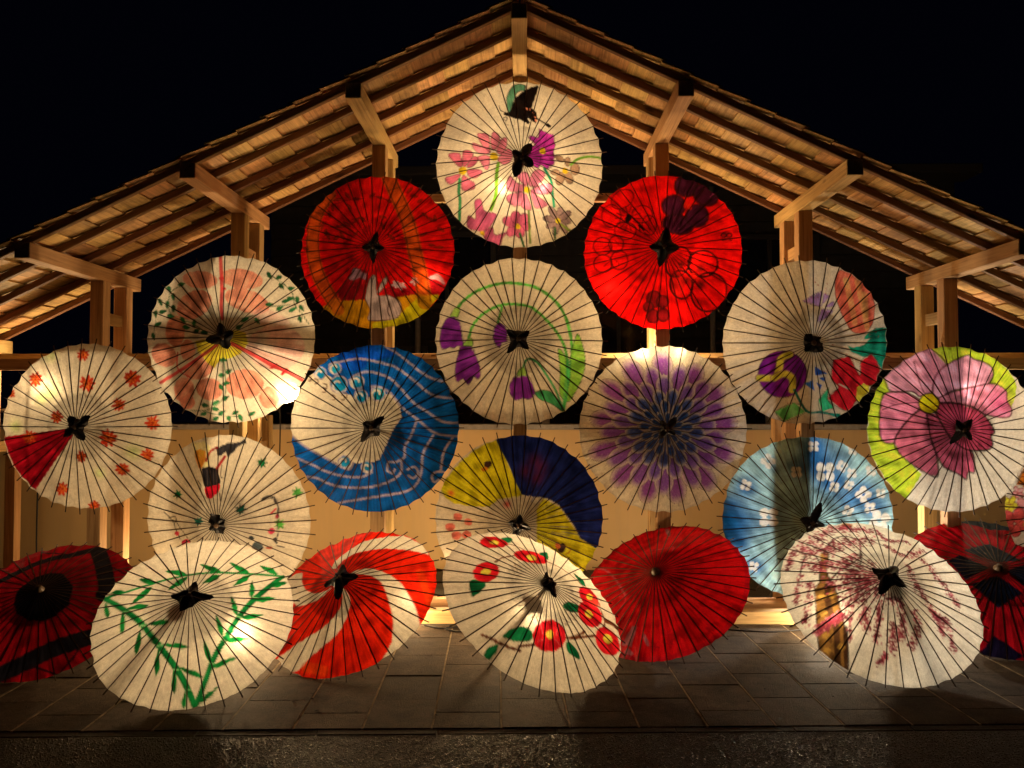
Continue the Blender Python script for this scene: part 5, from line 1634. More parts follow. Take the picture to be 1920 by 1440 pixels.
('o',(130,40,30),0.8,7,[-872,215,-14,36,19,12]),
('e',(228,110,92),1,7,[-827,202,25,24,12,-19]),
('o',(130,40,30),0.8,7,[-827,202,25,24,12,-19]),
('e',(210,150,40),1,7,[-783,-197,30,1,0,-36])]),
'G1': ((142,2,10), (205,150,100), None, False, [
('p',(16,9,10),1,5,[-259,-140,-293,71,-177,251,-33,330,126,309,313,110,344,-154,246,-290,151,-361,-26,-356,-177,-262]),
('s',(26,16,15),1,98,[-746,275,-636,333,-432,476,-213,638,37,732,232,863,359,907]),
('s',(26,16,15),1,147,[295,870,486,526,632,193,649,57]),
('s',(26,16,15),1,147,[-279,-963,-156,-907,95,-784,339,-639,657,-479]),
('s',(30,8,10),1,18,[130,-829,288,-871,433,-914]),
('s',(30,8,10),1,18,[450,-896,522,-742,585,-590]),
('s',(26,16,15),1,18,[-384,857,-23,747]),
('s',(26,16,15),1,18,[536,561,741,462])]),
'G3': ((206,26,6), (208,172,122), None, False, [
('p',(210,174,124),1,5,[126,920,243,958,590,827,699,698,474,690,210,644,21,581,-139,484,-212,349,-210,200,-287,211,-323,360,-275,536,-173,757]),
('q',(210,174,124),1,5,[59,121,125,213,238,260,407,245,578,187,768,35,896,-108,994,-318,861,-574,742,-696,754,-510,709,-310,575,-82,425,94,266,154]),
('q',(210,174,124),1,5,[42,-80,166,-157,210,-273,205,-444,137,-595,-47,-785,-212,-964,-443,-908,-509,-840,-251,-662,-34,-523,81,-369,109,-219]),
('q',(210,174,124),1,5,[-78,-87,-172,-200,-285,-246,-523,-265,-802,-46,-991,178,-795,237,-653,59,-470,-84,-288,-144,-144,-123]),
('s',(170,14,6),0.4,52,[291,-568,490,-842]),
('s',(170,14,6),0.4,52,[433,-417,665,-688]),
('s',(170,14,6),0.4,52,[183,-644,302,-901]),
('s',(170,14,6),0.4,52,[668,426,901,339]),
('s',(170,14,6),0.4,52,[411,-23,673,-348]),
('s',(228,60,10),0.5,78,[-104,-901,145,-915]),
('s',(228,60,10),0.4,65,[716,408,988,47])]),
'G7': ((150,2,8), (205,150,100), None, False, [
('p',(34,31,27),1,7,[31,469,286,197,8,95,-273,339]),
('p',(13,11,15),1,7,[-327,264,-88,1,-332,-142,-464,186]),
('p',(13,11,15),1,7,[-34,-97,203,-271,-82,-463,-309,-183]),
('p',(13,11,15),1,7,[85,-29,382,203,417,-11,221,-181]),
('p',(16,6,13),1,7,[-172,-748,82,-941,-87,-1085,-396,-1009]),
('p',(36,34,29),1,7,[-240,1004,-21,1082,300,1034,474,836,134,793]),
('s',(170,6,10),0.8,45,[-14,11,-161,133,-310,344]),
('s',(170,6,10),0.8,45,[-46,-6,-332,-142]),
('s',(165,6,10),0.8,45,[2,-62,194,-239])]),
'G2': (None, (226,196,146), None, False, [
('s',(20,112,46),1,45,[-942,277,-776,132,-495,-127,-335,-316,-162,-513,-26,-676,84,-841,149,-967]),
('s',(20,112,46),1,42,[161,-978,217,-790,286,-559,382,-355,478,-136,608,113,850,472]),
('s',(20,112,46),1,26,[-937,284,-712,291,-441,318,-100,360,232,402,518,432,849,476]),
('s',(10,70,30),0.6,13,[-892,219,-492,-141,-160,-536,85,-851]),
('s',(10,70,30),0.6,13,[187,-948,289,-593,481,-163,817,407]),
('q',(22,118,44),1,5,[-118,384,-193,456,-272,481,-349,481,-261,409,-180,366]),
('s',(12,80,30),0.5,9,[-118,384,-232,430,-349,481]),
('q',(22,118,44),1,5,[-93,328,-164,312,-215,245,-255,164,-177,183,-116,233]),
('s',(12,80,30),0.5,9,[-93,328,-172,238,-255,164]),
('q',(22,118,44),1,5,[232,402,164,480,78,518,-10,537,77,449,160,395]),
('s',(12,80,30),0.5,9,[232,402,114,463,-10,537]),
('q',(22,118,44),1,5,[227,360,165,353,117,294,81,215,146,235,200,279]),
('s',(12,80,30),0.5,9,[227,360,153,286,81,215]),
('q',(22,118,44),1,5,[506,430,449,510,370,556,285,581,358,492,433,433]),
('s',(12,80,30),0.5,9,[506,430,397,500,285,581]),
('q',(22,118,44),1,5,[521,413,459,385,413,312,379,224,442,265,496,325]),
('s',(12,80,30),0.5,9,[521,413,449,317,379,224]),
('q',(22,118,44),1,5,[795,497,742,561,671,583,596,582,661,518,728,481]),
('s',(12,80,30),0.5,9,[795,497,696,538,596,582]),
('q',(22,118,44),1,5,[738,296,797,293,852,336,902,401,836,391,777,361]),
('s',(12,80,30),0.5,9,[738,296,819,348,902,401]),
('q',(22,118,44),1,5,[572,105,591,175,579,254,550,334,538,247,540,166]),
('s',(12,80,30),0.5,9,[572,105,562,215,550,334]),
('q',(22,118,44),1,5,[605,81,670,71,738,104,803,158,728,156,657,135]),
('s',(12,80,30),0.5,9,[605,81,703,118,803,158]),
('q',(22,118,44),1,5,[459,-126,456,-53,423,16,374,79,387,-7,412,-81]),
('s',(12,80,30),0.5,9,[459,-126,418,-27,374,79]),
('q',(22,118,44),1,5,[503,-146,568,-153,636,-122,700,-73,625,-77,555,-97]),
('s',(12,80,30),0.5,9,[503,-146,601,-111,700,-73]),
('q',(22,118,44),1,5,[348,-358,346,-289,314,-220,267,-156,278,-236,301,-308]),
('s',(12,80,30),0.5,9,[348,-358,308,-258,267,-156]),
('q',(22,118,44),1,5,[380,-391,445,-403,515,-381,581,-343,507,-341,435,-353]),
('s',(12,80,30),0.5,9,[380,-391,480,-369,581,-343]),
('q',(22,118,44),1,5,[255,-594,254,-527,222,-458,176,-393,186,-469,209,-541]),
('s',(12,80,30),0.5,9,[255,-594,216,-494,176,-393]),
('q',(22,118,44),1,5,[271,-643,351,-634,428,-592,499,-534,410,-558,328,-591]),
('s',(12,80,30),0.5,9,[271,-643,385,-591,499,-534]),
('q',(22,118,44),1,5,[192,-948,256,-922,305,-869,344,-805,277,-843,220,-890]),
('s',(12,80,30),0.5,9,[192,-948,268,-878,344,-805]),
('q',(22,118,44),1,5,[54,-985,77,-947,71,-899,51,-850,33,-895,29,-942]),
('s',(12,80,30),0.5,9,[54,-985,53,-918,51,-850]),
('q',(22,118,44),1,5,[-46,-850,-29,-793,-41,-723,-69,-652,-81,-721,-77,-790]),
('s',(12,80,30),0.5,9,[-46,-850,-58,-752,-69,-652]),
('q',(22,118,44),1,5,[199,-726,138,-678,56,-650,-31,-633,44,-683,123,-720]),
('s',(12,80,30),0.5,9,[199,-726,85,-681,-31,-633]),
('q',(22,118,44),1,5,[-234,-691,-210,-628,-218,-546,-241,-459,-259,-537,-261,-618]),
('s',(12,80,30),0.5,9,[-234,-691,-237,-577,-241,-459]),
('q',(22,118,44),1,5,[43,-460,-32,-427,-121,-417,-211,-418,-120,-455,-31,-474]),
('s',(12,80,30),0.5,9,[43,-460,-82,-443,-211,-418]),
('q',(22,118,44),1,5,[-457,-470,-427,-410,-430,-326,-450,-230,-474,-308,-482,-390]),
('s',(12,80,30),0.5,9,[-457,-470,-453,-353,-450,-230]),
('q',(22,118,44),1,5,[-172,-213,-245,-181,-322,-179,-394,-192,-309,-224,-231,-236]),
('s',(12,80,30),0.5,9,[-172,-213,-282,-205,-394,-192]),
('q',(22,118,44),1,5,[-640,-228,-622,-165,-643,-75,-684,27,-690,-58,-680,-146]),
('s',(12,80,30),0.5,9,[-640,-228,-660,-105,-684,27]),
('q',(22,118,44),1,5,[-424,22,-502,66,-577,69,-645,52,-557,14,-478,-3]),
('s',(12,80,30),0.5,9,[-424,22,-534,37,-645,52]),
('q',(22,118,44),1,5,[-840,-5,-834,56,-868,139,-922,229,-915,148,-892,68]),
('s',(12,80,30),0.5,9,[-840,-5,-879,108,-922,229]),
('q',(22,118,44),1,5,[-741,301,-806,354,-864,361,-914,343,-842,296,-779,273]),
('s',(12,80,30),0.5,9,[-741,301,-827,322,-914,343]),
('q',(22,118,44),1,5,[-436,326,-493,399,-556,431,-617,440,-551,368,-487,321]),
('s',(12,80,30),0.5,9,[-436,326,-526,382,-617,440]),
('q',(22,118,44),1,5,[-443,274,-522,250,-579,178,-621,90,-537,123,-469,179]),
('s',(12,80,30),0.5,9,[-443,274,-531,177,-621,90]),
('s',(150,190,110),0.7,11,[-680,32,-633,8]),
('s',(150,190,110),0.7,11,[-453,-186,-409,-204]),
('s',(150,190,110),0.7,11,[-254,-419,-214,-431]),
('s',(150,190,110),0.7,11,[-71,-648,-33,-657]),
('s',(150,190,110),0.7,11,[64,-825,102,-833]),
('s',(150,190,110),0.7,11,[249,-601,286,-606]),
('s',(150,190,110),0.7,11,[344,-390,381,-393]),
('s',(150,190,110),0.7,11,[458,-134,497,-136]),
('s',(150,190,110),0.7,11,[588,115,627,114])]),
'G4': (None, (208,178,128), None, False, [
('s',(96,46,22),1,22,[-838,-200,-744,-319,-663,-408,-581,-476]),
('s',(96,46,22),1,20,[-575,-437,-422,-477]),
('s',(96,46,22),1,22,[-61,-517,65,-530,231,-499]),
('s',(96,46,22),1,20,[40,-543,353,-551]),
('s',(96,46,22),1,17,[-275,490,-164,524,11,519]),
('s',(96,46,22),1,12,[112,746,195,660,222,572]),
('s',(96,46,22),1,15,[360,378,525,268,636,114,680,0]),
('s',(96,46,22),1,17,[711,-274,657,-414,568,-474]),
('s',(96,46,22),1,46,[683,-400,792,-439,888,-519]),
('q',(15,86,42),1,5,[119,861,269,845,165,764,105,777]),
('q',(15,86,42),1,5,[368,522,551,555,443,425,373,439]),
('q',(15,86,42),1,5,[-676,331,-610,376,-535,274,-635,208,-732,194]),
('q',(15,86,42),1,5,[-665,-286,-539,-265,-408,-317,-415,-422,-536,-412,-631,-343]),
('q',(15,86,42),1,5,[-915,-380,-837,-332,-749,-341,-781,-393,-889,-439]),
('q',(15,86,42),1,5,[-92,-572,-35,-557,16,-639,15,-727,-88,-651]),
('q',(15,86,42),1,5,[65,-231,175,-196,302,-243,243,-306,112,-285]),
('q',(15,86,42),1,5,[695,220,772,147,750,40,667,65]),
('q',(192,20,25),1,5,[-194,847,-59,924,75,881,115,745,-19,696,-196,736]),
('e',(192,20,25),1,5,[199,466,172,-90,-119,-98]),
('e',(192,20,25),1,5,[-441,408,131,-28,-66,-125]),
('e',(192,20,25),1,5,[-229,-452,177,-50,-69,-131]),
('e',(192,20,25),1,5,[630,-119,38,-120,-187,-72]),
('e',(192,20,25),1,5,[463,-324,56,-128,-212,-70]),
('e',(192,20,25),1,5,[541,-616,53,-134,-203,-52]),
('e',(212,60,40),0.7,5,[678,-187,57,-54,-89,-40]),
('e',(236,172,52),1,5,[-37,797,50,-12,-32,-38]),
('e',(236,172,52),1,5,[189,452,54,-24,-54,-46]),
('e',(236,172,52),1,5,[-448,406,41,-21,-25,-36]),
('e',(236,172,52),1,5,[-224,-443,41,-12,-19,-36]),
('e',(236,172,52),1,5,[648,-117,25,-26,-73,-34]),
('e',(236,172,52),1,5,[430,-328,21,-38,-68,-24]),
('e',(236,172,52),1,5,[555,-593,17,-43,-75,-20]),
('s',(225,90,80),0.6,7,[-276,-328,-294,-416]),
('s',(225,90,80),0.6,7,[-87,-392,-159,-466]),
('s',(225,90,80),0.6,7,[-372,-460,-290,-463]),
('s',(225,90,80),0.6,7,[-153,-569,-188,-493])]),
'G5': ((192,5,5), (172,132,88), (140,6,8), False, [
('p',(118,66,50),0.7,5,[-161,-857,-92,-652,-32,-632,-40,-861]),
('p',(118,66,50),0.7,5,[-123,-975,-77,-868,5,-921,-35,-1005]),
('e',(110,60,45),0.6,5,[90,-737,28,-37,-18,-11]),
('e',(110,60,45),0.6,5,[126,-775,28,-37,-18,-11]),
('e',(110,60,45),0.6,5,[-262,854,66,-93,-17,-17]),
('e',(110,60,45),0.6,5,[-223,805,65,-91,-17,-17]),
('s',(152,56,46),0.7,16,[-994,130,-807,105,-550,-73,-291,-314]),
('s',(150,50,42),0.6,10,[-272,400,-108,452,-12,513,15,425]),
('s',(150,50,42),0.5,7,[-194,-181,-178,-71,-150,36,-278,82]),
('s',(150,50,42),0.5,7,[-61,647,-45,824]),
('s',(150,50,42),0.5,7,[-302,-443,-282,-340,-381,-314]),
('e',(120,4,6),0.6,5,[411,-728,27,-3,-2,-14]),
('e',(120,4,6),0.6,5,[389,-756,8,-27,-14,-4]),
('e',(120,4,6),0.6,5,[349,-742,-27,-14,-7,12]),
('e',(120,4,6),0.6,5,[352,-706,-24,17,9,12]),
('e',(120,4,6),0.6,5,[396,-694,14,27,13,-6]),
('e',(120,4,6),0.6,5,[259,-805,33,-5,-3,-14]),
('e',(120,4,6),0.6,5,[229,-828,7,-25,-15,-4]),
('e',(120,4,6),0.6,5,[186,-817,-30,-15,-8,12]),
('e',(120,4,6),0.6,5,[190,-776,-26,20,10,11]),
('e',(120,4,6),0.6,5,[236,-770,14,25,14,-6]),
('e',(120,4,6),0.6,5,[770,-436,30,-1,-1,-15]),
('e',(120,4,6),0.6,5,[741,-466,5,-28,-13,-4]),
('e',(120,4,6),0.6,5,[710,-451,-22,-15,-7,13]),
('e',(120,4,6),0.6,5,[708,-411,-24,20,8,13]),
('e',(120,4,6),0.6,5,[748,-403,11,27,12,-6]),
('e',(120,4,6),0.6,5,[813,46,28,0,1,-18]),
('e',(120,4,6),0.6,5,[790,4,8,-36,-13,-4]),
('e',(120,4,6),0.6,5,[753,24,-24,-19,-8,16]),
('e',(120,4,6),0.6,5,[755,74,-23,25,8,14]),
('e',(120,4,6),0.6,5,[789,85,7,34,13,-6]),
('e',(120,4,6),0.6,5,[366,-638,29,-2,-1,-14]),
('e',(120,4,6),0.6,5,[337,-666,5,-26,-15,-3]),
('e',(120,4,6),0.6,5,[302,-656,-26,-17,-9,12]),
('e',(120,4,6),0.6,5,[306,-616,-23,18,9,11]),
('e',(120,4,6),0.6,5,[344,-602,11,30,14,-5]),
('e',(120,4,6),0.6,5,[634,-320,26,0,0,-16]),
('e',(120,4,6),0.6,5,[611,-355,6,-30,-14,-4]),
('e',(120,4,6),0.6,5,[576,-343,-25,-20,-8,13]),
('e',(120,4,6),0.6,5,[580,-299,-21,18,9,13]),
('e',(120,4,6),0.6,5,[618,-284,12,31,13,-7]),
('e',(120,4,6),0.6,5,[757,-451,25,-2,-1,-15]),
('e',(120,4,6),0.6,5,[734,-483,5,-30,-13,-4]),
('e',(120,4,6),0.6,5,[702,-466,-23,-15,-7,13]),
('e',(120,4,6),0.6,5,[703,-425,-22,21,9,12]),
('e',(120,4,6),0.6,5,[739,-414,10,30,13,-5])]),
'G6': (None, (216,186,128), None, False, [
('p',(118,74,26),1,5,[-491,479,-432,444,-525,218,-519,65,-497,13,-510,-187,-510,-395,-510,-564,-563,-832,-653,-766,-752,-684,-782,-596,-743,-314,-687,14,-629,78,-577,250]),
('s',(50,25,12),0.8,12,[-491,479,-432,444,-525,218,-519,65,-497,13,-510,-187,-510,-395,-510,-564,-563,-832,-653,-766,-752,-684,-782,-596,-743,-314,-687,14,-629,78,-577,250,-491,479]),
('s',(46,22,10),0.85,46,[-564,29,-606,-194,-587,-432,-642,-767]),
('s',(46,22,10),0.85,21,[-668,-6,-605,9,-541,24]),
('s',(46,22,10),0.85,16,[-743,-314,-611,-220,-510,-187]),
('s',(46,22,10),0.85,35,[-503,-445,-570,-809]),
('e',(176,120,40),0.6,5,[-640,-87,27,-31,-22,-28]),
('e',(66,34,14),0.6,5,[-616,-136,9,-39,-20,-8]),
('e',(176,120,40),0.6,5,[-667,-263,28,-29,-21,-26]),
('e',(66,34,14),0.6,5,[-642,-308,10,-36,-20,-8]),
('e',(176,120,40),0.6,5,[-691,-489,29,-26,-20,-24]),
('e',(66,34,14),0.6,5,[-665,-530,11,-33,-20,-8]),
('e',(176,120,40),0.6,5,[-547,-94,27,-31,-22,-28]),
('e',(66,34,14),0.6,5,[-523,-142,9,-38,-20,-8]),
('e',(176,120,40),0.6,5,[-578,-614,29,-24,-20,-24]),
('e',(66,34,14),0.6,5,[-551,-652,11,-31,-20,-8]),
('e',(176,120,40),0.6,5,[-708,-631,29,-24,-20,-24]),
('e',(66,34,14),0.6,5,[-681,-670,11,-32,-19,-8]),
('e',(176,120,40),0.6,5,[-497,419,25,-40,-28,-38]),
('e',(66,34,14),0.6,5,[-479,355,3,-51,-23,-12]),
('s',(56,24,18),0.9,17,[-579,17,-495,108,-357,211,-160,317,-121,387]),
('s',(56,24,18),0.9,15,[-160,317,-74,542,-67,661,-180,717,-299,684,-405,566]),
('s',(56,24,18),0.9,15,[-566,247,-561,436,-644,498,-781,219]),
('s',(56,24,18),0.9,12,[-67,661,117,641,375,645]),
('s',(56,24,18),0.9,11,[78,615,234,494,374,395]),
('s',(56,24,18),0.9,12,[-198,212,-152,305]),
('e',(150,95,40),1,5,[-72,928,69,-2,-25,-63]),
('d',(186,96,84),0.8,97,[126,103,-716,560,-536,686,-327,835,-142,891,-15,861,195,821]),
('d',(142,54,48),0.9,91,[234,94,-716,560,-536,686,-327,835,-142,891,-15,861,195,821]),
('d',(108,32,32),0.9,80,[216,89,-716,560,-536,686,-327,835,-142,891,-15,861,195,821]),
('d',(186,96,84),0.8,97,[98,111,-591,505,-388,541,-172,597,88,639]),
('d',(142,54,48),0.9,91,[182,101,-591,505,-388,541,-172,597,88,639]),
('d',(108,32,32),0.9,80,[168,96,-591,505,-388,541,-172,597,88,639]),
('d',(186,96,84),0.8,97,[70,103,-652,289,-506,286,-346,245,-209,356]),
('d',(142,54,48),0.9,91,[130,94,-652,289,-506,286,-346,245,-209,356]),
('d',(108,32,32),0.9,80,[120,89,-652,289,-506,286,-346,245,-209,356]),
('d',(186,96,84),0.8,97,[126,125,-508,15,-373,77,-249,96,-205,5,-296,-120,-426,-176]),
('d',(142,54,48),0.9,91,[234,114,-508,15,-373,77,-249,96,-205,5,-296,-120,-426,-176]),
('d',(108,32,32),0.9,80,[216,108,-508,15,-373,77,-249,96,-205,5,-296,-120,-426,-176]),
('d',(186,96,84),0.8,84,[22,44,-786,539,-837,416,-881,318]),
('d',(142,54,48),0.9,80,[41,40,-786,539,-837,416,-881,318]),
('d',(108,32,32),0.9,70,[38,38,-786,539,-837,416,-881,318]),
('d',(186,96,84),0.8,84,[28,38,-666,464,-784,185,-854,42,-892,-100]),
('d',(142,54,48),0.9,80,[52,35,-666,464,-784,185,-854,42,-892,-100]),
('d',(108,32,32),0.9,70,[48,33,-666,464,-784,185,-854,42,-892,-100]),
('d',(186,96,84),0.8,97,[25,41,-714,100,-761,-73,-860,-317,-796,-263]),
('d',(142,54,48),0.9,91,[46,38,-714,100,-761,-73,-860,-317,-796,-263]),
('d',(108,32,32),0.9,80,[43,36,-714,100,-761,-73,-860,-317,-796,-263]),
('d',(186,96,84),0.8,97,[58,59,-763,-440,-683,-391,-592,-343,-491,-309]),
('d',(142,54,48),0.9,91,[109,54,-763,-440,-683,-391,-592,-343,-491,-309]),
('d',(108,32,32),0.9,80,[100,51,-763,-440,-683,-391,-592,-343,-491,-309]),
('d',(186,96,84),0.8,72,[11,32,-303,-301,-366,-427]),
('d',(142,54,48),0.9,68,[20,29,-303,-301,-366,-427]),
('d',(108,32,32),0.9,60,[19,28,-303,-301,-366,-427]),
('d',(186,96,84),0.8,72,[15,27,-419,-296,-464,-450,-490,-578]),
('d',(142,54,48),0.9,68,[28,24,-419,-296,-464,-450,-490,-578]),
('d',(108,32,32),0.9,60,[26,23,-419,-296,-464,-450,-490,-578]),
('d',(186,96,84),0.8,84,[33,35,-149,-245,-194,-420,-254,-589]),
('d',(142,54,48),0.9,80,[62,32,-149,-245,-194,-420,-254,-589]),
('d',(108,32,32),0.9,70,[57,31,-149,-245,-194,-420,-254,-589]),
('d',(186,96,84),0.8,84,[36,50,64,-226,41,-426,-18,-574]),
('d',(142,54,48),0.9,80,[67,46,64,-226,41,-426,-18,-574]),
('d',(108,32,32),0.9,70,[62,43,64,-226,41,-426,-18,-574]),
('d',(186,96,84),0.8,84,[28,50,-51,-449,-121,-684]),
('d',(142,54,48),0.9,80,[52,46,-51,-449,-121,-684]),
('d',(108,32,32),0.9,70,[48,43,-51,-449,-121,-684]),
('d',(186,96,84),0.8,97,[15,29,-180,-716,-281,-804]),
('d',(142,54,48),0.9,91,[28,27,-180,-716,-281,-804]),
('d',(108,32,32),0.9,80,[26,25,-180,-716,-281,-804]),
('d',(186,96,84),0.8,84,[33,50,185,-312,180,-477,74,-651]),
('d',(142,54,48),0.9,80,[62,46,185,-312,180,-477,74,-651]),
('d',(108,32,32),0.9,70,[57,43,185,-312,180,-477,74,-651]),
('d',(186,96,84),0.8,84,[58,50,330,-109,408,-330,518,-373,500,-639]),
('d',(142,54,48),0.9,80,[109,46,330,-109,408,-330,518,-373,500,-639]),
('d',(108,32,32),0.9,70,[100,43,330,-109,408,-330,518,-373,500,-639]),
('d',(186,96,84),0.8,84,[25,44,402,-306,429,-520]),
('d',(142,54,48),0.9,80,[46,40,402,-306,429,-520]),
('d',(108,32,32),0.9,70,[43,38,402,-306,429,-520]),
('d',(186,96,84),0.8,84,[58,50,440,473,566,367,611,147,681,7,714,-174]),
('d',(142,54,48),0.9,80,[109,46,440,473,566,367,611,147,681,7,714,-174]),
('d',(108,32,32),0.9,70,[100,43,440,473,566,367,611,147,681,7,714,-174]),
('d',(186,96,84),0.8,84,[36,44,210,535,358,391,650,572]),
('d',(142,54,48),0.9,80,[67,40,210,535,358,391,650,572]),
('d',(108,32,32),0.9,70,[62,38,210,535,358,391,650,572]),
('d',(186,96,84),0.8,84,[36,35,240,827,266,660,506,675]),
('d',(142,54,48),0.9,80,[67,32,240,827,266,660,506,675]),
('d',(108,32,32),0.9,70,[62,31,240,827,266,660,506,675]),
('d',(186,96,84),0.8,84,[28,44,319,244,282,27,326,-82]),
('d',(142,54,48),0.9,80,[52,40,319,244,282,27,326,-82]),
('d',(108,32,32),0.9,70,[48,38,319,244,282,27,326,-82]),
('d',(186,96,84),0.8,84,[44,74,-79,233,-139,-10,-121,-173,22,-239]),
('d',(142,54,48),0.9,80,[83,67,-79,233,-139,-10,-121,-173,22,-239]),
('d',(108,32,32),0.9,70,[76,64,-79,233,-139,-10,-121,-173,22,-239]),
('d',(186,96,84),0.8,72,[28,44,-272,-267,-323,-503]),
('d',(142,54,48),0.9,68,[52,40,-272,-267,-323,-503]),
('d',(108,32,32),0.9,60,[48,38,-272,-267,-323,-503])]),
}
# ------------------------------------------------------------------ umbrellas
NRIB = 38; NA = NRIB * 12; NR = 66; HH = 0.285
def prof(r): return HH * (1 - r) * (1 + .12 * r)

def srgb_lin(rgb):
    c = np.array(rgb) / 255.0
    return np.where(c <= .04045, c / 12.92, ((c + .055) / 1.055) ** 2.4)
PAPER = np.array([0.84, 0.80, 0.70])

def catmull(p, closed, n=5):
    N = len(p); out = []
    for i in range(N if closed else N - 1):
        g = (lambda j: p[j % N]) if closed else (lambda j: p[min(max(j, 0), N - 1)])
        a, b, c, d = g(i - 1), g(i), g(i + 1), g(i + 2)
        for k in range(n):
            t = k / n
            out.append(.5 * (2 * b + (c - a) * t + (2 * a - 5 * b + 4 * c - d) * t * t + (3 * b - a - 3 * c + d) * t ** 3))
    if not closed: out.append(p[-1])
    return np.array(out)

def seg_dist(q, a, b):
    d = np.full(len(q), 9.0)
    for p0, p1 in zip(a, b):
        e = p1 - p0; L = (e * e).sum() + 1e-12
        t = np.clip(((q - p0) @ e) / L, 0, 1)
        r = q - p0 - t[:, None] * e
        d = np.minimum(d, np.hypot(r[:, 0], r[:, 1]))
    return d

def inside(q, p):
    ins = np.zeros(len(q), bool)
    for (x0, y0), (x1, y1) in zip(p, np.roll(p, -1, 0)):
        c = (y0 > q[:, 1]) != (y1 > q[:, 1])
        ins ^= c & (q[:, 0] < (x1 - x0) * (q[:, 1] - y0) / (y1 - y0 + 1e-12) + x0)
    return ins

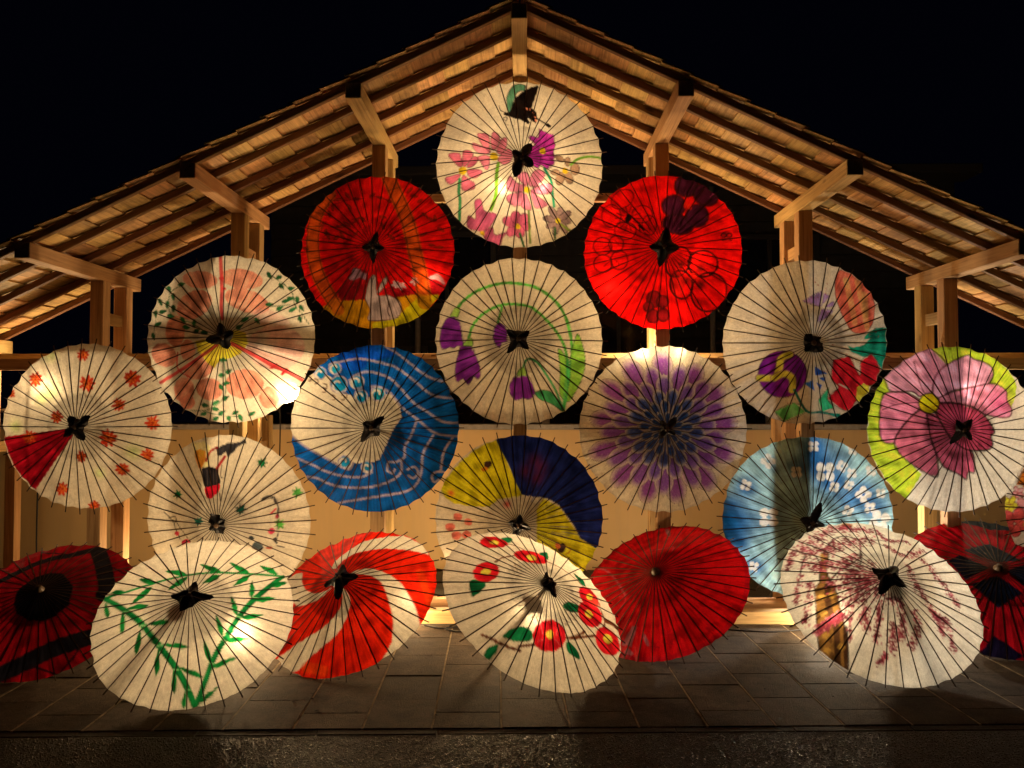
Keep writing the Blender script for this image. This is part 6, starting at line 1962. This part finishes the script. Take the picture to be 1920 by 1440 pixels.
AA = 0.009
def paint(UV, key):
    base, white, rim, dahlia, ops = ART[key]
    W = srgb_lin(white)
    def pc(h):
        if h is None: return PAPER.copy()
        q = srgb_lin(h) / W
        q[2] *= 1 - .16 * (1 - q.min() / max(q.max(), 1e-4))     # the inks pass little blue
        return np.clip(PAPER * q, 0.004, 0.86)
    C = np.repeat(pc(base)[None], len(UV), 0)
    ink_amt = np.full(len(UV), 0.0 if base is None else 1.0)
    rg = np.random.default_rng(sum(map(ord, key)))
    def comp(idx, cov, col):
        cov = cov[:, None]
        C[idx] = C[idx] * (1 - cov) + col * cov
        w_ = 0.0 if np.abs(col - PAPER).max() < .08 else 1.0
        ink_amt[idx] = ink_amt[idx] * (1 - cov[:, 0]) + w_ * cov[:, 0]
    for op, rgb, al, w, nums in ops:
        col = pc(rgb); w = w / 1000
        d = np.array(nums, float)
        if op == 'd':
            n = int(d[0]); sp = d[1] / 1000; p = d[2:].reshape(-1, 2) / 1000
            p = catmull(p, False, 8) if len(p) > 2 else p
            r0 = w / 10
            for _ in range(n):
                t = rg.uniform(0, len(p) - 1.001); i = int(t); c = p[i] + (p[i + 1] - p[i]) * (t - i) + rg.normal(0, sp * .5, 2)
                r = r0 * rg.uniform(.7, 1.6)
                idx = np.nonzero((np.abs(UV[:, 0] - c[0]) < r + AA) & (np.abs(UV[:, 1] - c[1]) < r + AA))[0]
                if len(idx): comp(idx, np.clip((r - np.hypot(*(UV[idx] - c).T)) / AA + .5, 0, 1) * al, col)
            continue
        d = d / 1000
        if op == 'g':
            r = w; idx = np.nonzero(np.hypot(UV[:, 0] - d[0], UV[:, 1] - d[1]) < 2.6 * r)[0]
            if len(idx): comp(idx, al * np.exp(-(((UV[idx] - d) ** 2).sum(1)) / (r * r)), col)
            continue
        if op in 'eo':
            t = np.linspace(0, 2 * np.pi, 28, endpoint=False)[:, None]
            p = d[:2] + np.cos(t) * d[2:4] + np.sin(t) * d[4:6]; closed = True
        else:
            p = d.reshape(-1, 2); closed = op in 'pqt'
            if op in 'qt' or (op == 's' and len(p) > 2): p = catmull(p, closed)
        m = (w / 2 if op in 'sto' else 0) + 2 * AA
        lo = p.min(0) - m; hi = p.max(0) + m
        idx = np.nonzero((UV[:, 0] > lo[0]) & (UV[:, 0] < hi[0]) & (UV[:, 1] > lo[1]) & (UV[:, 1] < hi[1]))[0]
        if not len(idx): continue
        q = UV[idx]
        b = np.roll(p, -1, 0) if closed else p[1:]
        a = p if closed else p[:-1]
        ds = seg_dist(q, a, b)
        if op in 'pqe':
            ds = np.where(inside(q, p), ds, -ds)
            jag = 0.35 * AA * np.sin(q[:, 0] * 61 + q[:, 1] * 47)
            comp(idx, np.clip((ds + jag) / AA + .5, 0, 1) * al, col)
        else:
            ww = max(w * 1.25, .0095); k = min(1, w / .006 + .3)
            comp(idx, np.clip((ww / 2 - ds) / AA + .5, 0, 1) * al * k, col)
    th_ = np.arctan2(UV[:, 1], UV[:, 0]); rr = np.hypot(UV[:, 0], UV[:, 1])
    if dahlia:
        ink = pc((60, 30, 40))
        for (r0, r1, hw, n, ph, rgb, ed) in ((.30, .93, .130, 13, .10, (122, 54, 104), .34), (.24, .79, .118, 13, .34, (112, 54, 108), .26), (.20, .63, .104, 13, .10, (98, 58, 112), .26),
                                              (.14, .48, .084, 13, .34, (52, 62, 108), .26), (.08, .34, .062, 13, .10, (24, 54, 100), .26), (.02, .21, .042, 11, .3, (20, 56, 98), .28)):
            colr = pc(rgb)
            for i in range(n):
                a = ph + 2 * np.pi * i / n + rg.normal(0, .03)
                k1 = r1 * rg.uniform(.94, 1.03)
                u = UV[:, 0] * np.cos(a) + UV[:, 1] * np.sin(a); v = -UV[:, 0] * np.sin(a) + UV[:, 1] * np.cos(a)
                s = (u - r0) / (k1 - r0)
                idx = np.nonzero((s > 0) & (s < 1.05) & (np.abs(v) < hw * 1.2))[0]
                sx, vx = s[idx], v[idx]
                # rounded petal: widens from the base, closes in a round tip
                wd = hw * np.minimum(.45 + .75 * sx, 1.0) * np.sqrt(np.clip(1 - np.clip((sx - .62) / .38, 0, 1) ** 2, 0, 1))
                e = wd - np.abs(vx)
                cov = np.clip(e / AA + .5, 0, 1)
                rim_d = np.minimum(e / hw, (1 - sx) / ed)
                fade = np.clip(.20 + 1.5 * rim_d, 0, 1) * np.clip(1.6 - .8 * sx, 0, 1)
                fade = np.clip(fade + rg.normal(0, .07, len(idx)), 0, 1)[:, None]
                pcol = PAPER * (1 - fade) + colr * fade
                C[idx] = C[idx] * (1 - cov[:, None]) + pcol * cov[:, None]
                ln = np.clip(1 - np.abs(e) / (AA * .8), 0, 1) * (.75 if r1 > .85 else .6)
                C[idx] = C[idx] * (1 - ln[:, None]) + ink * ln[:, None]
    if rim:
        cov = np.clip((rr - .945) / .012 + .5, 0, 1)[:, None] * .8
        C = C * (1 - cov) + pc(rim) * cov
    # uneven brushwork: strokes across the sheet plus pigment dragged along the ribs
    br = np.zeros(len(UV))
    for _ in range(14):
        a = rg.uniform(0, np.pi); fq = rg.uniform(7, 46)
        br += np.sin(fq * (UV[:, 0] * np.cos(a) + UV[:, 1] * np.sin(a)) + rg.uniform(0, 6.28) + 1.5 * np.sin(rg.uniform(3, 9) * UV[:, 0] + rg.uniform(0, 6.28)))
    st = np.zeros(len(UV))
    for _ in range(8): st += np.sin(rg.integers(20, 190) * th_ + rg.uniform(0, 6.28) + rg.uniform(-9, 9) * rr)
    g = 1 + ink_amt * np.clip(.085 * br + .055 * st, -.5, .55)
    C = np.clip(C * g[:, None], .003, .9)
    # doubled paper along the rim where it is folded over the thread
    C *= (1 - .10 * np.clip((rr - .972) / .01 + .5, 0, 1))[:, None]
    return C

def canopy_mesh(key):
    rg = np.random.default_rng(sum(map(ord, key)) * 7 + 1)
    rho = np.concatenate([np.linspace(.03, .97, NR - 2), [.985, 1.0]])
    th = np.arange(NA) / NA * 2 * np.pi
    R, Th = np.meshgrid(rho, th, indexing='ij')
    s = (Th / (2 * np.pi) * NRIB) % 1.0
    sag = np.sin(np.pi * s) ** .8
    panel = (Th / (2 * np.pi) * NRIB).astype(int) % NRIB
    pr = rg.uniform(.3, 1.5, NRIB)[panel]
    scal = 1 - .014 * np.sin(np.pi * s) * np.clip((R - .9) / .1, 0, 1) * pr
    z = prof(R) - .0085 * sag * pr * R ** 1.3
    # crinkles of the old paper
    for _ in range(26):
        fa = rg.integers(8, 70); fr = rg.uniform(-22, 22); am = rg.uniform(.0004, .0013)
        z += am * np.sin(fa * Th + fr * R + rg.uniform(0, 6.28)) * np.sin(np.pi * s) * R ** 2
    for kk in (2, 3, 5, 9): scal = scal * (1 + rg.uniform(.0008, .0035) * np.sin(kk * Th + rg.uniform(0, 6.28)) * np.clip((R - .85) / .15, 0, 1))
    x = R * scal * np.cos(Th); y = R * scal * np.sin(Th)
    co = np.stack([x, y, z], -1).reshape(-1, 3)
    UV = np.stack([R * np.cos(Th), R * np.sin(Th)], -1).reshape(-1, 2)
    C = paint(UV, key)
    n0 = len(rho)
    i, j = np.meshgrid(np.arange(n0 - 1), np.arange(NA), indexing='ij'); j2 = (j + 1) % NA
    F = np.stack([i * NA + j, (i + 1) * NA + j, (i + 1) * NA + j2, i * NA + j2], -1).reshape(-1, 4)
    m = bpy.data.meshes.new("canopy")
    m.vertices.add(len(co)); m.vertices.foreach_set("co", co.reshape(-1).astype(np.float32))
    m.loops.add(F.size); m.loops.foreach_set("vertex_index", F.reshape(-1).astype(np.int32))
    m.polygons.add(len(F)); m.polygons.foreach_set("loop_start", np.arange(0, F.size, 4, dtype=np.int32))
    m.polygons.foreach_set("use_smooth", np.ones(len(F), bool))
    m.update()
    a = m.attributes.new("paint", 'FLOAT_COLOR', 'POINT')
    a.data.foreach_set("color", np.concatenate([C, np.ones((len(C), 1))], 1).reshape(-1).astype(np.float32))
    b = m.attributes.new("pol", 'FLOAT_VECTOR', 'POINT')
    b.data.foreach_set("vector", np.stack([Th, R, np.full_like(R, rg.uniform(0, 50))], -1).reshape(-1).astype(np.float32))
    m.materials.append(M_PAPER)
    return m

# shared rib, stretcher and lattice (unit umbrella, rim radius 1)
bm = bmesh.new()
prev = None
for k in range(21):
    r = .035 + (1.062 - .035) * k / 20
    z = prof(min(r, 1.0)) - (max(r - 1, 0) * .27)
    wd = .0021 + .0034 * min(r / .5, 1); dp = .009 if r < .9 else .007
    q = [bm.verts.new((r, s * wd, z + .0012 - (0 if t == 0 else dp))) for s, t in ((-1, 0), (1, 0), (1, 1), (-1, 1))]  # top raised through the paper so the dark shadow line shows in front
    if prev:
        for a in range(4): bm.faces.new((prev[a], prev[(a + 1) % 4], q[(a + 1) % 4], q[a]))
    else: bm.faces.new(q[::-1])
    prev = q
bm.faces.new(prev)
bmesh.ops.recalc_face_normals(bm, faces=bm.faces)
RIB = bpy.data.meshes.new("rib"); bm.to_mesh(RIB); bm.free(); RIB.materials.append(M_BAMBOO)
RUN = prof(0) - .33
bm = bmesh.new()
a = Vector((.05, 0, RUN)); b = Vector((.40, 0, prof(.40) - .017)); d = (b - a).normalized(); nn = Vector((-d.z, 0, d.x))
q = []
for p in (a, b):
    q.append([bm.verts.new(p + Vector((0, s * .0018, 0)) + nn * t * .003) for s, t in ((-1, -1), (1, -1), (1, 1), (-1, 1))])
for k in range(4): bm.faces.new((q[0][k], q[0][(k + 1) % 4], q[1][(k + 1) % 4], q[1][k]))
bm.faces.new(q[0][::-1]); bm.faces.new(q[1])
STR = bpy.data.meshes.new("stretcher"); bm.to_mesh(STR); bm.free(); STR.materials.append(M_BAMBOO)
bm = bmesh.new()
for i in range(NRIB):
    t0 = 2 * math.pi * i / NRIB
    for (ra, rb2, k) in ((.27, .40, 3), (.40, .27, 3), (.33, .40, 2)):
        t1 = t0 + 2 * math.pi * k / NRIB
        pa = Vector((ra * math.cos(t0), ra * math.sin(t0), prof(ra) - .026)); pb = Vector((rb2 * math.cos(t1), rb2 * math.sin(t1), prof(rb2) - .026))
        tube_bm(bm, [pa, pb], .0016, 3, False)
THR = bpy.data.meshes.new("thread_lattice"); bm.to_mesh(THR); bm.free(); THR.materials.append(M_THREAD)
bm = bmesh.new()
tube_bm(bm, [(0, 0, RUN - .05), (0, 0, RUN - .02), (0, 0, RUN + .03)], [.045, .058, .055], 16)
RUNM = bpy.data.meshes.new("runner"); bm.to_mesh(RUNM); bm.free(); RUNM.materials.append(M_KNOB)
bm = bmesh.new()
tube_bm(bm, [(0, 0, prof(0) - .05), (0, 0, prof(0) - .01), (0, 0, prof(0) + .012), (0, 0, prof(0) + .03), (0, 0, prof(0) + .036)], [.05, .05, .036, .030, .018], 16)
KNOB = bpy.data.meshes.new("finial"); bm.to_mesh(KNOB); bm.free(); KNOB.materials.append(M_KNOB)
for p in KNOB.polygons: p.use_smooth = True

def cap_mesh(seed, style, rot):
    rg = random.Random(seed)
    bm = bmesh.new(); rings = []
    n = 56; lob = [rg.uniform(.55, 1.45) for _ in range(4)]; ph = [rg.uniform(-.4, .4) for _ in range(4)]
    lift = [rg.uniform(.1, 2.0) for _ in range(4)]; big = rg.uniform(.82, 1.22); body = rg.uniform(.072, .104); shp = rg.uniform(.8, 1.8); fold = rg.uniform(.6, 2.2); nf = rg.choice((7, 9, 11, 13))
    if rg.random() < .45: lob[0] *= 1.35; lob[2] *= 1.25; lob[1] *= .6; lob[3] *= .7
    for k in range(9):
        t = k / 8; ring = []
        for i in range(n):
            a = 2 * math.pi * i / n
            b = (a - rot) % (2 * math.pi); q = int(((b + math.pi / 4) % (2 * math.pi)) // (math.pi / 2))
            loc = ((b + math.pi / 4) % (math.pi / 2)) - math.pi / 4 + ph[q] * math.cos(2 * (b - q * math.pi / 2)) * .5
            if style == 'square':
                rm = .105 * lob[q] ** .4 / max(math.cos(abs(loc)) * .0 + math.cos(math.pi / 4 - abs(loc)), .70) * .98
                lf = max(0, 1 - abs(loc) * 1.6)
            else:
                lf = max(0.0, 1 - abs(loc) / .66)
                rm = (body + .088 * lf ** shp * lob[q]) * big * (1 + .05 * math.sin(5 * a + seed))
            r = .012 + (rm - .012) * t
            z = prof(r) + .016 + .014 * (1 - t) + lift[q] * .026 * lf * t * t + .007 * fold * math.sin(nf * a + seed) * t + .006 * math.sin(3 * a + 7 * t + seed) * t + .010 * (1 - lf) * math.sin(t * 3.1)
            if style != 'square': z += .024 * (1 - lf) * math.sin(math.pi * t)
            ring.append(bm.verts.new((r * math.cos(a), r * math.sin(a), z)))
        rings.append(ring)
    for q, s in zip(rings, rings[1:]):
        for i in range(n): bm.faces.new((q[i], s[i], s[(i + 1) % n], q[(i + 1) % n]))
    bm.faces.new(rings[0])
    m = bpy.data.meshes.new("cap"); bm.to_mesh(m); bm.free(); m.materials.append(M_CAP)
    for p in m.polygons: p.use_smooth = True
    return m

def umbrella(key, label, pose, cap='star', caprot=45, phase=0.0, shaft_to=None, group=None):
    X, Y, H, tdeg, pdeg, R, zk = pose
    t, p = rad(tdeg), rad(pdeg)
    n = Vector((math.sin(p) * math.cos(t), -math.cos(p) * math.cos(t), math.sin(t)))
    a = Vector((math.cos(p), math.sin(p), 0)); b = n.cross(a)
    root = empty("paper_umbrella", (0, 0, 0), label, "umbrella", group)
    M = Matrix((a * R, b * R, n * (R * zk))).transposed().to_4x4(); M.translation = (X, Y, H)
    root.matrix_world = M
    link(bpy.data.objects.new("canopy", canopy_mesh(key)), root)
    for i in range(NRIB):
        rz = 2 * math.pi * i / NRIB
        o = bpy.data.objects.new("rib", RIB); link(o, root); o.rotation_euler[2] = rz
        o = bpy.data.objects.new("stretcher", STR); link(o, root); o.rotation_euler[2] = rz
    link(bpy.data.objects.new("thread_lattice", THR), root)
    link(bpy.data.objects.new("finial", KNOB), root)
    link(bpy.data.objects.new("runner", RUNM), root)
    if cap: link(bpy.data.objects.new("cap", cap_mesh(sum(map(ord, key)), cap, rad(caprot))), root)
    apex = Vector((X, Y, H)) + n * (R * HH * zk)
    if shaft_to is None:   # standing on the ground: the handle end rests on the paving
        L = (apex.z - 0.012) / n.z
    else:
        L = (shaft_to - apex.y) / (-n.y)
    bm = bmesh.new(); tube_bm(bm, [(0, 0, HH - .02), (0, 0, HH - L / (R * zk))], .019, 12)
    mesh_obj("shaft", bm, M_SHAFT, root, True)
    return root

GW = "paper umbrellas fixed to the timber frame"
GG = "paper umbrellas standing open on the paving"
UM = [
 ('U1', "white umbrella with pink cosmos flowers and a black butterfly, topmost under the ridge", 'star', 60),
 ('U2', "dark red umbrella with brown bamboo stems and a grey rabbit on yellow ground", 'star', 85),
 ('U3', "bright red umbrella with black outlined pansies and one dark purple pansy", 'star', 80),
 ('U4', "white umbrella with coral blossoms, red twigs and small green leaf vines", 'star', 20),
 ('U5', "cream umbrella with purple bell flowers on long arching green stems", 'star', 45),
 ('U6', "cream umbrella with a red poppy, green leaf and round purple ball", 'square', 50),
 ('U7', "white umbrella dotted with small red flowers and one solid crimson wedge", 'star', 30),
 ('U8', "blue umbrella painted with a curling wave and silver swirl lines", 'star', 48),
 ('U9', "cream umbrella filled with one large purple and blue dahlia", 'star', 45),
 ('U10', "umbrella with one huge pink petalled flower, yellow centre and lime green edge", 'star', 45),
 ('U11', "cream umbrella with green maple leaves and small dancing figures", 'square', 28),
 ('U12', "umbrella half navy, half yellow with red blossom on a white part", 'star', 80),
 ('U13', "pale blue umbrella with white four petalled hydrangea flowers", 'star', 70),
 ('U14', "orange flowered umbrella cut off at the right picture edge", 'star', 45),
 ('G1', "dark red umbrella with black bands and black centre disc, leftmost on the ground", None, 0),
 ('G2', "white umbrella with a triangle of green bamboo leaves standing on the paving", 'star', 80),
 ('G3', "red and white spiral striped umbrella standing on the paving", 'star', 25),
 ('G4', "white umbrella with red camellias and green leaves standing on the paving", 'star', 85),
 ('G5', "plain red umbrella with faint grey marks standing on the paving", None, 0),
 ('G6', "white umbrella with a weeping cherry tree standing on the paving", 'star', 55),
 ('G7', "red umbrella with large black diamonds, rightmost on the ground", None, 0),
]
for key, label, cap, rot in UM:
    wallm = key[0] == 'U'
    umbrella(key, label, POSE[key], cap, rot, 0, (YA - T / 2 - .004) if wallm else None, GW if wallm else GG)

# ------------------------------------------------------------------ lamps: bare warm bulbs on brackets and floor stands
def dish_bm(c, d, r=0.105, depth=0.10):
    """enamel reflector bowl behind the bulb, opening along d"""
    d = Vector(d).normalized(); a = d.orthogonal().normalized(); b = d.cross(a)
    bm = bmesh.new(); n = 28
    pr = [(0.012, -depth), (0.04, -depth * .97), (0.07, -depth * .80), (0.092, -depth * .5), (r, -0.005), (r + .004, -0.004), (0.097, -depth * .52), (0.075, -depth * .84), (0.044, -depth * 1.02), (0.012, -depth * 1.05)]
    rings = [[bm.verts.new(Vector(c) + d * z + (a * math.cos(t) + b * math.sin(t)) * q) for t in [2 * math.pi * k / n for k in range(n)]] for q, z in pr]
    for q, s in zip(rings, rings[1:]):
        for k in range(n): bm.faces.new((q[k], q[(k + 1) % n], s[(k + 1) % n], s[k]))
    bm.faces.new(rings[0][::-1]); bm.faces.new(rings[-1])
    bmesh.ops.recalc_face_normals(bm, faces=bm.faces)
    return bm

def lamp(pos, power, label, mount, aim, refl, tint):
    x, y, z = pos
    fl = mount == 'floor'
    root = empty("clamp_lamp", (x, y, 0 if fl else z), label, "lamp", "clamp lamps lighting the umbrellas from behind")
    c = Vector((0, 0, z if fl else 0.0)); d = Vector(aim).normalized()
    bm = bmesh.new(); bmesh.ops.create_uvsphere(bm, u_segments=20, v_segments=12, radius=0.032)
    o = mesh_obj("bulb", bm, bulb_mat(power, tint), root, True); o.location = c - d * .012
    k = 0.0
    if refl: mesh_obj("reflector", dish_bm(c, d), M_ENAMEL, root, True)
    else: k = .058
    bm = bmesh.new(); tube_bm(bm, [c - d * (.20 - k), c - d * (.195 - k), c - d * (.12 - k), c - d * (.096 - k)], [.014, .024, .024, .020], 14)
    mesh_obj("socket", bm, M_BLACKPLASTIC, root, True)
    e = c - d * (.17 - k)
    bm = bmesh.new()
    if fl:
        tube_bm(bm, [(e.x, e.y, -.012), (e.x, e.y, 0), (e.x, e.y, .004)], [.07, .07, .05], 20); tube_bm(bm, [(e.x, e.y, .002), e], .008, 8)
        mesh_obj("stand", bm, M_BLACKPLASTIC, root, True)
    else:
        tx, ty, tz = mount
        tube_bm(bm, [e, (tx - x, ty - y, tz - z)], .009, 8)
        mesh_obj("arm", bm, M_METAL, root, True)
    return root
M_ENAMEL = plain("white_enamel", (0.75, 0.73, 0.70), 0.3, 0.5, 0.03)
WARM = LAMP_COL; SOFT = (1.0, 0.69, 0.355); PALE = (1.0, 0.76, 0.48); COOL = (1.0, 0.90, 0.74)
LAMPS = [   # position, power, label, fixing point, aim, reflector, colour
 ((-0.175, 6.17, 3.345), 0.30, "bare bulb left of the king post behind the cosmos umbrella", (-0.09, 6.17, 3.20), (0, -.3, 1), 0, SOFT),
 ((0.115, 6.17, 3.345), 0.27, "bare bulb right of the king post behind the cosmos umbrella", (0.02, 6.17, 3.20), (0, -.3, 1), 0, SOFT),
 ((-1.97, 6.55, 1.765), 1.3, "clamp lamp between the coral blossom umbrella and the wave umbrella", (-2.15, 6.45, 1.60), (.1, -1, .25), 1, SOFT),
 ((0.90, 6.24, 2.05), 0.42, "bare bulb left of the post behind the dahlia umbrella", (0.99, 6.18, 1.85), (0, -.25, 1), 0, SOFT),
 ((1.19, 6.24, 2.05), 0.22, "bare bulb right of the post behind the dahlia umbrella", (1.10, 6.18, 1.85), (0, -.25, 1), 0, SOFT),
 ((0.74, 6.66, 2.62), 0.62, "clamp lamp left of the post behind the bright red pansy umbrella", (1.0, 6.50, 2.45), (.1, -1, 0.1), 1, WARM),
 ((1.36, 6.66, 2.82), 0.42, "clamp lamp right of the post behind the bright red pansy umbrella", (1.1, 6.50, 2.65), (-.1, -1, 0.1), 1, WARM),
 ((-0.82, 6.66, 2.70), 0.55, "clamp lamp added to brighten the dark red rabbit umbrella from behind", (-1.08, 6.50, 2.5), (0, -1, .1), 1, WARM),  # added lamp, lifts the brightness of this red canopy
 ((-3.90, 6.60, 1.76), 0.75, "clamp lamp behind the red dotted white umbrella", (-4.30, 6.50, 1.60), (.1, -1, .3), 1, SOFT),
 ((3.50, 6.60, 1.74), 0.72, "clamp lamp behind the huge pink flower umbrella", (3.25, 6.50, 1.60), (-.1, -1, .3), 1, PALE),
 ((-1.88, 5.24, 0.12), 0.80, "bare bulb on the paving under the bamboo leaf umbrella", 'floor', (0, .2, 1), 0, SOFT),
 ((0.02, 5.68, 0.13), 0.82, "bare bulb on the paving behind the camellia umbrella", 'floor', (0, -.2, 1), 0, SOFT),
 ((2.18, 5.76, 0.13), 0.78, "bare bulb on the paving behind the cherry tree umbrella", 'floor', (0, -.2, 1), 0, PALE),
 ((-0.86, 5.96, 0.14), 0.32, "added bare bulb on the paving that brightens the spiral striped umbrella", 'floor', (0, 0, 1), 0, SOFT),  # added hidden fill for the white bands of the spiral
 ((-0.62, 6.80, 0.34), 0.7, "added bare bulb on a stand that lights the wall behind the spiral umbrella", 'floor', (0, 0, 1), 0, WARM),  # added hidden bulb, fills the middle of the wall
 ((2.42, 6.62, 0.50), 1.75, "clamp lamp on a stand behind the hydrangea umbrella", 'floor', (0, -1, .15), 1, COOL),
 ((-2.92, 6.85, 0.32), 0.75, "added bare bulb on a stand that lights the left part of the wall", 'floor', (0, 0, 1), 0, WARM),  # added hidden bulb, the wall was too dark at this end
]
PWR = 1100.0
for pos, p, label, mount, aim, refl, tint in LAMPS:
    lamp(pos, p * PWR, label, mount, aim, refl, tint)

# ------------------------------------------------------------------ cables and litter
def cable(pts, label, r=0.006):
    bm = bmesh.new(); tube_bm(bm, smooth_path(pts), r, 6)
    o = mesh_obj("power_cable", bm, M_CABLE, None, True)
    return tag(o, label, "cable")
cable([(-3.72, 6.07, 1.9), (-3.71, 6.05, 1.2), (-3.72, 6.06, 0.6), (-3.70, 6.05, 0.2), (-3.72, 6.03, 0.006), (-3.4, 5.95, 0.004)], "thin black cable hanging below the red dotted umbrella")
cable([(-2.05, 6.62, 1.9), (-2.03, 6.60, 1.5), (-2.04, 6.62, 1.0), (-2.02, 6.6, .5), (-2.05, 6.62, 0.0)], "thin black cable hanging beside the second post from the left")
cable([(-0.75, 5.98, .008), (-0.6, 5.90, .008), (-0.48, 5.95, .01), (-0.42, 5.86, .008), (-0.5, 5.82, .008), (-0.58, 5.88, .016), (-0.36, 5.96, .008)], "black cable coiled on the paving left of the camellia umbrella")
cable([(1.35, 5.95, .006), (1.75, 5.85, .006), (2.1, 5.93, .006), (2.5, 5.88, .006)], "black cable lying along the sill right of the plain red umbrella")
rl = random.Random(5)
for i in range(34):
    bm = bmesh.new()
    s = rl.uniform(.006, .018)
    pts = [(math.cos(a) * s * rl.uniform(.5, 1.2), math.sin(a) * s * rl.uniform(.25, .7), rl.uniform(.002, .008)) for a in [k * 1.047 for k in range(6)]]
    vs = [bm.verts.new(p) for p in pts]; c = bm.verts.new((0, 0, .006)); c2 = bm.verts.new((0, 0, .001))
    for k in range(6):
        bm.faces.new((vs[k], vs[(k + 1) % 6], c)); bm.faces.new((vs[(k + 1) % 6], vs[k], c2))
    o = mesh_obj("fallen_leaf", bm, M_LEAFLITTER)
    o.location = (rl.uniform(-3, 3), rl.uniform(4.2, 5.2), 0.001); o.rotation_euler[2] = rl.uniform(0, 6.28)
    tag(o, "tiny curled dead leaf lying on the grey paving", "leaf", "dead leaves scattered on the paving")
